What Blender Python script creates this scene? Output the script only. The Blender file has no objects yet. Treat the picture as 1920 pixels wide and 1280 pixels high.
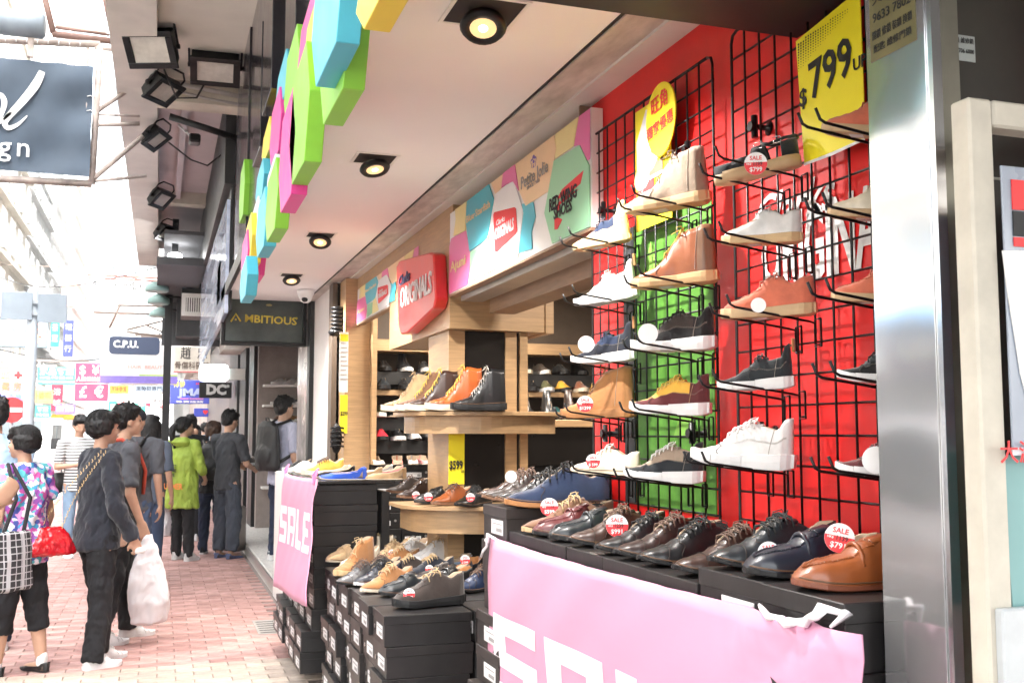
import bpy, bmesh, math, random
from math import sin, cos, pi, radians, atan, sqrt
from mathutils import Vector, Matrix, Euler
random.seed(7)
S = bpy.context.scene
COL = S.collection
# ---------------------------------------------------------------- camera
F0 = 1950.0                      # focal length in pixels of a 1920 px wide picture
TH = atan(172 / F0)              # pitch
PS = atan(660 / F0 * cos(TH))    # yaw from the street axis (+Y)
EYE = 1.46
cam = bpy.data.cameras.new('camera'); cam_o = bpy.data.objects.new('camera', cam); COL.objects.link(cam_o)
cam.sensor_width = 36; cam.lens = 36 * F0 / 1920; cam.clip_start = .05; cam.clip_end = 2000
cam_o.location = (0, 0, EYE); cam_o.rotation_euler = (pi / 2 + TH, 0, -PS)
cam.dof.use_dof = True; cam.dof.focus_distance = 3.0; cam.dof.aperture_fstop = 18
S.camera = cam_o
# ---------------------------------------------------------------- world, sun, exposure
w = bpy.data.worlds.new('World'); S.world = w; w.use_nodes = True
nt = w.node_tree; nt.nodes.clear()
sky = nt.nodes.new('ShaderNodeTexSky'); sky.sky_type = 'NISHITA'; sky.sun_disc = False
SUN_EL, SUN_AZ = radians(60), radians(150)
sky.sun_elevation = SUN_EL; sky.sun_rotation = SUN_AZ; sky.air_density = 1.6; sky.dust_density = 6; sky.ozone_density = .6
hs = nt.nodes.new('ShaderNodeHueSaturation'); hs.inputs['Saturation'].default_value = .22
bg = nt.nodes.new('ShaderNodeBackground'); bg.inputs[1].default_value = .15
wo = nt.nodes.new('ShaderNodeOutputWorld')
nt.links.new(sky.outputs[0], hs.inputs['Color']); nt.links.new(hs.outputs[0], bg.inputs[0]); nt.links.new(bg.outputs[0], wo.inputs[0])
sl = bpy.data.lights.new('sun', 'SUN'); sl.energy = 1.3; sl.angle = radians(14); sl.color = (1, .97, .94)
so = bpy.data.objects.new('sun', sl); COL.objects.link(so)
sd = Vector((sin(SUN_AZ) * cos(SUN_EL), cos(SUN_AZ) * cos(SUN_EL), sin(SUN_EL)))
so.rotation_euler = sd.to_track_quat('Z', 'Y').to_euler(); so.location = (-5, 0, 12)
vs = S.view_settings; vs.view_transform = 'Standard'; vs.look = 'None'; vs.gamma = 1; vs.use_curve_mapping = False
vs.exposure = 3.25
S.render.engine = 'CYCLES'; S.cycles.max_bounces = 6; S.cycles.diffuse_bounces = 4; S.cycles.glossy_bounces = 3
S.cycles.transmission_bounces = 4; S.cycles.transparent_max_bounces = 6; S.cycles.sample_clamp_indirect = 6
S.cycles.caustics_reflective = False; S.cycles.caustics_refractive = False

# pixel of the 1920x1280 photograph + one known coordinate -> point of the place
_R = Vector((cos(PS), -sin(PS), 0)); _F = Vector((sin(PS) * cos(TH), cos(PS) * cos(TH), sin(TH)))
_U = Vector((-sin(PS) * sin(TH), -cos(PS) * sin(TH), cos(TH))); _O = Vector((0, 0, EYE))
def W(px, py, X=None, Y=None, Z=None):
    d = _F + (px - 960) / F0 * _R + (640 - py) / F0 * _U
    t = X / d[0] if X is not None else Y / d[1] if Y is not None else (Z - EYE) / d[2]
    return _O + d * t
def Wplane(px, py, p0, n):
    d = _F + (px - 960) / F0 * _R + (640 - py) / F0 * _U
    return _O + d * ((Vector(p0) - _O).dot(n) / d.dot(n))

# ---------------------------------------------------------------- materials
MATS = {}
def mat(name, col, rough=.6, metal=0, var=.12, scale=8, bump=.0, emit=None, es=0, trans=0, coat=0, spec=.5, col2=None, stretch=None, sheen=0):
    if name in MATS: return MATS[name]
    m = bpy.data.materials.new(name); m.use_nodes = True; n = m.node_tree; b = n.nodes['Principled BSDF']
    b.inputs['Roughness'].default_value = rough; b.inputs['Metallic'].default_value = metal
    b.inputs['Specular IOR Level'].default_value = spec
    if coat: b.inputs['Coat Weight'].default_value = coat; b.inputs['Coat Roughness'].default_value = .12
    if sheen: b.inputs['Sheen Weight'].default_value = sheen
    if trans: b.inputs['Transmission Weight'].default_value = trans
    c = tuple(col) + (1,)
    if emit: b.inputs['Emission Color'].default_value = tuple(emit) + (1,); b.inputs['Emission Strength'].default_value = es
    if var or bump or col2:
        tc = n.nodes.new('ShaderNodeTexCoord'); mp = n.nodes.new('ShaderNodeMapping'); no = n.nodes.new('ShaderNodeTexNoise')
        no.inputs['Scale'].default_value = scale; no.inputs['Detail'].default_value = 6; no.inputs['Roughness'].default_value = .6
        n.links.new(tc.outputs['Object'], mp.inputs[0]); n.links.new(mp.outputs[0], no.inputs['Vector'])
        if stretch: mp.inputs['Scale'].default_value = stretch
        r = n.nodes.new('ShaderNodeValToRGB'); r.color_ramp.elements[0].position = .32; r.color_ramp.elements[1].position = .68
        c2 = tuple(col2) + (1,) if col2 else tuple(x * (1 - var) for x in col) + (1,)
        c1 = c if col2 else tuple(min(1, x * (1 + var)) for x in col) + (1,)
        r.color_ramp.elements[0].color = c2; r.color_ramp.elements[1].color = c1
        n.links.new(no.outputs[0], r.inputs[0]); n.links.new(r.outputs[0], b.inputs['Base Color'])
        if rough > .08:
            mr = n.nodes.new('ShaderNodeMapRange'); mr.inputs[3].default_value = max(0, rough - .08); mr.inputs[4].default_value = min(1, rough + .1)
            n.links.new(no.outputs[0], mr.inputs[0]); n.links.new(mr.outputs[0], b.inputs['Roughness'])
        if bump:
            bn = n.nodes.new('ShaderNodeTexNoise'); bn.inputs['Scale'].default_value = scale * 6; bn.inputs['Detail'].default_value = 4
            n.links.new(mp.outputs[0], bn.inputs['Vector'])
            bp = n.nodes.new('ShaderNodeBump'); bp.inputs['Strength'].default_value = bump; bp.inputs['Distance'].default_value = .003
            n.links.new(bn.outputs[0], bp.inputs['Height']); n.links.new(bp.outputs[0], b.inputs['Normal'])
    else: b.inputs['Base Color'].default_value = c
    MATS[name] = m; return m
def pmat(name, colors, kind='voronoi', scale=30, rough=.7, bump=.1):
    """cloth prints: voronoi blotches, stripes, plaid"""
    if name in MATS: return MATS[name]
    m = bpy.data.materials.new(name); m.use_nodes = True; n = m.node_tree; b = n.nodes['Principled BSDF']; b.inputs['Roughness'].default_value = rough
    tc = n.nodes.new('ShaderNodeTexCoord')
    if kind == 'voronoi':
        no = n.nodes.new('ShaderNodeTexNoise'); no.inputs['Scale'].default_value = scale * .6
        mx = n.nodes.new('ShaderNodeMixRGB'); mx.inputs[0].default_value = .06
        n.links.new(tc.outputs['Object'], no.inputs['Vector']); n.links.new(tc.outputs['Object'], mx.inputs[1]); n.links.new(no.outputs['Color'], mx.inputs[2])
        v = n.nodes.new('ShaderNodeTexVoronoi'); v.inputs['Scale'].default_value = scale; n.links.new(mx.outputs[0], v.inputs['Vector'])
        sp = n.nodes.new('ShaderNodeSeparateColor'); n.links.new(v.outputs['Color'], sp.inputs[0])
        r = n.nodes.new('ShaderNodeValToRGB'); r.color_ramp.interpolation = 'CONSTANT'
        while len(r.color_ramp.elements) < len(colors): r.color_ramp.elements.new(.5)
        for i, c in enumerate(colors): r.color_ramp.elements[i].position = i / len(colors); r.color_ramp.elements[i].color = tuple(c) + (1,)
        n.links.new(sp.outputs[0], r.inputs[0]); n.links.new(r.outputs[0], b.inputs['Base Color'])
    else:
        sx = n.nodes.new('ShaderNodeSeparateXYZ'); n.links.new(tc.outputs['Object'], sx.inputs[0])
        def band(src, sc, th):
            a = n.nodes.new('ShaderNodeMath'); a.operation = 'MULTIPLY'; a.inputs[1].default_value = sc; n.links.new(src, a.inputs[0])
            f = n.nodes.new('ShaderNodeMath'); f.operation = 'FRACT'; n.links.new(a.outputs[0], f.inputs[0])
            g = n.nodes.new('ShaderNodeMath'); g.operation = 'GREATER_THAN'; g.inputs[1].default_value = th; n.links.new(f.outputs[0], g.inputs[0]); return g.outputs[0]
        mx = n.nodes.new('ShaderNodeMixRGB'); mx.inputs[1].default_value = tuple(colors[0]) + (1,); mx.inputs[2].default_value = tuple(colors[1]) + (1,)
        z = band(sx.outputs[2], scale, .62 if kind == 'stripe' else .84)
        if kind == 'stripe': n.links.new(z, mx.inputs[0])
        else:
            ad = n.nodes.new('ShaderNodeMath'); ad.operation = 'MAXIMUM'; n.links.new(z, ad.inputs[0])
            z2 = band(sx.outputs[2], scale * .37, .8); x = band(sx.outputs[0], scale, .84); x2 = band(sx.outputs[0], scale * .37, .8)
            a2 = n.nodes.new('ShaderNodeMath'); a2.operation = 'MAXIMUM'; n.links.new(x, a2.inputs[0]); n.links.new(x2, a2.inputs[1])
            n.links.new(a2.outputs[0], ad.inputs[1]); n.links.new(ad.outputs[0], mx.inputs[0])
        n.links.new(mx.outputs[0], b.inputs['Base Color'])
    MATS[name] = m; return m

# ---------------------------------------------------------------- mesh helpers
def me_from(bm, smooth=False):
    me = bpy.data.meshes.new('m'); bm.normal_update(); bm.to_mesh(me); bm.free()
    if smooth:
        for p in me.polygons: p.use_smooth = True
    return me
def link(name, data, parent=None, m=None, loc=None):
    o = bpy.data.objects.new(name, data); COL.objects.link(o)
    if data: data.name = name
    if m is not None and data is not None and not data.materials:
        for x in (m if isinstance(m, (list, tuple)) else [m]): data.materials.append(x)
    if parent is not None:
        o.parent = parent; o.location = -root_loc(parent) if loc is None else loc
    elif loc is not None: o.location = loc
    return o
def root_loc(p):
    l = Vector(p.location)
    while p.parent: p = p.parent; l = l + p.location
    return l
def tag(o, label=None, cat=None, group=None, kind=None):
    if label: o['label'] = label
    if cat: o['category'] = cat
    if group: o['group'] = group
    if kind: o['kind'] = kind
    return o
def thing(name, label, cat, loc=(0, 0, 0), rz=0, group=None):
    o = bpy.data.objects.new(name, None); COL.objects.link(o); o.location = loc; o.rotation_euler = (0, 0, rz); o.empty_display_size = .1
    return tag(o, label, cat, group)
def bx(bm, lo, hi, bevel=0, mi=0):
    lo, hi = [min(a, b) for a, b in zip(lo, hi)], [max(a, b) for a, b in zip(lo, hi)]
    vs_ = [bm.verts.new((x, y, z)) for x in (lo[0], hi[0]) for y in (lo[1], hi[1]) for z in (lo[2], hi[2])]
    fs = []
    for idx in ((0, 1, 3, 2), (4, 6, 7, 5), (0, 4, 5, 1), (2, 3, 7, 6), (0, 2, 6, 4), (1, 5, 7, 3)):
        f = bm.faces.new([vs_[i] for i in idx]); f.material_index = mi; fs.append(f)
    if bevel:
        es = list({e for f in fs for e in f.edges})
        bmesh.ops.bevel(bm, geom=es, offset=bevel, segments=1, affect='EDGES', profile=.5)
    return bm
def box(name, lo, hi, m, parent=None, bevel=0):
    bm = bmesh.new(); bx(bm, lo, hi, bevel); return link(name, me_from(bm), parent, m)
def boxes(name, lst, m, parent=None, bevel=0):
    bm = bmesh.new()
    for lo, hi in lst: bx(bm, lo, hi, bevel)
    return link(name, me_from(bm), parent, m)
def tube_into(bm, pts, r, seg=6, cap=True, r2=None, mi=0):
    pts = [Vector(p) for p in pts]; rings = []; n = len(pts)
    prev = None
    for i, p in enumerate(pts):
        t = (pts[min(i + 1, n - 1)] - pts[max(i - 1, 0)]).normalized()
        ref = prev if prev is not None else (Vector((0, 0, 1)) if abs(t.z) < .9 else Vector((1, 0, 0)))
        a = t.cross(ref)
        if a.length < 1e-4: a = t.cross(Vector((.3, .8, .5)))
        a.normalize(); b = a.cross(t).normalized(); prev = b
        rr = r if r2 is None else r + (r2 - r) * i / max(1, n - 1)
        if isinstance(r, (list, tuple)): rr = r[i]
        rings.append([bm.verts.new(p + rr * (cos(2 * pi * k / seg) * a + sin(2 * pi * k / seg) * b)) for k in range(seg)])
    for A, B in zip(rings, rings[1:]):
        for k in range(seg):
            f = bm.faces.new((A[k], A[(k + 1) % seg], B[(k + 1) % seg], B[k])); f.smooth = True; f.material_index = mi
    if cap:
        for rg in (rings[0], rings[-1]):
            try: f = bm.faces.new(rg); f.material_index = mi
            except ValueError: pass
    return bm
def tube(name, pts, r, m, parent=None, seg=6, r2=None):
    bm = bmesh.new(); tube_into(bm, pts, r, seg, r2=r2); bmesh.ops.recalc_face_normals(bm, faces=bm.faces); return link(name, me_from(bm), parent, m)
def prism_into(bm, poly, d, mi=0):
    """poly: list of Vectors (planar); d: extrusion vector"""
    a = [bm.verts.new(p) for p in poly]; b = [bm.verts.new(Vector(p) + Vector(d)) for p in poly]
    n = len(a); f = bm.faces.new(a); f.material_index = mi; f = bm.faces.new(b[::-1]); f.material_index = mi
    for i in range(n): f = bm.faces.new((a[i], b[i], b[(i + 1) % n], a[(i + 1) % n])); f.material_index = mi
def prism(name, poly, d, m, parent=None, bevel=0):
    bm = bmesh.new(); prism_into(bm, [Vector(p) for p in poly], d); bmesh.ops.recalc_face_normals(bm, faces=bm.faces)
    if bevel: bmesh.ops.bevel(bm, geom=list(bm.edges), offset=bevel, segments=1, affect='EDGES')
    return link(name, me_from(bm), parent, m)
def ell_into(bm, c, r, rot=None, sub=2):
    M = Matrix.Translation(c) @ (rot.to_matrix().to_4x4() if rot else Matrix.Identity(4)) @ Matrix.Diagonal((r[0], r[1], r[2], 1))
    bmesh.ops.create_icosphere(bm, subdivisions=sub, radius=1, matrix=M)
def lathe_into(bm, c, prof, seg=20, axis='Z', mi=0):
    rings = []
    for r, h in prof:
        ring = []
        for k in range(seg):
            a = 2 * pi * k / seg; u, v = r * cos(a), r * sin(a)
            p = {'Z': (u, v, h), 'X': (h, u, v), 'Y': (u, h, v)}[axis]
            ring.append(bm.verts.new(Vector(c) + Vector(p)))
        rings.append(ring)
    for A, B in zip(rings, rings[1:]):
        for k in range(seg):
            f = bm.faces.new((A[k], A[(k + 1) % seg], B[(k + 1) % seg], B[k])); f.material_index = mi; f.smooth = True
    for rg in (rings[0], rings[-1]):
        f = bm.faces.new(rg); f.material_index = mi
def lathe(name, c, prof, m, parent=None, seg=20, axis='Z'):
    bm = bmesh.new(); lathe_into(bm, c, prof, seg, axis); bmesh.ops.recalc_face_normals(bm, faces=bm.faces); return link(name, me_from(bm), parent, m)

# frames for flat print: columns = reading direction, up, outward normal
FACE_STREET = Matrix(((0, 0, -1), (-1, 0, 0), (0, 1, 0)))      # on a wall that faces -X
FACE_CAM = Matrix(((1, 0, 0), (0, 0, -1), (0, 1, 0)))          # on a wall that faces -Y
TXT = {}
def text_mesh(s, ext=0, sx=1, bold=0, spacing=1):
    k = (s, ext, sx, bold, spacing)
    if k not in TXT:
        cu = bpy.data.curves.new('t', 'FONT'); cu.body = s; cu.size = 1; cu.align_x = 'CENTER'; cu.align_y = 'CENTER'; cu.extrude = ext
        cu.offset = bold; cu.resolution_u = 2; cu.space_character = spacing
        ob = bpy.data.objects.new('t', cu); COL.objects.link(ob); bpy.context.view_layer.update()
        me = bpy.data.meshes.new_from_object(ob.evaluated_get(bpy.context.evaluated_depsgraph_get()))
        bpy.data.objects.remove(ob)
        me.transform(Matrix.Diagonal((sx, 1, 1, 1))); me.name = 'lettering'; TXT[k] = me
    return TXT[k]
def text(s, loc, size, m, parent, frame=FACE_CAM, sx=1, ext=.004, bold=.012, roll=0, shear=0, width=None, name='lettering', spacing=1):
    if any(ord(c) > 0x2e80 for c in s): bold = min(bold, .006)
    me = text_mesh(s, ext, 1, bold, spacing)
    if width:
        xs = [v.co.x for v in me.vertices]
        if xs: sx = width / ((max(xs) - min(xs)) * size)
    M = frame.to_4x4() @ Matrix.Rotation(roll, 4, 'Z') @ Matrix(((1, shear, 0, 0), (0, 1, 0, 0), (0, 0, 1, 0), (0, 0, 0, 1))) @ Matrix.Diagonal((size * sx, size, 1, 1))
    me2 = me.copy(); me2.transform(M); me2.materials.clear(); me2.materials.append(m)
    o = bpy.data.objects.new(name, me2); COL.objects.link(o)
    if parent: o.parent = parent; o.location = Vector(loc) - root_loc(parent)
    else: o.location = loc
    return o
def board(name, c, wd, ht, frame, th, m, parent, bevel=0, off=0):
    """a slab of width wd, height ht whose printed face is centred at c"""
    bm = bmesh.new(); bx(bm, (-wd / 2, -ht / 2, -th), (wd / 2, ht / 2, 0), bevel); me = me_from(bm)
    me.transform(frame.to_4x4()); o = link(name, me, None, m)
    o.location = Vector(c) + frame @ Vector((0, 0, off))
    if parent: o.parent = parent; o.location = o.location - root_loc(parent)
    return o
def poly_board(name, c, pts, frame, th, m, parent, off=0, bevel=0):
    bm = bmesh.new(); prism_into(bm, [Vector((x, y, 0)) for x, y in pts], (0, 0, -th)); bmesh.ops.recalc_face_normals(bm, faces=bm.faces)
    if bevel: bmesh.ops.bevel(bm, geom=list(bm.edges), offset=bevel, segments=2, affect='EDGES')
    me = me_from(bm); me.transform(frame.to_4x4()); o = link(name, me, None, m)
    o.location = Vector(c) + frame @ Vector((0, 0, off))
    if parent: o.parent = parent; o.location = o.location - root_loc(parent)
    return o
def rrect(w_, h_, r, n=5):
    out = []
    for cx, cy, a0 in ((w_ / 2 - r, h_ / 2 - r, 0), (-w_ / 2 + r, h_ / 2 - r, 90), (-w_ / 2 + r, -h_ / 2 + r, 180), (w_ / 2 - r, -h_ / 2 + r, 270)):
        for k in range(n + 1): a = radians(a0 + 90 * k / n); out.append((cx + r * cos(a), cy + r * sin(a)))
    return out
def circ(r, n=24, ry=None): return [(r * cos(2 * pi * k / n), (ry or r) * sin(2 * pi * k / n)) for k in range(n)]

WHITE = mat('white_paint', (.8, .79, .77), .5, var=.03)
BLACK = mat('black_paint', (.009, .009, .01), .45, var=.2)
BLKMET = mat('black_metal', (.008, .008, .009), .38, metal=.3, var=.2)
PWHITE = mat('print_white', (.72, .72, .72), .6, var=0)
PRED = mat('print_red', (.75, .03, .035), .5, var=0)
PBLACK = mat('print_black', (.012, .012, .014), .6, var=0)
PYEL = mat('print_yellow', (.85, .72, .02), .55, var=.04)
PCYAN = mat('print_cyan', (.05, .5, .62), .5, var=.03)
PPINK = mat('print_pink', (.8, .12, .35), .5, var=.03)
PGREEN = mat('print_green', (.2, .62, .35), .5, var=.03)
PBLUE = mat('print_blue', (.06, .1, .5), .5, var=.03)
PORANGE = mat('print_orange', (.85, .45, .18), .5, var=.03)
# ================================================================ SETTING
def structure(o): o['kind'] = 'structure'; return o
ASPH = mat('asphalt', (.06, .06, .062), .9, var=.25, scale=3, bump=.3)
MORT = mat('mortar', (.24, .2, .185), .9, var=.15, scale=20, bump=.3)
structure(box('ground', (-900, -300, -.3), (900, 1500, -.16), mat('ground', (.2, .19, .18), .9, scale=.1)))
structure(box('road', (-11, -12, -.16), (-2.3, 160, -.135), ASPH))
structure(box('far_pavement', (-15, -12, -.16), (-11, 160, -.01), mat('paving_grey', (.3, .28, .26), .9, scale=2)))
pave = structure(box('pavement', (-2.15, -3, -.16), (1.75, 120, -.006), MORT))
structure(box('kerb', (-2.3, -12, -.16), (-2.153, 120, 0), mat('kerb_stone', (.42, .41, .4), .85, scale=5, bump=.3), bevel=.012))
BR = [mat('brick_%d' % i, c, .8, var=.24, scale=9, bump=.4) for i, c in enumerate([(.37, .215, .19), (.42, .25, .225), (.33, .185, .165), (.45, .295, .26)])]
BT = [mat('brick_tan_%d' % i, c, .8, var=.14, scale=14, bump=.35) for i, c in enumerate([(.42, .34, .28), (.47, .385, .32), (.38, .31, .26)])]
def brick_me(): bm = bmesh.new(); bx(bm, (-.1045, -.052, -.03), (.1045, .052, .003), .004); return me_from(bm)
bme = brick_me(); bme.materials.append(BR[0]); nb = 0; rest = {0: bmesh.new(), 1: bmesh.new(), 2: bmesh.new()}
row = 0; y = 5.7
while y < 30:
    tanrow = y < 7.05 or (abs(y - 9.0) < .0)
    for i in range(int(3.3 / .213)):
        x = -2.0 + i * .213 + (.1065 if row % 2 else 0)
        if x > .98: continue
        in_view = x > -.32 * y / 2 + .9 - .25 and True
        ang = math.atan2(x, y)
        vis = degrees_ok = ang > radians(-9.2)
        mm = random.choice(BT if tanrow else BR)
        if vis and nb < 298:
            o = bpy.data.objects.new('brick', bme); COL.objects.link(o); o.parent = pave; o.location = (x, y, random.uniform(-.001, .0015)); o.rotation_euler = (random.uniform(-.01, .01), random.uniform(-.008, .008), random.uniform(-.006, .006))
            o.material_slots[0].link = 'OBJECT'; o.material_slots[0].material = mm; nb += 1
        elif y < 30:
            z = random.uniform(-.001, .0012)
            bx(rest[random.randrange(3)], (x - .1045, y - .052, -.03), (x + .1045, y + .052, .003 + z))
    y += .108; row += 1
for k, b in rest.items():
    o = link('brick_field', me_from(b), pave, BR[k], loc=(0, 0, 0)); o['kind'] = 'stuff'

WOOD = mat('shop_wood', (.42, .265, .135), .42, var=.16, scale=3, stretch=(2, 2, 26), bump=.12, coat=.15)
WOODD = mat('dark_trim_wood', (.3, .19, .12), .5, var=.2, scale=3, stretch=(2, 2, 20))
SOF = mat('soffit_paint', (.87, .85, .86), .55, var=.04, scale=.9, bump=.05)
REDW = mat('red_wall', (.68, .01, .009), .42, var=.2, scale=2, bump=.1)
MARB = mat('grey_marble', (.62, .58, .55), .25, scale=4, col2=(.3, .28, .27))
CREAM = mat('cream_plaster', (.72, .68, .62), .6, var=.08, scale=3, bump=.15)
DARKG = mat('dark_gap', (.025, .02, .02), .8, var=.1)
# shop floor / step
structure(boxes('shop_floor', [((1.0, 3.2, -.1), (4.9, 8.6, .1))], mat('shop_tile', (.3, .27, .24), .4, scale=3)))
st = structure(box('stone_step', (1.02, 8.6, -.1), (1.7, 24, .14), mat('granite_step', (.55, .53, .5), .6, scale=40, var=.25, bump=.2), bevel=.01))
box('step_edge', (1.005, 8.6, .05), (1.018, 24, .13), mat('step_steel', (.5, .5, .5), .35, metal=.9), st)
# soffit over the pavement
sf = structure(box('shop_soffit', (.532, 1.2, 2.7), (1.262, 9.9, 2.76), SOF))
mstrip = structure(box('marble_strip', (1.272, 1.2, 2.69), (1.4, 9.9, 2.76), mat('travertine', (.66, .6, .55), .5, scale=14, col2=(.36, .31, .28), stretch=(1, .3, 1))))
yj = 2.0
while yj < 1:      # open joints between the strip's slabs
    box('slab_joint', (1.274, yj, 2.6885), (1.398, yj + .006, 2.6898), DARKG, mstrip); yj += .62
structure(box('soffit_groove', (1.2625, 1.2, 2.696), (1.2715, 9.9, 2.76), DARKG))
structure(box('inner_ceiling', (1.4, 1.2, 2.68), (4.9, 9.9, 2.76), mat('inner_ceiling_paint', (.66, .62, .57), .6, var=.03)))
structure(box('end_wall', (1.3, 8.42, -.1), (4.9, 8.6, 2.68), mat('shop_back_wall', (.1, .075, .055), .6)))
structure(box('back_wall', (4.7, 1.2, -.1), (4.9, 8.4, 2.68), mat('shop_dark_wall', (.07, .055, .045), .6)))
structure(box('side_partition', (1.62, 3.40, .1), (4.7, 3.52, 2.68), mat('shop_dark_wall', (.07, .055, .045), .6)))
# --- red wall with white lettering
rw = structure(box('red_wall', (1.5, 1.3, .1), (1.62, 3.52, 2.68), REDW))
box('wall_edge_board', (1.452, 3.512, 2.19), (1.5, 3.524, 2.678), WOODD, rw)
gp = tag(board('green_poster', (1.497, 2.89, 1.69), .52, .93, FACE_STREET, .003, mat('mesh_green', (.09, .26, .03), .6, scale=30, col2=(.05, .17, .015)), None), 'green printed poster hung behind the left grid panel on the red wall', 'poster')
box('dark_border', (1.4925, 3.152, 1.23), (1.4965, 3.23, 2.155), mat('poster_black', (.04, .04, .045), .5), gp)
for i, (yy, zz) in enumerate([(3.02, 2.0), (2.8, 1.5)]):
    text('▲', (1.4935, yy, zz), .16, mat('mesh_green_l', (.18, .4, .06), .6), gp, FACE_STREET, ext=.0004)
pp = tag(board('shoe_poster', (1.462, *( (W(1224, 306, X=1.462))[1:] )), .25, .40, FACE_STREET, .002, PYEL, None), 'yellow poster printed with shoes under the round tag', 'poster')
c = W(1218, 300, X=1.462)
poly_board('print', c, [(-.08, -.15), (-.02, -.17), (.06, .0), (.07, .15), (-.02, .17), (-.09, .08)], FACE_STREET, .001, PWHITE, pp, off=.002)
for (px, py, s, mm) in ((1236, 272, .9, mat('p_navy', (.04, .05, .09), .6)), (1232, 316, .85, mat('p_brown', (.2, .12, .08), .6)), (1218, 350, .7, mat('p_maroon', (.25, .04, .04), .6))):
    cc = W(px, py, X=1.462)
    poly_board('print', cc, [(-.06 * s, -.02 * s), (.05 * s, -.02 * s), (.055 * s, .0), (.05 * s, .035 * s), (.02 * s, .022 * s), (.01 * s, .035 * s), (-.03 * s, .005 * s), (-.06 * s, 0)], FACE_STREET, .001, mm, pp, off=.0035)
    poly_board('print', cc, [(-.06 * s, -.03 * s), (.055 * s, -.03 * s), (.055 * s, -.018 * s), (-.06 * s, -.018 * s)], FACE_STREET, .001, PWHITE, pp, off=.0045)
poly_board('print', W(1200, 338, X=1.462), circ(.035), FACE_STREET, .001, PORANGE, pp, off=.003)
text('$799-999', W(1203, 362, X=1.459), .028, PRED, pp, FACE_STREET, ext=.0004)
cl_ = W(1238, 218, X=1.44)
tt = tag(poly_board('round_tag', cl_, [(.1 * cos(a), .1 * sin(a) * (1.05 if sin(a) > 0 else 1.25)) for a in [2 * pi * k / 30 for k in range(30)]], FACE_STREET, .004, PYEL, None), 'yellow round paper tag with red Chinese characters above the shoe poster', 'sign')
text('旺角', cl_ + Vector((-.003, 0, .042)), .06, PRED, tt, FACE_STREET, ext=.0005, bold=.02, roll=.12)
text('獨家優惠', cl_ + Vector((-.003, 0, -.032)), .046, PRED, tt, FACE_STREET, ext=.0005, bold=.02, roll=.12)
# white print on the red wall
Lc = W(1545, 470, X=1.497)
A = W(1428, 478, X=1.496)
text('ORIGINALS', Vector((1.496, A.y - .29, W(1560, 452, X=1.496).z)), .25, PWHITE, rw, FACE_STREET, width=.58, ext=.0006, bold=.03)
A = W(1500, 380, X=1.496)
text('Clarks', Vector((1.496, A.y + .03, A.z - .0)), .13, PWHITE, rw, FACE_STREET, width=.34, ext=.0006, bold=.01, shear=.3)

# --- wire grid panels
def grid_panel(y0, y1, z0, z1, label, cell=.072):
    t = thing('wire_grid_panel', label, 'wire grid', (1.468, (y0 + y1) / 2, z0), group='wire grid panels on the red wall')
    r = .0032; x = 1.468; rc = .03
    pts = [(x, y0 + rc, z1), (x, y0 + .008, z1 - .008), (x, y0, z1 - rc), (x, y0, z0 + rc), (x, y0 + .008, z0 + .008), (x, y0 + rc, z0), (x, y1 - rc, z0), (x, y1 - .008, z0 + .008), (x, y1, z0 + rc), (x, y1, z1 - rc), (x, y1 - .008, z1 - .008), (x, y1 - rc, z1), (x, y0 + rc, z1)]
    tube('frame', pts, .0045, BLKMET, t, 6)
    n = round((y1 - y0) / cell); m_ = round((z1 - z0) / cell)
    for i in range(1, n):
        yy = y0 + (y1 - y0) * i / n; tube('wire', [(x - .003, yy, z0), (x - .003, yy, z1)], r, BLKMET, t, 5)
    for j in range(1, m_):
        zz = z0 + (z1 - z0) * j / m_; tube('wire', [(x + .003, y0, zz), (x + .003, y1, zz)], r, BLKMET, t, 5)
    for (yy, zz) in ((y0 + .13, z1 - .25), (y1 - .13, z1 - .3), (y0 + .13, z0 + .3), (y1 - .13, z0 + .3)):
        bm = bmesh.new(); lathe_into(bm, (1.44, yy, zz), [(.013, 0), (.015, .004), (.008, .014), (.007, .055), (.02, .058)], 10, 'X')
        tube_into(bm, [(1.455, yy, zz - .03), (1.455, yy, zz + .03)], .009, 6)
        link('wall_clamp', me_from(bm), t, BLKMET)
    return t
grid_panel(2.56, 3.44, 1.16, 2.54, 'black wire grid panel on the left half of the red wall')
grid_panel(1.30, 2.455, 1.16, 2.56, 'black wire grid panel on the right half of the red wall')

# --- black soffit box over the near end of the shop
structure(boxes('black_canopy_box', [((.62, -.6, 2.455), (1.5, 2.19, 2.68)), ((1.503, -.6, 2.455), (3.2, 1.28, 2.67))], mat('canopy_black', (.008, .008, .008), .6, var=.2)))

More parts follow.
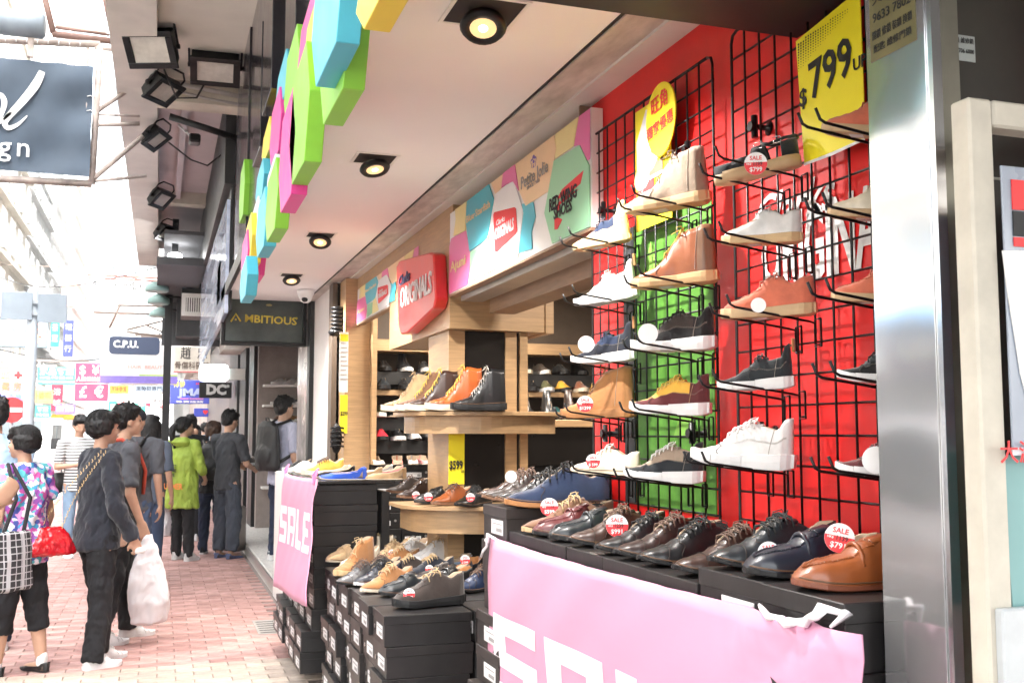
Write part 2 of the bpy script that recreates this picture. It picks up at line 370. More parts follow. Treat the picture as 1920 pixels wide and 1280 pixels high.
# --- brand panels above the opening (shapes from the print, laid flat on the panel)
def z3(u, v): return (820 + u / 3.368, 180 + v / 3.368)
PAN = [
 ('pr', 'pink', [(900, 110), (970, 75), (970, 400), (945, 412), (905, 310), (868, 318)]),
 ('py', 'yellow', [(752, 236), (898, 128), (866, 320), (750, 400)]),
 ('pt', 'orange', [(500, 430), (745, 245), (758, 330), (712, 600), (565, 695), (525, 600)]),
 ('pg', 'green', [(745, 412), (908, 312), (968, 440), (972, 828), (735, 932), (685, 740)]),
 ('pm', 'pink', [(425, 485), (498, 430), (523, 600), (488, 540), (440, 560), (414, 580)]),
 ('po', 'orange', [(343, 548), (423, 488), (412, 580), (372, 625)]),
 ('pc', 'cyan', [(540, 682), (612, 672), (625, 760), (600, 860), (605, 965), (520, 990), (550, 740)]),
 ('pw', 'white', [(490, 530), (548, 720), (515, 1020), (378, 1096), (330, 870), (372, 620)]),
 ('cl', 'cyan', [(195, 665), (333, 558), (362, 650), (322, 900), (210, 980), (185, 780)]),
 ('yl', 'yellow', [(120, 715), (193, 667), (185, 850), (110, 885), (125, 780)]),
 ('kl', 'pink', [(92, 900), (185, 850), (218, 1010), (195, 1190), (78, 1250), (80, 950)]),
 ('gl', 'green', [(212, 985), (285, 950), (280, 1120), (215, 1180)]),
 ('yw', 'yellow', [(290, 950), (325, 880), (374, 1092), (284, 1140)])]
PC = {'pink': mat('panel_pink', (.78, .16, .4), .35, var=.03), 'yellow': mat('panel_yellow', (.84, .7, .3), .35, var=.03), 'orange': mat('panel_apricot', (.86, .6, .35), .35, var=.03),
      'green': mat('panel_green', (.3, .62, .38), .35, var=.03), 'cyan': mat('panel_cyan', (.06, .48, .6), .35, var=.03), 'white': mat('panel_white', (.82, .82, .82), .35, var=.02)}
def brand_panel(label, fmap, Xp, y0, y1, z0, z1, full=True):
    t = thing('brand_panel', label, 'sign', (Xp, (y0 + y1) / 2, z0), group='brand panels above the shop opening')
    box('backing', (Xp, y0, z0), (Xp + .045, y1, z1), WHITE, t); box('edge_trim', (Xp - .004, y0, z0 - .012), (Xp + .045, y1, z0 - .001), WOODD, t)
    for i, (n_, c_, pts) in enumerate(PAN):
        P = [fmap(*z3(u, v)) for u, v in pts]; P = [Vector((Xp - .003, p[1], min(max(p[2], z0 + .003), z1 - .003))) for p in P]
        prism('coloured_tile', P, (-.001 * (1 + i % 5), 0, 0), PC[c_], t)
    def tx(s, a, b, m, **k):
        A, B = fmap(*z3(*a)), fmap(*z3(*b)); c_ = (A + B) / 2; c_.x = Xp - .0105
        wd = abs(A.y - B.y); text(s, c_, k.pop('size'), m, t, FACE_STREET, width=wd, ext=.0006, **k)
    P = [fmap(*z3(u, v)) for u, v in [(365, 750), (372, 735), (498, 703), (508, 712), (515, 850), (505, 870), (385, 988), (374, 980)]]
    prism('badge', [Vector((Xp - .008, p.y, p.z)) for p in P], (-.0015, 0, 0), PRED, t)
    s = (z1 - z0) / .456
    tx('ORIGINALS', (376, 860), (497, 830), PWHITE, size=.075 * s, bold=.03); tx('Clarks', (385, 795), (440, 785), PWHITE, size=.035 * s, shear=.3)
    tx('Ajuni', (95, 1075), (190, 1045), PC['yellow'], size=.075 * s); tx('Blue·Starfish', (195, 765), (345, 705), PC['orange'], size=.05 * s, bold=.02)
    if full:
        tx('Petite Jolie', (542, 535), (712, 470), mat('p_grey', (.35, .32, .3), .6), size=.075); tx('SINCE 1983', (580, 575), (660, 545), mat('p_grey', (.35, .32, .3), .6), size=.02)
        tx('✿', (605, 425), (640, 410), mat('p_violet', (.2, .15, .5), .6), size=.07, bold=.02)
        for pts in ([(935, 472), (915, 555), (850, 612), (768, 655), (800, 590), (880, 520)], [(905, 590), (835, 650), (765, 700), (830, 625)], [(755, 700), (790, 660), (775, 740)], [(752, 775), (775, 770), (800, 780), (770, 842), (752, 845)]):
            prism('wing_print', [Vector((Xp - .007, *fmap(*z3(u, v))[1:])) for u, v in pts], (-.0014, 0, 0), PC['pink'] if 0 else PRED, t)
        tx('RED WING', (722, 690), (895, 610), PBLACK, size=.072, bold=.025); tx('SHOES', (750, 745), (865, 695), PBLACK, size=.062, bold=.025)
    return t
Xp = 1.45
f1 = lambda px, py: W(px, py, X=Xp)
brand_panel('long brand panel of coloured hexagons with the red wing logo beside the red wall', f1, Xp, 3.40, 5.345, W(1109, 426, X=Xp).z, W(1109, 201, X=Xp).z)
zb1, zt1 = W(1109, 426, X=Xp).z, W(1109, 201, X=Xp).z
yA, yB = 8.12, 6.05; zb2, zt2 = W(670, 607, X=Xp).z, W(670, 544, X=Xp).z
def f2(px, py):
    p = W(px, py, X=Xp); return Vector((Xp, yB + (p.y - 3.4) * (yA - yB) / (5.345 - 3.4), zb2 + (p.z - zb1) * (zt2 - zb2) / (zt1 - zb1)))
brand_panel('smaller brand panel of coloured tiles left of the red hanging badge', f2, Xp, 6.92, yA, zb2, zt2, full=False)
structure(box('head_board', (Xp + .003, 5.3, 2.55), (1.52, 8.4, 2.68), WOOD))
# wooden head box, its front holds the red badge
hb = tag(prism('wooden_head_box', [(1.452, 5.35, 2.02), (2.02, 5.42, 2.02), (2.02, 6.9, 2.02), (1.452, 6.9, 2.02)], (0, 0, .64), WOOD), 'pale wooden box header above the corner post behind the red badge', 'header')
box('end_cap', (2.023, 5.41, 2.015), (2.07, 6.6, 2.40), WOOD, hb)
box('roller_track', (1.50, 3.53, 2.16), (1.62, 5.3, 2.207), mat('alu_track', (.45, .42, .38), .4, metal=.7), hb)
box('opening_beam', (1.66, 3.53, 2.1), (1.8, 5.3, 2.25), WOODD, hb)
# red hanging badge sign
rs = thing('badge_sign', 'red three-dimensional ORIGINALS badge on the wooden header', 'sign', (1.38, 5.8, 2.0))
Xb = 1.375
bp = [W(*p, X=Xb) for p in [(743, 500), (748, 489), (805, 473), (812, 477), (816, 560), (812, 578), (763, 624), (751, 627), (747, 612)]]
prism('badge_body', bp, (.075, 0, 0), mat('badge_red', (.72, .03, .03), .3, var=.04, coat=.3), rs, bevel=.008)
A, B = W(752, 562, X=Xb), W(811, 530, X=Xb)
text('ORIGINALS', Vector((Xb - .004, (A.y + B.y) / 2, (A.z + B.z) / 2)), .17, PWHITE, rs, FACE_STREET, width=abs(A.y - B.y) * .98, ext=.003, bold=.014)
A, B = W(748, 527, X=Xb), W(768, 520, X=Xb)
text('Clarks', Vector((Xb - .004, (A.y + B.y) / 2 - .02, (A.z + B.z) / 2)), .085, mat('p_darkblue', (.03, .03, .12), .5), rs, FACE_STREET, width=abs(A.y - B.y), ext=.003, bold=.02, shear=.3)

# pillar with mirror core and two round shelves
pl = thing('display_pillar', 'wooden corner post with dark mirror panel carrying two round shelves', 'pillar', (1.7, 5.6, .1))
bm = bmesh.new()
for x0, x1 in ((1.475, 1.565), (1.80, 1.865), (1.885, 1.93)): bx(bm, (x0, 5.45, .1), (x1, 5.9, 2.018))
link('post', me_from(bm), pl, WOOD)
box('mirror_panel', (1.567, 5.462, .1), (1.798, 5.89, 2.017), mat('smoked_mirror', (.03, .026, .024), .12, metal=.6, var=.1), pl)
box('groove', (1.867, 5.47, .1), (1.883, 5.88, 2.017), DARKG, pl)
def half_shelf(z, r, th, drum, lab, cx=1.72, cy=5.62):
    # rounded front shelf around the post
    prof = [(cx + r * 1.0 * cos(a), cy + r * .82 * sin(a)) for a in [pi + pi * k / 22 for k in range(23)]] + [(cx + r, cy + .22), (cx - r, cy + .22)]
    o = prism('shelf', [(x, y, z - th) for x, y in prof], (0, 0, th), WOOD, pl, bevel=.002); tag(o, lab)
    r2 = r - .06
    prof = [(cx + r2 * cos(a), cy + r2 * .82 * sin(a)) for a in [pi + pi * k / 22 for k in range(23)]] + [(cx + r2, cy + .2), (cx - r2, cy + .2)]
    prism('shelf_apron', [(x, y, z - th - drum) for x, y in prof], (0, 0, drum - .001), WOOD, pl)
half_shelf(1.575, .47, .022, .095, 'upper round shelf holding boots', cy=5.6)
half_shelf(1.085, .47, .02, .12, 'lower round shelf holding leather shoes', cx=1.68, cy=5.5)
ps = tag(board('price_placard', (1.52, 5.444, (W(846, 860, Y=5.44)).z), .088, .27, FACE_CAM, .004, PYEL, None), 'tall yellow $599 price card taped to the wooden post', 'price sign')
text('$599', (1.515, 5.4385, W(846, 872, Y=5.44).z), .062, PBLACK, ps, FACE_CAM, sx=.6, ext=.0005, bold=.03)
text('UP', (1.552, 5.4385, W(846, 882, Y=5.44).z - .005), .02, PBLACK, ps, FACE_CAM, sx=.6, ext=.0005, bold=.02)

# wooden end post and plain walls left of the shop
structure(box('wood_end_post', (1.36, 8.14, .1), (1.56, 8.41, 2.68), WOOD))
wc = structure(box('white_wall', (1.34, 8.42, .14), (1.5, 9.75, 2.69), WHITE))
structure(box('black_reveal', (1.3, 9.76, .14), (1.5, 9.92, 2.69), BLACK))
mp_ = structure(box('marble_pier', (1.31, 9.93, .14), (1.6, 10.7, 3.2), mat('grey_marble', (.62, .58, .55), .25)))
def flat_sign(name, label, cat, px0, py0, px1, py1, m, Y=None, X=None, th=.004):
    A = W(px0, py0, X=X, Y=Y); B = W(px1, py1, X=X, Y=Y)
    if X is not None: return tag(board(name, (A + B) / 2, abs(A.y - B.y), abs(A.z - B.z), FACE_STREET, th, m, None), label, cat)
    return tag(board(name, (A + B) / 2, abs(A.x - B.x), abs(A.z - B.z), FACE_CAM, th, m, None), label, cat)
n1 = flat_sign('notice', 'white printed notice with yellow top on the wooden end post', 'notice', 637, 622, 652, 735, PWHITE, Y=8.13)
bm = bmesh.new(); c_ = W(645, 680, Y=8.12)
for i in range(9): bx(bm, (c_.x - .024, 8.124, c_.z + .15 - i * .035), (c_.x + .018 + .006 * (i % 3), 8.1255, c_.z + .158 - i * .035))
link('print_lines', me_from(bm), n1, mat('p_grey', (.35, .32, .3), .6))
box('print_band', (c_.x - .03, 8.124, c_.z + .17), (c_.x + .032, 8.1255, c_.z + .225), PYEL, n1)
n2 = flat_sign('notice', 'yellow price poster below the white notice', 'notice', 638, 740, 651, 812, PYEL, Y=8.13)
text('$299', W(645, 775, Y=8.124), .045, PBLACK, n2, FACE_CAM, ext=.0005, bold=.02, sx=.6)
# black speaker hanging on the end post
sp = thing('wall_speaker', 'black ribbed loudspeaker hung high on the white wall', 'speaker', W(634, 600, Y=8.3), 0)
c_ = Vector(sp.location)
bm = bmesh.new()
for k in range(7): lathe_into(bm, c_ + Vector((0, 0, -.11 + k * .032)), [(.045, 0), (.06, .004), (.06, .02), (.045, .026)], 14)
link('ribbed_body', me_from(bm), sp, BLKMET); box('bracket', c_ + Vector((.02, .0, -.02)), c_ + Vector((.09, .1, .02)), BLKMET, sp)
lathe('dome', c_ + Vector((-.03, 0, -.13)), [(.03, 0), (.05, .03), (.03, .06)], BLKMET, sp)

# security camera at the soffit end
c_ = W(573, 556, Z=2.64)
sc_ = thing('dome_camera', 'white dome security camera under the soffit by the black shop sign', 'security camera', c_ + Vector((0, 0, .05)))
lathe('housing', c_, [(.02, -.055), (.045, -.04), (.06, 0), (.075, .03), (.075, .058)], mat('cam_white', (.8, .8, .8), .3), sc_, 18)
bm = bmesh.new(); ell_into(bm, c_ + Vector((-.01, -.03, -.028)), (.03, .03, .025)); link('lens', me_from(bm, True), sc_, mat('lens_black', (.01, .01, .012), .1, var=0), None)

# --- recessed ceiling lamps
LAMPM = mat('lamp_glow', (1, .8, .5), .4, var=0, emit=(1, .6, .25), es=.09)
BULBM = mat('bulb_glow', (1, .9, .7), .4, var=0, emit=(1, .9, .72), es=.6)
REFL = mat('reflector', (.75, .6, .35), .2, metal=1, var=.05)
ORI = [(0, .15), (.1, -.12), (-.05, .1), (0, 0), (0, 0)]
def ceiling_lamp(px, py, label, k, s=.165):
    c = W(px, py, Z=2.7); t = thing('recessed_lamp', label, 'ceiling lamp', c, group='recessed lamps in the white soffit')
    # bezel frame (outer square round a flat pan, coloured dark to stand for the hole)
    bm = bmesh.new(); a = s / 2 + .012; b_ = s / 2
    for lo, hi in (((-a, -a, -.005), (a, -b_, -.0005)), ((-a, b_, -.005), (a, a, -.0005)), ((-a, -b_, -.005), (-b_, b_, -.0005)), ((b_, -b_, -.005), (a, b_, -.0005))): bx(bm, lo, hi)
    link('bezel', me_from(bm), t, WHITE, loc=(0, 0, 0))
    box('pan', (-b_ + .001, -b_ + .001, -.0035), (b_ - .001, b_ - .001, -.001), DARKG, t).location = (0, 0, 0)
    tilt = Euler((ORI[k % 5][0] - .4, ORI[k % 5][1], 0)).to_matrix().to_4x4()
    def part(n_, prof, m):
        bm = bmesh.new(); lathe_into(bm, (0, 0, 0), prof, 22); bmesh.ops.transform(bm, matrix=Matrix.Translation((.0, .01, -.034)) @ tilt, verts=bm.verts); link(n_, me_from(bm), t, m, loc=(0, 0, 0))
    part('gimbal_ring', [(.064, .0), (.07, -.012), (.062, -.024), (.042, -.021), (.042, .0)], BLKMET)
    part('reflector', [(.04, -.019), (.034, -.006), (.02, -.003)], LAMPM)
    part('bulb', [(.004, -.022), (.014, -.02), (.016, -.008), (.012, -.004)], BULBM)
    L = bpy.data.lights.new('lamp_beam', 'SPOT'); L.energy = 42; L.spot_size = radians(120); L.spot_blend = .6; L.shadow_soft_size = .05; L.color = (1, .95, .9)
    o = bpy.data.objects.new('lamp_beam', L); COL.objects.link(o); o.parent = t; o.location = (.0, 0, -.05); o.rotation_euler = (0, radians(-14), 0)
ceiling_lamp(908, 22, 'nearest square recessed lamp in the soffit at the top of the photo', 0, .2)
ceiling_lamp(703, 297, 'second square recessed lamp from the camera, its bulb glowing white', 1, .17)
ceiling_lamp(601, 440, 'third recessed lamp with twin gold reflectors beside the colour blocks', 2, .16)
ceiling_lamp(547, 515, 'farthest recessed lamp just above the black AMBITIOUS sign', 3, .16)
# shop lamps inside the room (strips seen reflecting inside the shop)
for i, (x, y, z) in enumerate([(2.6, 4.4, 2.66), (2.6, 6.2, 2.66), (2.2, 7.6, 2.66), (3.7, 5.4, 2.66)]):
    t = thing('ceiling_strip_light', 'plain strip light on the ceiling inside the shoe shop, number along the room' if 0 else ['strip light on the shop ceiling nearest the red wall', 'strip light on the shop ceiling behind the wooden header', 'strip light above the stacked box wall inside the shop', 'strip light deepest inside the shoe shop'][i], 'ceiling light', (x, y, z), group='strip lights inside the shoe shop')
    box('housing', (x - .4, y - .04, z - .01), (x + .4, y + .04, z + .018), WHITE, t)
    L = bpy.data.lights.new('strip_beam', 'AREA'); L.shape = 'RECTANGLE'; L.size = .75; L.size_y = .07; L.energy = 5; L.color = (1, .91, .8)
    o = bpy.data.objects.new('strip_beam', L); COL.objects.link(o); o.parent = t; o.location = (0, 0, -.014)
# --- the mirror-steel column and the metal panel beside it
STEEL = mat('mirror_steel', (.62, .62, .63), .1, metal=.8, var=0)
n_ = STEEL.node_tree; b_ = n_.nodes['Principled BSDF']
tc = n_.nodes.new('ShaderNodeTexCoord'); no = n_.nodes.new('ShaderNodeTexNoise'); no.inputs['Scale'].default_value = 5; no.inputs['Detail'].default_value = 1
bp_ = n_.nodes.new('ShaderNodeBump'); bp_.inputs['Strength'].default_value = .25; bp_.inputs['Distance'].default_value = .004
n_.links.new(tc.outputs['Object'], no.inputs['Vector']); n_.links.new(no.outputs[0], bp_.inputs['Height']); n_.links.new(bp_.outputs[0], b_.inputs['Normal'])
BRUSH = mat('dull_steel', (.25, .24, .2), .35, metal=.85, var=.35, scale=2.5, col2=(.13, .12, .09))
col = thing('steel_column', 'polished stainless steel clad column at the near end of the shoe wall', 'column', (1.3, 1.45, 0))
box('mirror_face', (1.2, 1.388, 0), (1.216, 1.538, 2.45), STEEL, col)
box('edge_strip', (1.203, 1.374, 0), (1.222, 1.387, 2.45), mat('edge_steel', (.8, .8, .8), .15, metal=1, var=.02), col)
box('front_face', (1.222, 1.378, 0), (1.262, 1.53, 2.45), BRUSH, col)
box('dark_face', (1.263, 1.385, 0), (2.4, 1.53, 2.45), mat('dark_panel', (.012, .011, .009), .5, metal=.2, var=.3, scale=3, col2=(.03, .027, .02)), col)
# stickers on the column
s1 = flat_sign('sticker', 'yellowish locksmith sticker with black print at the top of the mirror steel', 'sticker', 1, 1, 2, 2, PYEL, X=1.2) if 0 else None
def small_print(parent, c, lines, frame, m, off):
    for (s, dy, size, wd) in lines: text(s, Vector(c) + Vector((0, 0, dy)) + frame @ Vector((0, 0, off)), size, m, parent, frame, width=wd, ext=.0002, bold=.01)
A = W(1672, 30, X=1.199)
s1 = tag(board('sticker', A, .12, .13, FACE_STREET, .0006, mat('sticker_olive', (.15, .135, .06), .5, metal=.3), None), 'olive sticker with phone number at the top of the mirror column', 'sticker')
small_print(s1, A, [('天 電 鎖', .045, .022, .1), ('9633 7802', .012, .024, .1), ('開鎖 修鎖 裝鎖 換鎖', -.02, .018, .105), ('配匙 維修門鎖', -.045, .016, .1)], FACE_STREET, PBLACK, .0012)
A = W(1790, 88, Y=1.384)
s2 = tag(board('sticker', A, .086, .045, FACE_CAM, .001, mat('sticker_grey', (.3, .33, .32), .5), None), 'grey sticker with phone numbers on the dark metal panel', 'sticker')
small_print(s2, A, [('開鎖 優質鎖 維修鎖', .012, .011, .078), ('9633 7802  2706 6000', -.006, .011, .078)], FACE_CAM, PBLACK, .0015)
A = W(1797, 568, Y=1.383)
s3 = tag(board('sticker', A, .02, .058, FACE_CAM, .001, PWHITE, None), 'small white sticker with black print low on the dark metal panel', 'sticker')
small_print(s3, A, [('開鎖', .02, .008, .016), ('修鎖', .004, .008, .016), ('電鎖', -.01, .008, .016), ('門鎖', -.022, .008, .016)], FACE_CAM, PBLACK, .0015)
# --- white framed display door on the far right
CW = mat('worn_white_frame', (.5, .47, .4), .5, var=.1, scale=14, bump=.2)
dr = thing('display_door', 'worn white metal frame of an open display case at the right edge', 'display case', (1.25, 1.25, .3))
def wy(px, py, Y=1.25): return W(px, py, Y=Y)
a = wy(1797, 188); x0 = a.x; z1 = a.z
box('frame_stile', (x0, 1.23, .3), (x0 + .046, 1.27, z1), CW, dr, bevel=.004)
box('frame_rail', (x0 + .047, 1.23, z1 - .042), (x0 + .8, 1.27, z1), CW, dr, bevel=.004)
box('inner_bead', (x0 + .047, 1.245, .3), (x0 + .056, 1.262, z1 - .043), mat('bead_grey', (.45, .43, .36), .5), dr)
tube('cross_wire', [(x0 + .056, 1.255, z1 - .115), (x0 + .8, 1.255, z1 - .115)], .0022, CW, dr)
tube('upright_wire', [(x0 + .062, 1.258, .4), (x0 + .062, 1.258, z1 - .05)], .0022, CW, dr)
PLAS = mat('clear_sleeve', (.86, .88, .92), .15, var=0, coat=.5); 
sl_ = thing('plastic_sleeve', 'hanging clear plastic sleeve with red and white print in the white frame', 'plastic sleeve', wy(1890, 850))
A, B = wy(1851, 318), wy(1851, 848)
bm = bmesh.new(); bx(bm, (A.x, 1.222, B.z), (A.x + .4, 1.226, A.z), .001); link('sleeve', me_from(bm), sl_, mat('sleeve_pale', (.27, .31, .38), .25, var=.04, scale=2, coat=.4))
box('sleeve_edge', (A.x - .004, 1.219, B.z - .004), (A.x + .4, 1.2205, B.z + .008), mat('sleeve_edge', (.6, .63, .68), .2), sl_)
C1 = wy(1868, 340)
box('red_band', (C1.x, 1.2195, C1.z - .05), (C1.x + .2, 1.2215, C1.z - .004), PRED, sl_)
box('black_band', (C1.x, 1.2195, C1.z - .09), (C1.x + .2, 1.2215, C1.z - .052), PBLACK, sl_)
box('red_band', (C1.x, 1.2195, C1.z - .106), (C1.x + .2, 1.2215, C1.z - .092), PRED, sl_)
prism('pale_print', [wy(1878, 470, 1.221), wy(1935, 470, 1.221), wy(1935, 790, 1.221), wy(1912, 700, 1.221), wy(1890, 560, 1.221)], (0, -.0015, 0), PWHITE, sl_)
text('大減價', wy(1928, 850, 1.215), .035, PRED, sl_, FACE_CAM, ext=.0004, bold=.02)
te = thing('teal_case_board', 'teal board in a white plastic holder low in the white frame', 'display board', wy(1900, 1200))
A, B = wy(1862, 852), wy(1862, 1165)
prism('teal_panel', [(A.x, 1.24, A.z), (A.x + .4, 1.24, A.z), (A.x + .4, 1.24, B.z - .03), (A.x + .04, 1.24, B.z - .02), (A.x + .012, 1.24, B.z + .02)], (0, -.004, 0), mat('teal', (.17, .33, .33), .5, var=.08, scale=3), te)
A = wy(1845, 1135); box('holder', (A.x, 1.215, A.z - .4), (A.x + .4, 1.232, A.z), mat('holder_white', (.45, .48, .5), .3, coat=.3), te, bevel=.003)

# --- coloured hexagon blocks on the fascia
bl = [('yellow', 682, 56, -40, .44), ('cyan', 592, 163, -60, .42), ('lime', 606, 234, 8, .47), ('pink', 563, 157, 55, .52), ('yellow', 573, 208, 60, .50), ('cyan', 520, 213, 130, .55), ('lime', 536, 238, 103, .53), ('lime', 547, 346, 165, .47), ('pink', 526, 399, 235, .47), ('pink', 508, 315, 200, .54), ('yellow', 493, 308, 240, .56), ('cyan', 481, 389, 318, .54), ('lime', 500, 454, 345, .48), ('cyan', 482, 483, 388, .48), ('yellow', 460, 509, 420, .50), ('pink', 453, 528, 450, .49), ('cyan', 451, 568, 508, .45), ('lime', 449, 419, 295, .57), ('yellow', 455.6, 287, 230, .6), ('white', 472, 470, 390, .53), ('white', 500, 420, 330, .51), ('pink', 468, 530, 470, .54)]
BC = {'yellow': mat('block_yellow', (.8, .62, .06), .45, var=.05, scale=3), 'cyan': mat('block_cyan', (.08, .48, .62), .45, var=.05), 'lime': mat('block_lime', (.24, .6, .05), .45, var=.06), 'pink': mat('block_pink', (.75, .06, .32), .45, var=.05), 'white': mat('block_white', (.7, .72, .74), .45, var=.04)}
for i, (cn, xc, yb, yt, X) in enumerate(bl):
    X -= .06
    a = W(xc, yb, X=X); y1, z0 = a.y, a.z; y0 = y1 - .33; z1 = W(xc + 20, yt, X=X).z + .1
    poly = [(X, y0, z0), (X, y1, z0), (X, y1 + .1, z0 + (z1 - z0) * .45), (X, y1, z1), (X, y0, z1 + .03), (X, y0 - .1, z0 + (z1 - z0) * .55)]
    o = prism('colour_block', poly, (.056, 0, 0), BC[cn], None, bevel=.002)
    tag(o, '%s hexagonal block, %s' % (cn, ['at the very top of the photo', 'tall one between the topmost yellow and lime blocks', 'largest, hanging lowest beside the nearest lamp', 'small one left of the yellow block near the top', 'wedged between the pink and tall cyan blocks', 'left of the upper lime block', 'narrow upper one beside the small cyan block', 'big one beside the second lamp', 'big one hanging left of the lower lime block', 'narrow one left of the big pink block', 'small one at the left edge below the black panels', 'left of the mid-height lime block', 'beside the third lamp', 'low one left of the lime block by the third lamp', 'low one near the far end', 'small low one at the far end', 'lowest one just above the black shop sign', 'thin one on the far left edge', 'tiny one on the far left edge', 'thin one left of the low cyan block', 'above the low cyan block', 'lowest but one at the far end'][i]), 'colour block', 'coloured hexagon blocks on the fascia')
# black fascia behind the blocks
GL = mat('gloss_black', (.02, .018, .022), .12, var=.1)
fa = thing('black_fascia', 'glossy black signboard panels above the coloured blocks', 'signboard', (.62, 5, 2.77))
yy = 1.9
k = 0
while yy < 8.9:
    box('fascia_panel', (.535 + .01 * (k % 2), yy, 2.765), (.7, yy + .68, 4.45), GL if k % 3 else mat('gloss_grey', (.1, .09, .1), .15), fa, bevel=.003); yy += .7; k += 1
for (xc, yb, yt, X, wd) in ((550, 235, -60, .5, .4), (508, 165, -40, .48, .5), (487, 275, 60, .5, .5), (480, 310, 120, .55, .45)):
    a = W(xc, yb, X=X); b = W(xc, yt, X=X); box('fascia_block', (X, a.y, a.z), (X + .12, a.y + wd, b.z), GL, fa, bevel=.003)
box('fascia_bottom', (.50, 1.2, 2.66), (.53, 9.9, 2.762), BLACK, fa)
led = thing('light_signboard', 'long pale glossy signboard running down the street beyond the colour blocks', 'signboard', (.5, 10, 2.5))
A = W(415, 595, X=.5)
prism('sign_face', [(.5, 9.3, 2.5), (.5, 9.3, 3.5), (.5, 15.5, 3.6), (.5, 15.5, 2.4)], (.03, 0, 0), mat('pale_gloss', (.7, .76, .88), .1, var=.25, scale=1.5, stretch=(1, .5, 6), col2=(.35, .42, .6)), led)
box('sign_box', (.535, 9.3, 2.52), (.56, 15.5, 4.3), BLACK, led)
box('sign_top', (.47, 9.2, 3.62), (.56, 15.6, 4.45), BLACK, led)
# --- high overhang with beams
OV = mat('overhang_concrete', (.58, .52, .52), .8, var=.12, scale=1.5, bump=.3); OVC = mat('overhang_cream', (.72, .69, .61), .8, var=.1, scale=1.5, bump=.3)
structure(box('overhang_slab', (-.1, -14, 4.5), (.9, 18, 4.8), OV))  # slab, near bay and fascia stretched unseen behind the camera to block direct sun
structure(box('overhang_near_bay', (-.1, -14, 4.38), (.9, 8.85, 4.497), OVC))
structure(box('overhang_fascia', (-.42, -14, 4.28), (-.1, 18.5, 4.95), mat('overhang_edge', (.66, .63, .58), .8, var=.12, scale=2, bump=.3)))
structure(boxes('overhang_beam', [((-.1, 8.86, 4.2), (.9, 9.1, 4.5)), ((-.1, 13.6, 4.35), (.9, 13.8, 4.5))], mat('beam_cream', (.62, .57, .48), .8, var=.15, scale=3, bump=.3)))
structure(box('overhang_rib', (.1, 9.11, 4.4), (.16, 13.59, 4.497), OV))
structure(box('upper_wall', (.9, -14, 2.77), (5, 18, 16), mat('upper_wall', (.5, .46, .42), .8, scale=1)))  # wall likewise lengthened behind the camera to keep direct sun off
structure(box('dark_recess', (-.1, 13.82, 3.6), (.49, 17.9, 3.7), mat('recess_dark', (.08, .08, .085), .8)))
tubeM = mat('cable_black', (.03, .03, .03), .6, var=0); PIPE = mat('pipe_grey', (.45, .42, .4), .6)
for i, (r, m_, pts, lab) in enumerate([(.02, PIPE, [(-.1, 8.75, 4.33), (.4, 8.82, 4.3), (.62, 8.82, 4.27)], 'cream conduit running along the overhang beam'), (.012, PIPE, [(-.1, 8.7, 4.26), (.3, 8.78, 4.22), (.62, 8.8, 4.2)], 'thin conduit under the overhang beam'),
   (.008, tubeM, [(-.05, 8.4, 4.3), (.05, 8.3, 4.05), (.2, 8.4, 4.1), (.3, 8.35, 4.3)], 'loose black cable looping between the floodlights'), (.03, BLKMET, [(.0, 9.15, 4.15), (.3, 9.16, 4.08), (.62, 9.16, 4.0)], 'black steel pipe bent across the overhang below the beam'),
   (.008, tubeM, [(.0, 9.8, 4.1), (.2, 9.9, 3.98), (.35, 9.95, 3.95), (.5, 10, 4.1)], 'sagging black cable beyond the beam')]):
    tag(tube('cable' if i in (2, 4) else 'pipe', pts, r, m_, None, 8), lab, 'cable' if i in (2, 4) else 'pipe')
# ================================================================ SHOES
def interp(pts, t):
    if t <= pts[0][0]: return pts[0][1]
    for (a, va), (b, vb) in zip(pts, pts[1:]):
        if t <= b:
            u = (t - a) / (b - a); u = u * u * (3 - 2 * u); return va + (vb - va) * u
    return pts[-1][1]
WD = {'dress': [(0, .03), (.04, .072), (.12, .108), (.25, .108), (.42, .1), (.6, .138), (.7, .152), (.8, .143), (.9, .112), (.97, .065), (1, .02)],
      'round': [(0, .04), (.04, .082), (.12, .12), (.25, .122), (.42, .118), (.6, .156), (.72, .172), (.84, .165), (.93, .125), (.98, .075), (1, .03)],
      'flat': [(0, .03), (.04, .07), (.12, .1), (.25, .1), (.42, .09), (.6, .13), (.7, .143), (.82, .125), (.92, .085), (.98, .045), (1, .015)]}
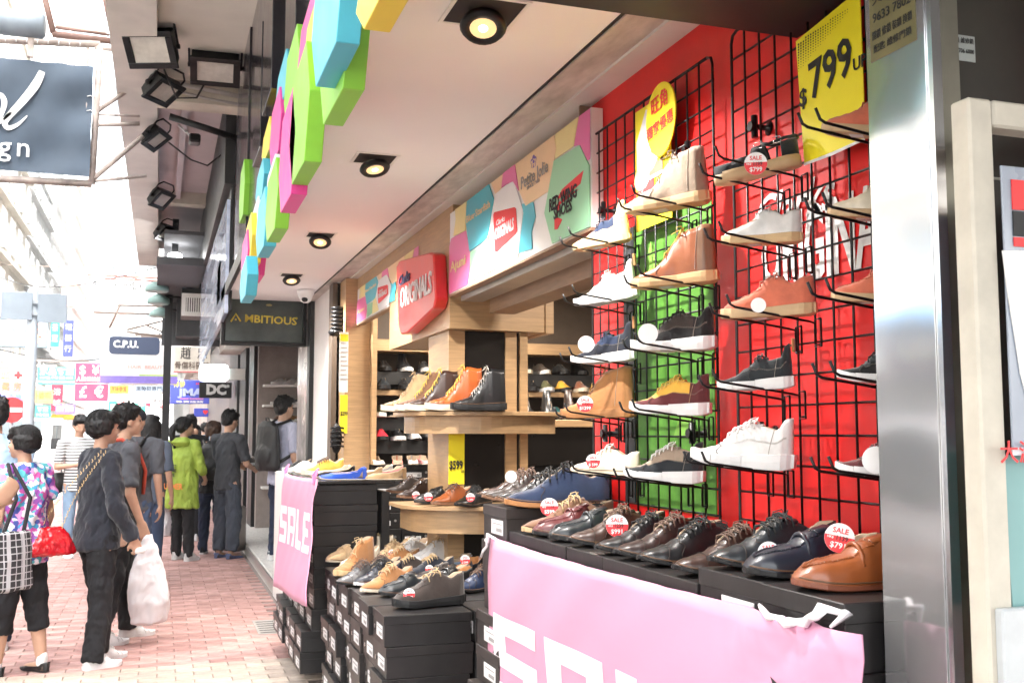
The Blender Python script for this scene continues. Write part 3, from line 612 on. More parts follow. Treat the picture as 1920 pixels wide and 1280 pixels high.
# rim: height of the collar; top: height of the closed vamp; th: throat; (fractions of the length)
K = {
 'derby':   dict(w='dress', rim=[(0, .24), (.08, .235), (.2, .19), (.36, .24), (.45, .262), (.56, .215), (.66, .17)], top=[(.5, .22), (.64, .175), (.76, .135), (.88, .118), (.95, .1), (1, .045)], th=.63, t0=.38, go=.055, sole='dress', lace=5),
 'derbysuede': dict(w='dress', rim=[(0, .26), (.08, .25), (.2, .21), (.36, .27), (.45, .285), (.56, .23), (.66, .18)], top=[(.5, .23), (.64, .18), (.76, .14), (.88, .122), (.95, .1), (1, .05)], th=.63, t0=.38, go=.05, sole='thin', lace=4),
 'loafer':  dict(w='round', rim=[(0, .22), (.08, .21), (.22, .17), (.36, .18), (.46, .26), (.52, .25), (.6, .2)], top=[(.44, .27), (.56, .235), (.66, .175), (.8, .155), (.9, .135), (.96, .1), (1, .06)], th=.5, t0=.45, go=.08, sole='moc', lace=0, moc=1),
 'sneaker': dict(w='round', rim=[(0, .36), (.06, .35), (.16, .27), (.3, .29), (.42, .31), (.54, .26), (.68, .19)], top=[(.5, .25), (.66, .19), (.78, .16), (.88, .145), (.95, .12), (1, .07)], th=.66, t0=.34, go=.05, sole='chunk', lace=6, guard=1),
 'slipsock': dict(w='round', rim=[(0, .42), (.05, .4), (.14, .29), (.28, .27), (.42, .3), (.54, .25), (.64, .2)], top=[(.44, .3), (.6, .215), (.76, .16), (.88, .135), (.95, .11), (1, .06)], th=.5, t0=.36, go=.06, sole='chunk', lace=3, guard=1, pull=1),
 'desert':  dict(w='round', rim=[(0, .5), (.1, .5), (.25, .47), (.36, .46), (.46, .38), (.58, .27), (.66, .2)], top=[(.4, .42), (.58, .25), (.7, .185), (.82, .16), (.92, .135), (.97, .1), (1, .06)], th=.6, t0=.34, go=.045, sole='crepe', lace=2),
 'boot':    dict(w='round', rim=[(0, .62), (.1, .61), (.26, .63), (.34, .62), (.43, .46), (.54, .31), (.68, .205)], top=[(.4, .5), (.6, .27), (.7, .2), (.82, .175), (.92, .15), (.97, .115), (1, .07)], th=.66, t0=.31, go=.045, sole='wedge', lace=8, shaft=1),
 'wallabee': dict(w='round', rim=[(0, .3), (.1, .29), (.22, .25), (.35, .3), (.46, .31), (.56, .26), (.64, .21)], top=[(.44, .3), (.6, .23), (.7, .2), (.82, .18), (.92, .16), (.97, .12), (1, .08)], th=.58, t0=.36, go=.06, sole='crepe', lace=2, moc=1),
 'hooded':  dict(w='round', rim=[(0, .55), (.08, .53), (.2, .36), (.32, .31), (.42, .33), (.54, .27), (.64, .2)], top=[(.44, .33), (.6, .23), (.72, .18), (.84, .155), (.93, .13), (.97, .1), (1, .06)], th=.55, t0=.38, go=.06, sole='cup', lace=2, guard=1),
 'flat':    dict(w='flat', rim=[(0, .2), (.08, .19), (.2, .13), (.4, .105), (.6, .1), (.7, .1)], top=[(.6, .11), (.72, .1), (.84, .085), (.93, .07), (1, .03)], th=.72, t0=.6, go=.12, sole='flat', lace=0),
 'trainer': dict(w='round', rim=[(0, .28), (.08, .27), (.2, .21), (.34, .25), (.45, .27), (.56, .23), (.66, .185)], top=[(.5, .23), (.64, .185), (.78, .155), (.88, .14), (.95, .12), (1, .07)], th=.64, t0=.36, go=.05, sole='cup', lace=5),
}
SOLES = { # bottom lift, top height, margin
 'dress': (.012, .03, .012), 'thin': (.006, .045, .012), 'moc': (.006, .035, .004), 'chunk': (.004, .105, .012), 'crepe': (.004, .088, .012), 'wedge': (.004, .1, .014), 'cup': (.004, .1, .008), 'flat': (.004, .022, .002)}
LSH = .29
SH = {}
RF = dict(derby=1.3, derbysuede=1.28, loafer=1.22, sneaker=1.42, slipsock=1.42, desert=1.3, boot=1.2, wallabee=1.4, hooded=1.25, flat=1.3, trainer=1.35)
for _k, _f in RF.items():
    K[_k]['rim'] = [(a, b * _f) for a, b in K[_k]['rim']]; K[_k]['top'] = [(a, b * (_f - (_f - 1.12) * min(1, max(0, (a - .55) / .3)))) for a, b in K[_k]['top']]
def hw(k, t): return interp(WD[K[k]['w']], t)
def shoe_parts(k, lo=False):
    key = (k, lo)
    if key in SH: return SH[key]
    P = K[k]; L = LSH; out = []; z0, zs, mg = SOLES[P['sole']]
    NS, M, KI = (14, 5, 3) if lo else (34, 9, 4)
    heel_up = .055 if P['sole'] == 'dress' else (.03 if P['sole'] in ('crepe', 'wedge', 'chunk') else 0)
    spring = .05 if P['sole'] in ('dress', 'chunk') else .03
    def floor_z(t):   # underside of the upper
        return zs + (heel_up * max(0, 1 - t / .55) if P['sole'] != 'dress' else .035 * max(0, 1 - t / .6)) + spring * max(0, (t - .72) / .28) ** 1.7
    bm = bmesh.new(); rows = []; ts = []
    for i in range(NS + 1):
        u = i / NS; ts.append(u + .035 * sin(2 * pi * u) * -1 * 0 + (.5 - .5 * cos(pi * u) - u) * .45)
    shaft = P.get('shaft', 0) or k == 'desert'
    for t in ts:
        w_ = hw(k, t) * L; zb = floor_z(t) * L; th = P['th']; b = max(0, min(1, (th + .03 - t) / .05)); b = b * b * (3 - 2 * b)
        rim = interp(P['rim'], t) * L; top = interp(P['top'], t) * L
        topc = max(top, zb + .004)
        side = []; gw = P['go'] * L * (1.25 if t < .3 else 1)
        if t < .06: gw = min(gw, w_ * .6)
        for j in range(M):
            s = j / (M - 1)
            a = s * pi / 2
            cy, cz = w_ * (cos(a) ** .72), zb + (topc - zb) * (sin(a) ** .82)
            # open: wall leaning inward up to the rim
            rr = max(rim, zb + .01)
            lean = gw if t > .3 else max(gw, w_ * .62)
            if shaft: lean = min(lean, w_ * .8) if t < .35 else gw
            bulge = sin(pi * s) * .06 * w_
            oy = w_ + (lean - w_) * (s ** 1.6) + bulge; oz = zb + (rr - zb) * s
            side.append((cy + (oy - cy) * b, cz + (oz - cz) * b))
        ry, rz_ = side[-1]
        inner = []
        fl = zb + .006
        for j in range(KI):
            s = j / (KI - 1)
            iy, iz = [(ry * .86, rz_ - .002), (ry * .82, rz_ * .5 + fl * .5), (ry * .7, fl), (0, fl)][j if KI == 4 else (0, 1, 3)[j]]
            cy, cz = (0, topc)
            inner.append((cy + (iy - cy) * b, cz + (iz - cz) * b))
        x = t * L
        xsh = 0
        full = [(y, z) for y, z in side] + inner
        ring = [bm.verts.new((x - (0.02 * L * (z / (.3 * L)) * max(0, .1 - t) * -6), y, z)) for y, z in full] + [bm.verts.new((x - (0.02 * L * (z / (.3 * L)) * max(0, .1 - t) * -6), -y, z)) for y, z in full[-2::-1]]
        rows.append(ring)
    nW = len(rows[0]); acc = P.get('guard', 0)
    if acc and not lo:      # hand stitches where guard and upper meet
        sb = bmesh.new(); jb = max(2, int(M * .42) + (1 if M * .42 % 1 else 0))
        for s in (0, 1):
            for i in range(3, NS - 2):
                q = lambda i_, d: rows[i_][jb + d].co if s == 0 else rows[i_][nW - 1 - jb - d].co
                for f in (0, .33, .66):
                    c0 = q(i, 0).lerp(q(i + 1, 0), f); dr = (q(i, 1) - q(i, -1)).normalized() * .0028; ou = Vector((0, -.0007 if s else .0007, .0003))
                    tube_into(sb, [c0 - dr + ou, c0 + dr + ou], .0006, 3, cap=False)
        me = me_from(sb); me.name = 'guard_stitching'; out.append(('guard_stitching', me, ('stitch2',)))
    for i in range(NS):
        for j in range(nW - 1):
            f = bm.faces.new((rows[i][j], rows[i][j + 1], rows[i + 1][j + 1], rows[i + 1][j])); f.smooth = True
            jj = j if j < nW // 2 else nW - 2 - j; t = ts[i]
            if jj >= M - 1 and t < P['th'] + .02: f.material_index = 1
            elif acc and (t < .2 or (jj < M * .42)) or (k in ('derby', 'boot', 'desert', 'trainer') and t < .16): f.material_index = 2
    for rg in (rows[0], rows[-1]):
        n = len(rg)
        for j in range(n // 2):
            try: bm.faces.new((rg[j], rg[j + 1], rg[n - 2 - j], rg[n - 1 - j])).material_index = 2 if rg is rows[0] and acc else 0
            except ValueError: pass
    bmesh.ops.remove_doubles(bm, verts=bm.verts, dist=.0002); bmesh.ops.recalc_face_normals(bm, faces=bm.faces)
    me = me_from(bm, True); me.name = 'upper'; out.append(('upper', me, ('upper', 'lining', 'accent')))
    # ---- sole
    bm = bmesh.new()
    def sole_seg(t0, t1, zt, zbm, mgn, n):
        rg = []
        for i in range(n + 1):
            t = t0 + (t1 - t0) * (.5 - .5 * cos(pi * i / n)); wv = hw(k, t) * L + mgn * L
            if t in (t0, t1) and t0 > 0.01 and t == t0: wv *= 1
            zT, zB = zt(t) * L, (zbm(t) + (.022 * max(0, 1 - t / .06) if t0 == 0 else 0)) * L; x = t * L + (mgn * L if t == 1 else -mgn * L if t == 0 else 0); e = .0025
            rg.append([bm.verts.new(p) for p in ((x, wv - e, zB), (x, wv, zB + e), (x, wv + (.0015 if P['sole'] in ('chunk', 'crepe', 'wedge') else 0), (zT + zB) / 2), (x, wv, zT - e * .6), (x, wv - e, zT), (x, -wv + e, zT), (x, -wv, zT - e * .6), (x, -wv - (.0015 if P['sole'] in ('chunk', 'crepe', 'wedge') else 0), (zT + zB) / 2), (x, -wv, zB + e), (x, -wv + e, zB))])
        for A, B in zip(rg, rg[1:]):
            for j in range(10): bm.faces.new((A[j], A[(j + 1) % 10], B[(j + 1) % 10], B[j])).smooth = False
        bm.faces.new(rg[0]); bm.faces.new(rg[-1][::-1])
    sp = lambda t: spring * max(0, (t - .72) / .28) ** 1.7
    N = 8 if lo else 20
    if P['sole'] == 'dress':
        sole_seg(0, 1, lambda t: floor_z(t) + .006, lambda t: floor_z(t) - .026, mg, N)
        sole_seg(0, .27, lambda t: floor_z(t) - .027, lambda t: 0, mg * .8, 8)
    elif P['sole'] == 'chunk':
        sole_seg(0, .47, lambda t: floor_z(t) + .03 - .02 * t, lambda t: .012 * max(0, 1 - t * 8), mg + .006, N // 2)
        sole_seg(.475, .76, lambda t: floor_z(t) + .01, lambda t: .008 + sp(t) * .9, mg, N // 2)
        sole_seg(.765, 1, lambda t: floor_z(t) + .004, lambda t: .01 + sp(t), mg, N // 2)
    else:
        sole_seg(0, 1, lambda t: floor_z(t) + (.012 if P['sole'] in ('cup', 'crepe', 'wedge') else .004), lambda t: z0 * 0 + sp(t) * .95, mg, N)
    bmesh.ops.recalc_face_normals(bm, faces=bm.faces); me = me_from(bm); me.name = 'sole'; out.append(('sole', me, ('sole',)))
    # ---- welt line
    if P['sole'] in ('dress', 'wedge', 'thin', 'moc') and not lo:
        bm = bmesh.new()
        for s in (1, -1):
            tube_into(bm, [((t) * L, s * (hw(k, t) + mg * .9) * L, (floor_z(t) + .016) * L) for t in [.02 + .97 * q / 22 for q in range(23)]], .0016, 5)
        me = me_from(bm); me.name = 'welt'; out.append(('welt', me, ('welt',)))
    # ---- tongue
    if P['lace'] or k == 'loafer':
        bm = bmesh.new(); a0 = P['t0']; a1 = P['th'] + .02; rws = []
        n = 8
        for i in range(n + 1):
            t = a0 + (a1 - a0) * i / n; z = interp(P['rim'], t) * L - .002; g = P['go'] * L * 1.05
            if i == 0: z += .006
            x = t * L - (.012 if i == 0 else 0)
            rws.append([bm.verts.new((x, -g, z - .003)), bm.verts.new((x, -g * .4, z + .001)), bm.verts.new((x, g * .4, z + .001)), bm.verts.new((x, g, z - .003))])
        for A, B in zip(rws, rws[1:]):
            for j in range(3): bm.faces.new((A[j], B[j], B[j + 1], A[j + 1])).smooth = True
        r = bmesh.ops.extrude_face_region(bm, geom=list(bm.faces)); bmesh.ops.translate(bm, verts=[v for v in r['geom'] if isinstance(v, bmesh.types.BMVert)], vec=(-.001, 0, -.003))
        bmesh.ops.recalc_face_normals(bm, faces=bm.faces)
        me = me_from(bm); me.name = 'tongue'; out.append(('tongue', me, ('accent' if not acc else 'upper',)))
    # ---- laces
    if P['lace'] and not lo:
        bm = bmesh.new(); n = P['lace']; a0 = P['t0'] + .03; a1 = P['th'] - .03; g = (P['go'] + .034) * L
        def q(t, s): return Vector((t * L, s * g, interp(P['rim'], t) * L + .0015))
        for i in range(n):
            t = a0 + (a1 - a0) * i / max(1, n - 1); A = q(t, -1); B = q(t, 1); mid = (A + B) / 2 + Vector((0, 0, .005))
            tube_into(bm, [A - Vector((.001, .008, .013)), A + Vector((0, 0, .004)), mid + Vector((0, 0, .004)), B + Vector((0, 0, .004)), B - Vector((.001, -.008, .013))], .0024, 5)
            if i < n - 1:
                t2 = a0 + (a1 - a0) * (i + 1) / max(1, n - 1); A = q(t, -1); B = q(t2, 1); mid = (A + B) / 2 + Vector((0, 0, .0075)); tube_into(bm, [A, mid, B], .0017, 5)
                A = q(t, 1); B = q(t2, -1); mid = (A + B) / 2 + Vector((0, 0, .009)); tube_into(bm, [A, mid, B], .0017, 5)
        A = q(a0, 0) + Vector((0, 0, .006))
        for s in (1, -1):
            tube_into(bm, [A, A + Vector((.0, s * .012, .012)), A + Vector((.012, s * .028, .006)), A + Vector((.016, s * .02, -.006)), A + Vector((.004, s * .006, .001))], .0016, 5)
            tube_into(bm, [A, A + Vector((.01, s * .012, -.001)), A + Vector((.03, s * .03, -.016))], .0014, 5)
        me = me_from(bm); me.name = 'laces'; out.append(('laces', me, ('lace',)))
    if P.get('moc') and not lo:   # raised hand-sewn seam round the toe
        bm = bmesh.new(); pts = []
        for s in range(41):
            u = -1 + 2 * s / 40; t = P['th'] - .04 + (.93 - P['th'] + .04) * (1 - abs(u) ** 2.2); y = math.copysign(1, u) * min(abs(u) ** .7, 1) * hw(k, t) * L * .62
            if abs(u) < 1e-6: y = 0
            zt = interp(P['top'], t) * L; zb = floor_z(t) * L; yy = abs(y) / (hw(k, t) * L); z = zb + (zt - zb) * (1 - yy ** 2.6) ** .45
            pts.append(Vector((t * L, y, z + .0008)))
        tube_into(bm, pts, .0022, 5)
        for i in range(0, 40):
            p = pts[i]; d = (pts[i + 1] - pts[i]); nrm = Vector((d.y, -d.x, 0)).normalized() * .004
            tube_into(bm, [p - nrm, p + Vector((0, 0, .0022)), p + nrm], .001, 4, cap=False)
        me = me_from(bm); me.name = 'apron_seam'; out.append(('apron_seam', me, ('accent',)))
        if k == 'loafer':
            bm = bmesh.new(); zz = interp(P['top'], .6) * L
            tube_into(bm, [(.6 * L, s * .135 * L, z) for s, z in ((-1, zz * .55), (-.8, zz * .85), (-.4, zz * 1.02), (0, zz * 1.07), (.4, zz * 1.02), (.8, zz * .85), (1, zz * .55))], .0045, 6)
            me = me_from(bm); me.name = 'strap'; out.append(('strap', me, ('upper',)))
    if P.get('pull') and not lo:
        bm = bmesh.new(); z = interp(P['rim'], 0) * L
        bx(bm, (-.012, -.011, z - .035), (-.002, .011, z + .018), .002); me = me_from(bm); me.name = 'pull_tab'; out.append(('pull_tab', me, ('tab',)))
    if not lo and k in ('derby', 'derbysuede', 'boot', 'desert', 'sneaker', 'trainer', 'slipsock'):   # seams across the toe and down the quarter
        bm = bmesh.new()
        def closed(t, a, e=.0007):
            w_ = hw(k, t) * L; zb = floor_z(t) * L; tp = max(interp(P['top'], t) * L, zb + .004); return Vector((t * L, (w_ + e) * math.copysign(abs(cos(a)) ** .72, cos(a)), zb + (tp - zb) * max(0, sin(a)) ** .82 + e))
        if k in ('derby', 'trainer', 'boot'): tube_into(bm, [closed(.80 - .03 * sin(pi * q / 20), .08 + (pi - .16) * q / 20) for q in range(21)], .0011, 5)
        for s in (0, 1):
            tube_into(bm, [closed(P['th'] + .035 - .11 * (1 - q / 9) ** 1.5 * (0 if q > 6 else 0) - .0 + .02 * sin(q), (.06 + 1.2 * q / 9) if s == 0 else pi - (.06 + 1.2 * q / 9)) for q in range(10)], .001, 5)
        me = me_from(bm); me.name = 'seam'; out.append(('seam', me, ('seam',)))
    if not lo and (K[k].get('guard') or k in ('derby', 'trainer', 'desert', 'derbysuede', 'boot')):   # stitched edge lines
        bm = bmesh.new()
        for s in (1, -1):
            pts = []
            for q_ in range(14):
                t = .2 + .1 * sin(q_ / 13 * pi) if 0 else (.22 - .04 * (q_ / 13)); u = q_ / 13; zb = floor_z(t) * L; rm = interp(P['rim'], t) * L; w_ = hw(k, t) * L
                gw = max(P['go'] * L * 1.25, w_ * .62); y = w_ + (gw - w_) * u ** 1.6 + sin(pi * u) * .06 * w_
                pts.append((t * L, s * (y + .0006), zb + (rm - zb) * u))
            tube_into(bm, pts[1:], .0009, 4)
        me = me_from(bm); me.name = 'stitching'; out.append(('stitching', me, ('stitch',)))
    for n_, m, sl in out:
        for _ in sl: m.materials.append(None)
    SH[key] = out; return out
LBLW = mat('size_sticker', (.6, .59, .57), .5, var=.05)
LEA = {}
def leather(name, c, rough=.4, coat=.14): return mat('leather_' + name, c, rough, var=.18, scale=9, bump=.12, coat=coat)
def suede(name, c): return mat('suede_' + name, c, .9, var=.16, scale=16, bump=.35, sheen=.3)
def rub(name, c):
    if name == 'white': c = (.66, .66, .66)
    return mat('rubber_' + name, c, .6, var=.06, scale=12, bump=.1)
C_ = dict(black=(.006, .006, .007), brown=(.04, .016, .01), dkbrown=(.022, .009, .007), tan=(.34, .15, .05), cognac=(.26, .07, .018), navy=(.008, .011, .022), blue=(.01, .022, .06), grey=(.09, .09, .095), taupe=(.3, .23, .17),
          sand=(.52, .36, .2), cream=(.68, .6, .47), white=(.66, .65, .64), coral=(.58, .15, .085), maroon=(.1, .018, .02), yellow=(.75, .42, .06), slate=(.013, .017, .021), olive=(.12, .12, .06), red=(.6, .02, .04), royal=(.03, .1, .55), silver=(.6, .6, .6), pink=(.75, .3, .3), orange=(.42, .09, .015), crepe=(.55, .38, .2), gum=(.6, .4, .2), teal=(.05, .3, .32), midbrown=(.2, .1, .055), choc=(.035, .024, .02), ltblue=(.35, .45, .6))
def mk(fin, c): return {'l': leather, 's': suede, 'r': rub}[fin](c, C_[c])
ROPE = mat('tag_string', (.75, .75, .75), .5, var=0)
TAGW, TAGR = mat('tag_white', (.85, .84, .84), .45, var=0), mat('tag_red', (.78, .03, .04), .45, var=0)
def orient(o, heel, toe, roll=0, L=LSH, up=None, scale=None):
    heel, toe = Vector(heel), Vector(toe); x = (toe - heel); ln = x.length; x.normalize(); up = Vector(up or (0, 0, 1))
    y = up.cross(x).normalized(); z = x.cross(y); M = Matrix((x, y, z)).transposed().to_4x4() @ Matrix.Rotation(roll, 4, 'X')
    s = scale or ln / L; o.location = heel; o.rotation_euler = M.to_euler(); o.scale = (s, s, s)
def shoe(k, heel, toe, label, cols, cat='shoe', group=None, lo=False, roll=0, scale=None, mirror=False):
    """cols: dict of roles upper/accent/lining/sole/lace/welt/tab/stitch -> material"""
    t = thing({'derby': 'lace_up_shoe', 'derbysuede': 'lace_up_shoe', 'loafer': 'loafer', 'sneaker': 'sneaker', 'slipsock': 'sneaker', 'desert': 'desert_boot', 'boot': 'laced_boot', 'wallabee': 'moccasin_shoe', 'hooded': 'moccasin_shoe', 'flat': 'ballet_flat', 'trainer': 'sneaker'}[k], label, cat if k not in ('boot', 'desert') else 'boot', group=group)
    base = dict(lining=mat('lining', (.45, .34, .24), .7), sole=rub('black', C_['black']), lace=cols.get('upper'), welt=mat('welt_brown', (.12, .06, .03), .5), tab=mk('s', 'tan'), stitch=mat('stitch', (.35, .3, .25), .7), accent=cols.get('upper'), stitch2=mat('stitch2', (.3, .26, .22), .7, var=0), seam=mat('seam_dark', (.03, .02, .015), .6, var=0))
    base.update(cols)
    for n_, me, sl in shoe_parts(k, lo):
        if n_ == 'stitching' and 'stitch' not in cols: continue
        o = bpy.data.objects.new(n_, me); COL.objects.link(o); o.parent = t
        for i, r in enumerate(sl): o.material_slots[i].link = 'OBJECT'; o.material_slots[i].material = base[r]
    orient(t, heel, toe, roll, scale=scale)
    return t
def sale_tag(parent, pos, text_='$ 599', old='1139', r=.026, roll=0, plain=False, frame=None, string=None, label=None):
    """round paper tag, white above red, hung on a shoe; pos in world, facing the camera side"""
    pos = Vector(pos)
    Mi = (Matrix.Translation(parent.location) @ parent.rotation_euler.to_matrix().to_4x4() @ Matrix.Diagonal((*parent.scale, 1))).inverted()
    d = (Vector((0, -.3, EYE)) - pos); d.z *= .6; d.normalize()
    z = d; x = Vector((0, 0, 1)).cross(z).normalized(); y = z.cross(x)
    M = Matrix((x, y, z)).transposed().to_4x4() @ Matrix.Rotation(roll, 4, 'Z')
    def add(n_, me, m, par=None):
        me.transform(Mi @ Matrix.Translation(pos) @ M); o = link(n_, me, None, m); o.parent = par or parent; return o
    def cut(poly, th, z0): bm = bmesh.new(); prism_into(bm, [Vector((a, b, z0)) for a, b in poly], (0, 0, th)); bmesh.ops.recalc_face_normals(bm, faces=bm.faces); return me_from(bm)
    tg = add('price_tag', cut(circ(r, 24), .0008, 0), TAGW)
    if label: tg['label'] = label
    if not plain:
        add('red_half', cut([(r * .99 * cos(a), r * .99 * sin(a)) for a in [pi - .12 + (pi + .24) * k / 20 for k in range(21)]], .0003, .0009), TAGR, tg)
        for (s, yy, sz, mm) in (('SALE', r * .48, r * .5, TAGR), (text_, -r * .52, r * .55, TAGW), (old, -.02 * r, r * .42, PBLACK), ('HK$', -.02 * r - .0 * r, r * .22, TAGW)):
            me = text_mesh(s, .0002, 1, .02).copy(); me.materials.clear(); me.transform(Matrix.Translation(((-.6 if s == 'HK$' else .15 if s == old else 0) * r, yy, .0015)) @ Matrix.Diagonal((sz, sz, 1, 1))); add('lettering', me, mm, tg)
    if string is not None:
        q = Vector(string); p1 = pos + y * 0 + (M @ Vector((0, r * .85, .001, )).to_4d()).to_3d()
        bm = bmesh.new(); side = (M @ Vector((.012, 0, 0, 0))).to_3d()
        tube_into(bm, [p1, (p1 + q) / 2 + side * 1.3 + Vector((0, 0, .012)), q + Vector((0, 0, .004)), (p1 + q) / 2 - side * .8 + Vector((0, 0, .006)), p1], .0006, 4, cap=False)
        add('tag_string', me_from(bm), ROPE)
    return tg

# ---------------------------------------------------------------- shoes on the wall hooks
G1 = 'shoes hung on the wire grid of the red wall'
hookn = [0]
def hook_mesh(L_=.225):
    bm = bmesh.new(); tube_into(bm, [(0, 0, -.05), (-.012, 0, -.05), (-.012, 0, .0), (-.03, 0, .004), (-L_, 0, .03), (-L_ - .012, 0, .036), (-L_ - .022, 0, .058)], .0032, 6)
    tube_into(bm, [(-.004, -.012, .01), (-.004, -.012, -.055), (-.004, .012, -.055), (-.004, .012, .01), (-.004, -.012, .01)], .0028, 5)
    return me_from(bm)
HK = hook_mesh(); HK.materials.append(BLKMET); HK.name = 'display_hook'
def hooks(heel, toe, name):
    for s, fr in (('nearer', .24), ('farther', .74)):
        p = heel.lerp(toe, fr); o = bpy.data.objects.new('display_hook', HK); COL.objects.link(o)
        z = p.z - .006 - (1.462 - p.x) * .11
        o.location = (1.462, p.y, z)
        tag(o, '%s black wire hook under the %s' % (s, name), 'hook', 'wire hooks holding the wall shoes')
def wall_shoe(k, toe_px, heel_px, Yc, name, label, cols, yaw=46, tagp=None, **kw):
    """toe/heel: pixels of the lower near edge of the sole"""
    mid = W((toe_px[0] + heel_px[0]) / 2, (toe_px[1] + heel_px[1]) / 2, X=1.352)
    a = radians(yaw); d = Vector((-cos(a), sin(a), 0)); n = Vector((sin(a), cos(a), 0))
    toe = Wplane(*toe_px, mid, n); heel = Wplane(*heel_px, mid, n)
    over = (heel.x) - 1.445
    t = shoe(k, heel, toe, label, cols, group=None, **kw)
    bm = bmesh.new(); bx(bm, (.5 * LSH, -.022, .0035 * LSH - .003), (.66 * LSH, .02, .0035 * LSH - .0015)); o = link('size_sticker', me_from(bm), None, LBLW); o.parent = t
    hooks(heel, toe, name)
    return t, heel, toe
R_W = rub('white', (.66, .66, .66)); R_C = rub('crepe', C_['crepe']); R_G = rub('gum', C_['gum']); R_K = rub('black', C_['black']); LW = mat('lace_white', (.8, .79, .77), .8); LY = mat('lace_yellow', (.7, .5, .1), .8); LT = mat('lace_tan', (.5, .36, .2), .8); LB = mat('lace_black', (.02, .02, .02), .8)
def cc(u, s, a=None, l=None, fin='s', lin=None, st=None, afin=None):
    d = dict(upper=mk(fin, u), sole=s)
    if a: d['accent'] = mk(afin or fin, a)
    d['lace'] = l or d['upper']
    if lin: d['lining'] = mk('s', lin)
    d['stitch'] = st or mat('stitch2', (.3, .26, .22), .7, var=0)
    return d
WS = [
 # column 1
 ('hooded', (1078, 474), (1183, 450), 3.26, 'blue and tan moccasin', 'blue and tan hooded moccasin shoe below the brand panel, top left of the wall shoes', cc('blue', R_C, 'sand')),
 ('slipsock', (1080, 580), (1196, 558), 3.24, 'white sock sneaker', 'white sock sneaker with brown heel tab in the leftmost column', cc('white', R_W, None, LW, 'r')),
 ('slipsock', (1074, 686), (1190, 676), 3.22, 'navy sock sneaker', 'navy suede sneaker with white sole and tan pull tab in the leftmost column', cc('blue', R_W, 'navy')),
 ('desert', (1055, 785), (1190, 782), 3.22, 'tan ankle boot', 'tan nubuck ankle boot with round sale tag in the leftmost column', cc('tan', mk('r', 'tan'))),
 ('derbysuede', (1073, 886), (1200, 892), 3.20, 'cream saddle shoe', 'cream suede saddle shoe with dark brown heel, lowest of the leftmost column', cc('cream', rub('cream', C_['cream']), 'maroon', LW, st=LW)),
 # column 2
 ('desert', (1176, 406), (1332, 378), 2.78, 'tall sand boot', 'tall sand suede desert boot with pale crepe sole beside the yellow poster', cc('taupe', R_C, 'taupe')),
 ('desert', (1186, 545), (1346, 528), 2.77, 'brown desert boot', 'brown leather desert boot with thick gum sole and yellow laces, on the green poster', cc('cognac', R_G, 'midbrown', LY, 'l', afin='l')),
 ('sneaker', (1186, 662), (1340, 656), 2.76, 'black suede sneaker', 'black and charcoal suede sneaker with white split sole and blank white tag', cc('choc', R_W, 'black', LB)),
 ('sneaker', (1183, 776), (1330, 780), 2.74, 'yellow and maroon sneaker', 'mustard yellow and maroon suede sneaker with white split sole', cc('yellow', R_W, 'maroon', LY, st=LT)),
 ('sneaker', (1172, 898), (1318, 908), 2.70, 'taupe and black sneaker', 'taupe and black suede sneaker with white split sole, lowest of its column', cc('taupe', R_W, 'slate', LW)),
 # column 3
 ('wallabee', (1355, 462), (1503, 455), 2.27, 'white crepe shoe', 'white leather moccasin with sand heel and crepe sole, below the black sandal', cc('white', R_C, 'sand', None, 'l', afin='s')),
 ('wallabee', (1355, 602), (1530, 590), 2.26, 'coral moccasin', 'whole coral pink suede moccasin with pale crepe sole in the third column', cc('coral', rub('sand', C_['sand']), 'coral')),
 ('slipsock', (1348, 734), (1488, 728), 2.25, 'dark grey sneaker', 'dark grey knit sock sneaker with striped heel loop and white sole', cc('slate', R_W, 'slate')),
 ('sneaker', (1298, 868), (1487, 884), 2.26, 'white sneaker', 'white low sneaker with white laces and tan heel tab in front of the red wall', cc('white', R_W, None, LW, 'l')),
 # column 4
 ('wallabee', (1541, 252), (1700, 258), 1.90, 'coral shoe at the yellow poster', 'coral suede moccasin half hidden by the column, in front of the $799 poster', cc('coral', rub('sand', C_['sand']), 'coral')),
 ('wallabee', (1553, 410), (1715, 412), 1.90, 'cream shoe by the column', 'cream leather moccasin cut off by the steel column', cc('cream', rub('sand', C_['sand']), 'cream', None, 'l')),
 ('wallabee', (1560, 566), (1722, 570), 1.90, 'orange shoe by the column', 'bright orange suede shoe cut off by the steel column', cc('coral', rub('sand', C_['sand']), 'orange')),
 ('sneaker', (1571, 716), (1730, 722), 1.90, 'black shoe by the column', 'black suede sneaker with white sole cut off by the steel column', cc('slate', R_W, 'black', LB)),
 ('sneaker', (1568, 888), (1728, 898), 1.90, 'maroon shoe by the column', 'maroon suede sneaker with white sole and white disc tag by the steel column', cc('maroon', R_W, 'maroon')),
]
WSO = {}
for a in WS:
    t, hl, to = wall_shoe(*a); WSO[a[4]] = (t, hl, to)
def wtag(key, px, py, **k):
    t, hl, to = WSO[key]; mid = (hl + to) / 2; v_ = Vector((sin(PS + .15), cos(PS + .15), 0)); p = Wplane(px, py, mid - v_ * .1, v_); s = k.pop('s', None)
    sale_tag(t, p, string=Wplane(*s, mid - v_ * .05, v_) if s else None, **k)
WSC = 1
wtag('tan ankle boot', 1097, 757, r=.026, text_='$1299', old='1529', s=(1125, 700)); wtag('cream saddle shoe', 1112, 864, r=.022, s=(1130, 820))
wtag('navy sock sneaker', 1099, 645, plain=True, r=.026, s=(1140, 620)); wtag('black suede sneaker', 1215, 625, plain=True, r=.027, s=(1255, 590))
wtag('coral moccasin', 1422, 572, plain=True, r=.017, s=(1405, 530)); wtag('maroon shoe by the column', 1643, 862, plain=True, r=.026)
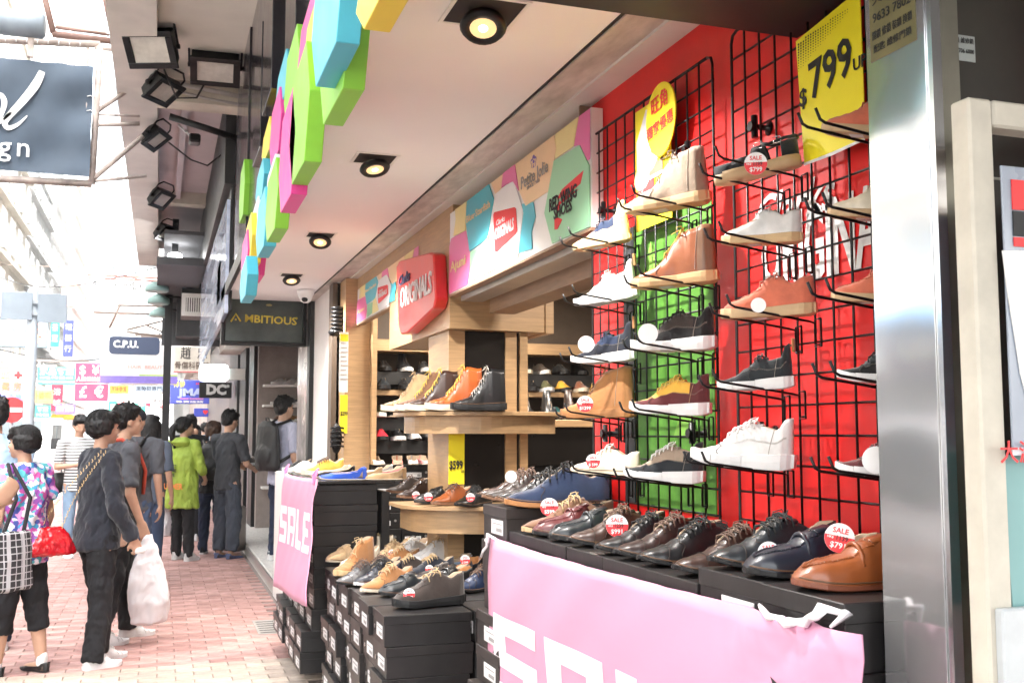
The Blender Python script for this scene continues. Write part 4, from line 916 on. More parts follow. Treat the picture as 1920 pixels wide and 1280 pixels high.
# the black strappy sandal
def sandal(heel, toe, label):
    t = thing('sandal', label, 'sandal'); L = LSH; bm = bmesh.new(); rg = []
    for i in range(21):
        u = .5 - .5 * cos(pi * i / 20); w_ = (hw('wallabee', u) + .01) * L; zt = (.13 - .03 * u + .02 * max(0, u - .7)) * L; zb = .03 * L * max(0, u - .7)
        rg.append([bm.verts.new(p) for p in ((u * L, w_ - .004, zb), (u * L, w_, zt * .5), (u * L, w_ - .002, zt), (u * L, -w_ + .002, zt), (u * L, -w_, zt * .5), (u * L, -w_ + .004, zb))])
    for A, B in zip(rg, rg[1:]):
        for j in range(6): bm.faces.new((A[j], A[(j + 1) % 6], B[(j + 1) % 6], B[j]))
    bm.faces.new(rg[0]); bm.faces.new(rg[-1][::-1]); bmesh.ops.recalc_face_normals(bm, faces=bm.faces); link('footbed', me_from(bm, True), None, rub('sand', C_['sand'])).parent = t
    ML = mk('s', 'slate')
    def strap(n_, u0, u1, h, wv=.03, flat=.006):
        bm = bmesh.new(); rows = []
        for i in range(15):
            a = pi * i / 14; u = u0 + (u1 - u0) * i / 14; y = cos(a) * hw('wallabee', u) * L * .98; z = (.09 + (h - .09) * sin(a) ** .6) * L
            rows.append([bm.verts.new((u * L - wv / 2, y, z)), bm.verts.new((u * L + wv / 2, y, z - .002))])
        for A, B in zip(rows, rows[1:]): bm.faces.new((A[0], A[1], B[1], B[0])).smooth = True
        r = bmesh.ops.extrude_face_region(bm, geom=list(bm.faces)); bmesh.ops.translate(bm, verts=[v for v in r['geom'] if isinstance(v, bmesh.types.BMVert)], vec=(0, 0, .003)); bmesh.ops.recalc_face_normals(bm, faces=bm.faces)
        o = link(n_, me_from(bm), None, ML); o.parent = t; return o
    strap('vamp_strap', .8, .8, .22, .09); strap('vamp_strap', .66, .62, .25, .05); strap('instep_strap', .48, .4, .34, .035); strap('instep_strap', .38, .5, .32, .03)
    # heel cup and ankle strap
    bm = bmesh.new(); rows = []
    for i in range(17):
        a = -pi / 2 - pi * i / 16; x = .2 * L + .19 * L * cos(a) if 0 else .17 * L - .165 * L * sin(pi * i / 16); y = .115 * L * cos(pi * i / 16)
        rows.append([bm.verts.new((x, y, .11 * L)), bm.verts.new((x - .002, y * .95, .3 * L))])
    for A, B in zip(rows, rows[1:]): bm.faces.new((A[0], A[1], B[1], B[0])).smooth = True
    r = bmesh.ops.extrude_face_region(bm, geom=list(bm.faces)); bmesh.ops.translate(bm, verts=[v for v in r['geom'] if isinstance(v, bmesh.types.BMVert)], vec=(.003, 0, 0)); bmesh.ops.recalc_face_normals(bm, faces=bm.faces)
    link('heel_cup', me_from(bm), None, ML).parent = t
    bm = bmesh.new(); tube_into(bm, [(.3 * L, .09 * L, .31 * L), (.12 * L, .11 * L, .33 * L), (.0, .05 * L, .34 * L), (0, -.05 * L, .34 * L), (.12 * L, -.11 * L, .33 * L), (.3 * L, -.09 * L, .34 * L), (.4 * L, 0, .36 * L), (.3 * L, .09 * L, .31 * L)], .006, 6); link('ankle_strap', me_from(bm), None, ML).parent = t
    for (x, y, z) in ((.42, .11, .32), (.2, .115, .33)):
        bm = bmesh.new(); q = Vector((x * L, y * L, z * L)); tube_into(bm, [q + Vector(v) for v in ((-.012, 0, -.01), (.012, 0, -.01), (.012, 0, .01), (-.012, 0, .01), (-.012, 0, -.01))], .0018, 5); link('buckle', me_from(bm), None, mat('buckle', (.7, .7, .7), .25, metal=1, var=0)).parent = t
    orient(t, heel, toe); return t
mid = W(1420, 345, X=1.352); a = radians(46); n_ = Vector((sin(a), cos(a), 0)); hl, to = Wplane(1503, 310, mid, n_), Wplane(1342, 350, mid, n_)
sd_ = sandal(hl, to, 'black strappy sandal with silver buckles, top of the third column'); hooks(hl, to, 'black strappy sandal')
sale_tag(sd_, W(1417, 307, X=1.28), text_='$799', old='1199', r=.026, string=W(1440, 235, X=1.33))
# yellow 799 poster behind the topmost coral shoe
A = W(1556, 160, X=1.44)
yz = [W(1492, 78, X=1.44), W(1612, -20, X=1.44), W(1622, 258, X=1.44), W(1560, 285, X=1.44), W(1508, 306, X=1.44)]
yp = tag(prism('price_poster', [Vector((1.44, p.y, p.z)) for p in yz] , (.002, 0, 0), mat('poster_yellow', (.85, .74, .02), .4, var=.03), None), 'large yellow $799 poster with halftone dots hanging by the steel column', 'poster')
prism('white_edge', [Vector((1.4385, *W(1508, 306, X=1.44)[1:])), Vector((1.4385, *W(1560, 286, X=1.44)[1:])), Vector((1.4385, *W(1622, 258, X=1.44)[1:])), Vector((1.4385, *W(1622, 263, X=1.44)[1:])), Vector((1.4385, *W(1560, 292, X=1.44)[1:])), Vector((1.4385, *W(1508, 311, X=1.44)[1:]))], (.001, 0, 0), PWHITE, yp)
B1, B2 = W(1518, 160, X=1.438), W(1598, 122, X=1.438)
text('799', Vector((1.4375, (B1.y + B2.y) / 2, (B1.z + B2.z) / 2 + .012)), .125, PBLACK, yp, FACE_STREET, width=abs(B1.y - B2.y), ext=.0004, bold=.02, roll=.1)
text('$', Vector((1.4375, W(1506, 185, X=1.438).y, W(1506, 185, X=1.438).z)), .06, PBLACK, yp, FACE_STREET, ext=.0004, bold=.02)
text('UP', Vector((1.4375, W(1612, 118, X=1.438).y, W(1612, 118, X=1.438).z)), .04, PBLACK, yp, FACE_STREET, ext=.0004, bold=.02)
bm = bmesh.new(); rr = random.Random(3)
for i in range(26):
    for j in range(30):
        px, py = 1497 + i * 4.6, 24 + j * 5.0 + (2.5 if i % 2 else 0) - i * .3
        edge = (px - 1492) / 120; dens = max(0, 1 - ((px - 1497) * .55 + (py - (84 - (px - 1492) * .65))) / 62)
        if py < 84 - (px - 1492) * .72 or dens < .12: continue
        p = W(px, py, X=1.4375); s = .0034 * dens ** .6
        prism_into(bm, [Vector((1.4375, p.y + s * cos(k * pi / 2), p.z + s * sin(k * pi / 2))) for k in range(4)], (.0004, 0, 0))
link('halftone_dots', me_from(bm), yp, PBLACK)['kind'] = 'stuff'

# ---------------------------------------------------------------- shoe boxes
BOXM = [mat('box_black', (.006, .0055, .006), .42, scale=7, col2=(.016, .015, .0155), bump=.08), mat('box_charcoal', (.01, .009, .0095), .4, scale=6, col2=(.022, .02, .02), bump=.08), mat('box_brown', (.018, .014, .0135), .42, scale=5, col2=(.034, .028, .027), bump=.08)]
LBL = mat('box_label', (.7, .69, .7), .5, var=.04); LBP = mat('label_print', (.3, .29, .29), .6, var=0)
BXC = {}
def shoe_box(x, y, z, lx, wy_, hz, label, group, mi=0, face='street', rz=0, eyelet=True, lab=True):
    """corner of smallest x,y,z; the labelled end faces the street (-X) or the camera (-Y)"""
    t = thing('shoe_box', label, 'shoe box', (x + lx / 2, y + wy_ / 2, z), rz, group)
    key = (lx, wy_, hz, mi, face, lab)
    if key not in BXC:
        hx, hy = lx / 2, wy_ / 2; b1 = bmesh.new(); bx(b1, (-hx + .003, -hy + .003, 0), (hx - .003, hy - .003, hz - .03), .0015); a = me_from(b1); a.materials.append(BOXM[mi]); a.name = 'box_body'
        b2 = bmesh.new(); bx(b2, (-hx, -hy, hz - .038), (hx, hy, hz - .001), .002); b = me_from(b2); b.materials.append(BOXM[mi]); b.name = 'lid'
        b3 = bmesh.new(); b4 = bmesh.new(); b5 = bmesh.new()
        if face == 'street':
            bx(b3, (-hx - .0002, -wy_ * .36, hz * .22), (-hx + .002, wy_ * .12, hz * .62))
            bx(b4, (-hx - .0012, -wy_ * .33, hz * .3), (-hx, -wy_ * .1, hz * .4)); bx(b4, (-hx - .0012, -wy_ * .33, hz * .5), (-hx, wy_ * .05, hz * .53))
            lathe_into(b5, (-hx, wy_ * .3, hz * .42), [(.009, -.001), (.009, .001), (.007, .004)], 10, 'X')
        else:
            bx(b3, (-lx * .4, -hy - .0002, hz * .2), (lx * .14, -hy + .002, hz * .5))
            bx(b4, (-lx * .0, -hy - .0012, hz * .25), (lx * .11, -hy, hz * .38)); bx(b4, (-lx * .36, -hy - .0012, hz * .42), (lx * .1, -hy, hz * .45))
            lathe_into(b5, (lx * .3, -hy, hz * .5), [(.010, -.001), (.010, .001), (.007, .004)], 10, 'Y')
        c = me_from(b3); c.materials.append(LBL); c.name = 'label_sticker'; d = me_from(b4); d.materials.append(LBP); d.name = 'label_print'; e = me_from(b5); e.materials.append(mat('eyelet', (.6, .6, .6), .3, metal=.9, var=0)); e.name = 'eyelet'
        BXC[key] = (a, b, c, d, e)
    for i, me in enumerate(BXC[key]):
        if not lab and i in (2, 3): continue
        if not eyelet and i == 4: continue
        o = bpy.data.objects.new(me.name, me); COL.objects.link(o); o.parent = t
    return t
ORD = ['bottom', 'second', 'third', 'fourth', 'fifth', 'sixth', 'seventh', 'eighth', 'ninth', 'tenth', 'eleventh']
rr = random.Random(11)
def posw(i, n): return 'topmost' if i == n - 1 else ('bottom' if i == 0 else ORD[i] + ' lowest')
# middle low stack: 6 columns along the street, tops at .745
bh = .124
for ci in range(6):
    y0 = 4.12 + ci * .265; n = 6
    for i in range(n):
        z = .745 - bh * (n - i) if True else 0
        off = rr.uniform(-.012, .012) + (.0 if i % 2 else .018) + (0.03 if ci in (1, 3) and i < 4 else 0)
        for d in ((0, 1) if i == n - 1 else (0,)):
            shoe_box(.85 + off + d * .37, y0 + rr.uniform(-.004, .004), z, .36, .25, bh - .001, 'shoe box, %s, %s of the low stack between the banners%s' % (posw(i, n), ['nearest column', 'second column', 'third column', 'fourth column', 'fifth column', 'farthest column'][ci], ', inner row' if d else ''), 'black shoe boxes stacked by the pavement', rr.choice((0, 1, 1, 2)), rz=rr.uniform(-.02, .02))
# table behind and under the low stack
structure(box('display_plinth', (1.24, 4.14, -.01), (2.2, 5.9, .612), mat('plinth_black', (.015, .015, .016), .6), bevel=.004))
# far tall counter with boxes
for ci in range(5):
    y0 = 5.99 + ci * .3; n = 9
    for i in range(n):
        z = 1.17 - .116 * (n - i)
        if ci > 0 and i < 7 and ci < 4 and i > 1: pass
        shoe_box(.83 + rr.uniform(-.01, .015) - (.05 if i < 2 else 0), y0, z, .37, .28, .115, 'shoe box, %s, %s of the stack behind the far banner' % (posw(i, n), ['nearest column', 'second column', 'third column', 'fourth column', 'farthest column'][ci]), 'black shoe boxes behind the far banner', rr.choice((0, 0, 1)), rz=rr.uniform(-.01, .01))
box_f = tag(box('counter_cloth_box', (1.23, 6.02, .12), (1.28, 7.4, 1.12), BOXM[0], None, .004), 'plain black board closing the back of the far box stack', 'panel')
tag(box('glossy_carton', (.86, 5.975, 1.172), (1.30, 7.5, 1.19), mat('carton_gloss', (.02, .02, .02), .25), None, .003), 'glossy black board lying on the tall box stack under the sandals', 'board')
# near counter
for ci in range(8):
    y0 = 1.56 + ci * .265; n = 9
    for i in range(n):
        if 1 <= ci <= 6 and i < n - 1: continue
        z = 1.13 - .124 * (n - i) + (.075 if ci == 7 else (.037 if ci < 2 else 0))
        x0 = 1.135 + (-.0 if ci < 7 else -.01 - .02 * (i < 6) - .03 * (i < 4)) + rr.uniform(-.004, .006)
        shoe_box(x0, y0, z, .34, .262, .1235, 'shoe box, %s, %s of the counter behind the near banner' % (posw(i, n) if ci in (0, 7) else 'top layer', ['nearest column', 'second column', 'third column', 'fourth column', 'fifth column', 'sixth column', 'seventh column', 'farthest column'][ci]), 'black shoe boxes of the near counter', 2 if ci == 7 else 1, rz=rr.uniform(-.012, .012), eyelet=False, lab=ci != 0)
structure(box('counter_body', (1.16, 1.83, 0), (1.46, 3.4, .98), mat('plinth_black', (.015, .015, .016), .6)))
# box wall inside the shop, ends facing the camera
for ci in range(9):
    for i in range(8):
        if ci > 4 and i < 6: continue
        x0 = 1.57 + ci * .245; z = 1.215 - .124 * (8 - i)
        shoe_box(x0, 8.08, z, .24, .3, .1225, 'shoe box, %s row, %s column of the inner box wall' % (ORD[i] if i < 7 else 'top', ['first', 'second', 'third', 'fourth', 'fifth', 'sixth', 'seventh', 'eighth', 'ninth'][ci]), 'black shoe boxes of the inner box wall', 0, 'cam')
# ---------------------------------------------------------------- pink SALE banners
PNK = mat('banner_pink', (.64, .3, .44), .5, var=.03, scale=1.5)
def sale_letters(parent, P, m, X):
    """P(u, v): point of the banner; block letters like the print"""
    def strokes(lst):
        for q in lst: prism('letter_stroke', [P(u, v) for u, v in q], (-.0012, 0, 0), m, parent)
    return strokes
def banner(label, TL, TR, BL, BR, extra=None, letters=True):
    t = thing('sale_banner', label, 'banner', ((TL + BR) / 2))
    def P(u, v, off=0):
        a = TL.lerp(TR, u); b = BL.lerp(BR, u); p = a.lerp(b, v); p = p + Vector((-off - .007 * sin(u * 7 + v * 3) - .005 * sin(v * 9) - .0035 * sin(u * 31 + v * 17) * sin(v * 5 + u * 3) - .012 * max(0, 1 - ((u - .9) ** 2 + (v * .6) ** 2) * 30) * sin(u * 60 + v * 25), 0, 0)); return p
    bm = bmesh.new(); NX, NY = 40, 20; g = []
    for j in range(NY + 1):
        row = []
        for i in range(NX + 1):
            p = P(i / NX, j / NY)
            if j == 0: p = p + Vector((0, 0, -.012 * sin(pi * i / NX) + .0008 * sin(i * 2.1)))
            row.append(bm.verts.new(p))
        g.append(row)
    hole = extra or set()
    for j in range(NY):
        for i in range(NX):
            f = bm.faces.new((g[j][i], g[j + 1][i], g[j + 1][i + 1], g[j][i + 1])); f.smooth = True
    r = bmesh.ops.extrude_face_region(bm, geom=list(bm.faces)); bmesh.ops.translate(bm, verts=[v for v in r['geom'] if isinstance(v, bmesh.types.BMVert)], vec=(.003, 0, 0)); bmesh.ops.recalc_face_normals(bm, faces=bm.faces)
    link('cloth', me_from(bm), t, PNK)
    def rect_poly(bm, pts):
        # subdivide a quad so it follows the cloth
        (a, b, c, d) = pts; n = 8
        for i in range(n):
            for j in range(3):
                def q(s, r): 
                    top = (a[0] + (b[0] - a[0]) * s, a[1] + (b[1] - a[1]) * s); bot = (d[0] + (c[0] - d[0]) * s, d[1] + (c[1] - d[1]) * s)
                    return P(top[0] + (bot[0] - top[0]) * r, top[1] + (bot[1] - top[1]) * r, .0012)
                v = [bm.verts.new(q(i / n, j / 3)), bm.verts.new(q((i + 1) / n, j / 3)), bm.verts.new(q((i + 1) / n, (j + 1) / 3)), bm.verts.new(q(i / n, (j + 1) / 3))]; bm.faces.new(v)
    def rq(x0, y0, x1, y1): return [(x0, y0), (x1, y0), (x1, y1), (x0, y1)]
    V0, V1 = .29, .61
    def vv(f): return V0 + (V1 - V0) * f
    gl = {'S': [rq(.0, .0, 1, .22), rq(0, .22, .3, .42), rq(0, .42, 1, .62), rq(.7, .62, 1, .8), rq(0, .8, 1, 1)],
          'A': [rq(0, 0, 1, .22), rq(0, .22, .28, 1), rq(.72, .22, 1, 1), rq(.28, .5, .72, .68)], 'L': [rq(0, 0, .3, .78), rq(0, .78, 1, 1)],
          'E': [rq(0, 0, 1, .2), rq(0, .2, .3, .8), rq(.3, .4, .85, .6), rq(0, .8, 1, 1)]}
    for ch, x0 in zip('SALE', (.035, .275, .515, .755)):
        bm = bmesh.new()
        for q in gl[ch]: rect_poly(bm, [(x0 + .2 * u, vv(v)) for u, v in q])
        bmesh.ops.recalc_face_normals(bm, faces=bm.faces); link('letter', me_from(bm), t, mat('banner_white', (.85, .82, .86), .5, var=.02))
    return t, P
TL, TR = W(920, 1005, X=1.115), W(1617, 1190, X=1.115)
# the near banner hangs a little lower at its ends
nb_, Pn = banner('large pink SALE banner tied to the shoe counter nearest the camera', TL, TR, TL + Vector((-.01, 0, -.86)), TR + Vector((-.01, 0, -.86)))
CL = mat('plastic_tie', (.82, .8, .84), .4, var=.03)
bm = bmesh.new(); p = Pn(.005, .005)
tube_into(bm, [p + Vector(v) for v in ((0, -.05, .0), (-.012, .01, .012), (-.01, .02, -.03), (-.015, .05, -.05), (-.01, .09, -.075))], .005, 6)
tube_into(bm, [p + Vector(v) for v in ((-.005, .02, .01), (-.015, .0, -.015), (-.01, .03, -.01))], .007, 6); link('tie', me_from(bm), nb_, CL)
bm = bmesh.new(); p = Pn(.90, .0)
pts = [p + Vector((-.012 - .006 * sin(i * 1.3), .1 - i * .018, .006 - .02 * sin(i * .35) + .004 * sin(i * 2.2))) for i in range(13)]
tube_into(bm, pts, [.003, .006, .008, .006, .009, .006, .010, .007, .010, .007, .009, .006, .003], 7); tube_into(bm, [pts[10], pts[10] + Vector((0, -.02, .02)), pts[10] + Vector((.02, -.05, .014)), pts[10] + Vector((.02, -.075, .018)), pts[10] + Vector((0, -.05, -.01))], [.005, .008, .006, .009, .003], 7)
link('crumpled_tie', me_from(bm), nb_, CL)
c_ = Pn(.895, .16); prism('torn_hole', [c_ + Vector((-.004, *v)) for v in ((.03, .022), (.0, .012), (-.03, -.008), (-.012, -.014), (.008, -.012), (.02, .006))], (.0008, 0, 0), PBLACK, nb_)
TL, TR, BLp, BRp = W(534, 885, X=.80), W(595, 897, X=.80), W(514, 1098, X=.72), W(573, 1137, X=.72)
fb, Pf = banner('smaller pink SALE banner leaning on the far box stack', TL, TR, BLp, BRp)
bm = bmesh.new()
for u in (.03, .97):
    p = Pf(u, 0); tube_into(bm, [p + Vector(v) for v in ((0, 0, -.03), (.0, .02, .02), (.02, -.02, .05), (.0, -.03, .0), (.01, 0, -.05))], .008, 6)
link('tie', me_from(bm), fb, mat('ribbon_pink', (.75, .2, .4), .5))

# ---------------------------------------------------------------- shoes on the near counter (toe and heel on the table)
def table_shoe(k, toe_px, heel_px, z, label, cols, tagpx=None, **kw):
    toe = W(*toe_px, Z=z); heel = W(*heel_px, Z=z); d = (heel - toe); 
    sc = kw.pop('sc', 1.0); L_ = LSH * sc
    heel = toe + d.normalized() * L_
    tk = kw.pop('tagk', {})
    t = shoe(k, heel + Vector((0, 0, .001)), toe + Vector((0, 0, .001)), label, cols, **kw)
    if tagpx:
        m_ = (toe + heel) / 2; p = Wplane(*tagpx, m_ + Vector((-.06, -.05, 0)), Vector((sin(PS + .25), cos(PS + .25), 0))); sale_tag(t, p, string=p + Vector((.02, .05, .05)), **tk)
    return t
def tsh(k, toe_px, ang, z, label, cols, tagpx=None, **kw):
    """toe pixel + heading (degrees) of the toe: 0 points at the street (-X), positive turns toward the camera (-Y)"""
    toe = W(*toe_px, Z=z); a = radians(ang); d = Vector((cos(a), sin(a), 0)); sc = kw.pop('sc', 1.0); L_ = LSH * sc; heel = toe + d * L_
    tk = kw.pop('tagk', {}); fwd = kw.pop('fwd', .08)
    t = shoe(k, heel + Vector((0, 0, .001)), toe + Vector((0, 0, .001)), label, cols, **kw)
    if tagpx:
        m_ = (toe + heel) / 2; v = Vector((sin(PS + .25), cos(PS + .25), 0)); p = Wplane(*tagpx, m_ - v * fwd, v)
        sale_tag(t, p, string=p + v * .05 + Vector((.01, 0, .05)), **tk)
    return t
ZT = 1.116
BRL, DBL, BKL, NVL, CGL = (mk('l', c) for c in ('brown', 'dkbrown', 'black', 'navy', 'cognac'))
def cd(u, sole=None, lace=None, accent=None, fin='l', **k): 
    m = mk(fin, u); d = dict(upper=m, accent=mk(fin, accent) if accent else m, lace=lace or (LB if u in ('black', 'navy', 'slate') else mat('lace_brown', (.12, .07, .05), .7)), sole=sole or R_K); d.update(k); return d
def csh(k, px, ang, label, cols, tagpx=None, sc=1.0, X=1.14, **kw):
    sc *= 1.07
    """shoe with its toe at the street edge of the counter"""
    y = W(px, 1040, X=X).y; z = 1.168 if y < 2.085 else (1.131 if y < 3.40 else 1.206)
    p = Vector((X, y, z)); a = radians(ang); d = Vector((cos(a), sin(a), 0)); tk = kw.pop('tagk', {}); fwd = kw.pop('fwd', .08)
    t = shoe(k, p + d * LSH * sc, p, label, cols, **kw)
    if tagpx:
        m_ = p + d * LSH * .5; v = Vector((sin(PS + .25), cos(PS + .25), 0)); q = Wplane(*tagpx, m_ - v * fwd, v); sale_tag(t, q, string=q + v * .05 + Vector((.01, 0, .05)), **tk)
    return t
csh('loafer', 1487, -10, 'orange brown leather driving loafer nearest the steel column', cd('cognac', leather('cognac2', (.2, .06, .03))), (1574, 1008), sc=.98, tagk=dict(text_='$791', old='1139', roll=-.2, r=.029), fwd=-.05)
csh('loafer', 1396, -6, 'black leather loafer beside the orange brown loafer', cd('navy'), sc=1.0)
csh('derby', 1331, -4, 'glossy black green lace-up shoe, third from the steel column', cd('slate'), (1442, 1036), tagk=dict(roll=.1, text_='$599', r=.024), fwd=.09)
csh('derby', 1264, -3, 'dark brown lace-up shoe, fourth from the steel column', cd('brown', accent='dkbrown'))
csh('derby', 1197, -3, 'black lace-up shoe in front of the dark brown pair', cd('black'))
csh('derby', 1154, -3, 'chocolate brown lace-up shoe in the middle of the counter', cd('dkbrown', accent='brown'))
csh('derby', 1118, -2, 'low black lace-up shoe peeking between two brown ones', cd('black'), sc=.95)
csh('derby', 1066, -2, 'red brown brogue lace-up shoe with round sale tag', cd('brown', accent='dkbrown'), (1157, 985), tagk=dict(text_='$991', old='1239', r=.032), fwd=.12)
csh('loafer', 1030, 0, 'black green hand-sewn loafer behind the brogue', cd('slate'))
csh('loafer', 1000, 0, 'dark maroon hand-sewn loafer behind the tan suede shoe', cd('maroon'))
csh('derbysuede', 981, -4, 'warm tan suede lace-up shoe with light sole edge', cd('midbrown', mk('r', 'sand'), fin='s', lace=LT), sc=1.02)
csh('derbysuede', 948, -14, 'navy suede lace-up shoe with tan sole and round sale tag', cd('blue', mk('r', 'tan'), LB, accent='blue', fin='s'), (1030, 950), tagk=dict(text_='$599', old='1199', r=.03), sc=1.2, fwd=.14)
csh('derby', 930, -10, 'black cap toe lace-up shoe behind the navy suede shoe', cd('black', mk('r', 'midbrown')), sc=1.1)
csh('derby', 905, -8, 'dark brown lace-up shoe at the far left end of the counter', cd('choc', mk('r', 'midbrown')), sc=1.05)
csh('derby', 893, -6, 'brown lace-up shoe with blank white tag at the counter corner', cd('brown'), (958, 893), tagk=dict(plain=True, r=.022))
for i, (y, c, k, lb) in enumerate([(3.25, 'black', 'derby', 'black shoe in the back row under the cream saddle shoe'), (2.85, 'tan', 'loafer', 'tan lined shoe in the back row behind the brogue'), (2.45, 'slate', 'derby', 'dark slate shoe in the back row')]):
    zz = 1.131 if y < 3.35 else 1.206
    shoe(k, (1.455, y + .1, zz), (1.33, y - .12, zz), lb, cd(c))
# shoes on the lower round shelf
Z2 = 1.087
for (k, px, ang, lb, cl, tg) in [
  ('derbysuede', (725, 925), 5, 'brown lace-up shoe farthest left on the lower round shelf', cd('choc', mk('r', 'midbrown')), (762, 925)),
  ('derbysuede', (745, 935), 12, 'dark brown brogue second on the lower round shelf', cd('dkbrown', mk('r', 'midbrown')), (780, 928)),
  ('loafer', (778, 945), 18, 'black loafer on the lower round shelf', cd('black'), None),
  ('derbysuede', (810, 948), 26, 'cognac leather shoe on the lower round shelf', cd('cognac', mk('r', 'midbrown')), (803, 931)),
  ('derby', (855, 952), 34, 'black leather shoe nearest on the lower round shelf', cd('black'), (882, 932)),
  ('loafer', (872, 900), 60, 'red brown loafer at the back of the lower round shelf', cd('brown'), (852, 914))]:
    tsh(k, px, ang, Z2, lb, cl, tg, tagk=dict(r=.022), fwd=.12, sc=.95)
# boots on the upper round shelf
Z4 = 1.577
def ysh(k, px, Y, ang, z, label, cols, sc=1.0):
    p = W(px, 700, Y=Y); p.z = z + .001; a = radians(ang); d = Vector((cos(a), sin(a), 0)); return shoe(k, p + d * LSH * sc, p, label, cols)
ysh('boot', 846, 5.24, -8, Z4, 'black leather work boot with metal eyelets on the upper shelf', cd('black', lace=mat('lace_eyelets', (.45, .42, .38), .4), lining=mk('s', 'black')), 1.0)
ysh('boot', 798, 5.36, -8, Z4, 'orange leather moc toe boot with white wedge sole on the upper shelf', cd('orange', rub('cream', C_['cream']), LY, fin='l'), 1.06)
ysh('boot', 760, 5.47, -8, Z4, 'oxblood leather boot with yellow laces on the upper shelf', cd('brown', rub('cream', C_['cream']), LY, fin='l'))
ysh('boot', 742, 5.57, -8, Z4, 'taupe leather boot behind the oxblood boot on the upper shelf', cd('midbrown', rub('cream', C_['cream']), LY, fin='s'), .98)
ysh('boot', 716, 5.66, -8, Z4, 'pale sand nubuck boot at the left end of the upper shelf', cd('sand', rub('cream', C_['cream']), LT, fin='s'), .95)
ysh('boot', 925, 5.5, 25, Z4, 'black boot with white sole at the right end of the upper shelf', cd('black', rub('white', (.8, .8, .79)), LB), .88)
# shoes on the low stack
Z5 = .747
LS = [('wallabee', (738, 1140), 8, 'charcoal suede moccasin with hanging round tag, nearest on the low stack', cd('choc', R_K, LT, fin='s'), (767, 1113), {}, 1.08),
 ('loafer', (712, 1118), 20, 'shiny black buckled shoe on the low stack', cd('slate'), None, {}, 1),
 ('derbysuede', (678, 1112), 26, 'tan suede desert shoe with cream sole on the low stack', cd('tan', rub('cream', C_['cream']), LT, fin='s'), (735, 1104), dict(plain=True), 1),
 ('derbysuede', (666, 1100), 30, 'navy lace-up shoe with white sole on the low stack', cd('navy', R_W), (704, 1093), {}, 1),
 ('derby', (668, 1088), 30, 'dark brown shoe on the low stack behind the navy one', cd('choc', R_K, fin='s'), None, {}, 1),
 ('derby', (632, 1100), 32, 'grey leather lace-up shoe at the street edge of the low stack', cd('grey', R_K), None, {}, 1),
 ('desert', (630, 1082), 38, 'camel suede desert boot at the street edge of the low stack', cd('tan', R_C, LT, fin='s'), None, {}, .95),
 ('derbysuede', (640, 1066), 36, 'pale cream lace-up shoe at the far end of the low stack', cd('cream', rub('cream', C_['cream']), LW, fin='s'), None, {}, 1),
 ('loafer', (615, 1056), 40, 'yellow tan loafer at the farthest corner of the low stack', cd('sand', rub('cream', C_['cream']), fin='s'), None, {}, .95),
 ('trainer', (735, 1052), 30, 'white sneaker lying deep on the low stack', cd('white', R_W, LW, fin='r'), None, {}, 1),
 ('wallabee', (765, 1065), 20, 'off white canvas shoe in the middle of the low stack', cd('white', rub('cream', C_['cream']), LT, fin='s'), None, {}, 1.1),
 ('loafer', (733, 1038), 25, 'black and sand loafer at the back of the low stack', cd('sand', accent='black', fin='s'), None, {}, 1),
 ('flat', (800, 1072), 22, 'pale blue slip-on at the back of the low stack', cd('ltblue', R_W, fin='s'), None, {}, 1),
 ('flat', (815, 1082), 26, 'navy slip-on with tan insole at the back of the low stack', cd('navy', lining=mk('s', 'tan')), (872, 1049), {}, 1.05),
 ('loafer', (800, 1100), 24, 'black strap sandal-like loafer in the middle of the low stack', cd('black', lining=mk('s', 'tan')), None, {}, .95),
 ('derby', (850, 1112), 20, 'blue leather shoe at the inner side of the low stack', cd('blue'), None, {}, 1)]
for (k, px, ang, lb, cl, tg, tk, sc) in LS: tsh(k, px, ang, Z5, lb, cl, tg, tagk=dict(r=.024, **tk), fwd=.1, sc=sc)
# flats and sandals on the far tall counter
FC = [('flat', (535, 868), 20, 'white sandal', 'white'), ('flat', (552, 872), 25, 'cream sandal', 'cream'), ('flat', (575, 868), 25, 'white slip-on', 'white'), ('trainer', (592, 866), 30, 'cream slip-on with yellow lining', 'cream'), ('flat', (617, 876), 30, 'black flat', 'black'),
      ('flat', (628, 874), 36, 'royal blue flat', 'royal'), ('flat', (648, 876), 40, 'beige ballet flat', 'sand'), ('flat', (520, 866), 15, 'silver sandal', 'silver')]
WRD = 'first second third fourth fifth sixth seventh eighth ninth tenth eleventh twelfth thirteenth fourteenth'.split()
fcl = [(1.10, 6.04, 'sand', 'flat', -12), (.98, 6.14, 'sand', 'flat', -5), (.88, 6.1, 'royal', 'flat', -18), (.90, 6.26, 'royal', 'flat', -12), (.87, 6.42, 'black', 'flat', 0), (.88, 6.58, 'white', 'flat', 10), (.86, 6.74, 'yellow', 'trainer', 5), (.88, 6.92, 'cream', 'trainer', 0), (.86, 7.08, 'white', 'flat', -5), (.87, 7.24, 'cream', 'flat', 5), (.86, 7.42, 'silver', 'flat', 0), (1.16, 6.3, 'pink', 'flat', 10), (1.14, 6.55, 'white', 'flat', 5)]
for i, (x, y, c, k, ang) in enumerate(fcl):
    a = radians(ang); d = Vector((cos(a), sin(a), 0)); p = Vector((x, y, 1.192))
    shoe(k, p + d * LSH * .95, p, '%s %s on the far box stack, %s counted from its near end' % (c, 'ballet flat' if k == 'flat' else 'slip-on', WRD[i]), cd(c, rub('cream', C_['cream']), fin='s'))
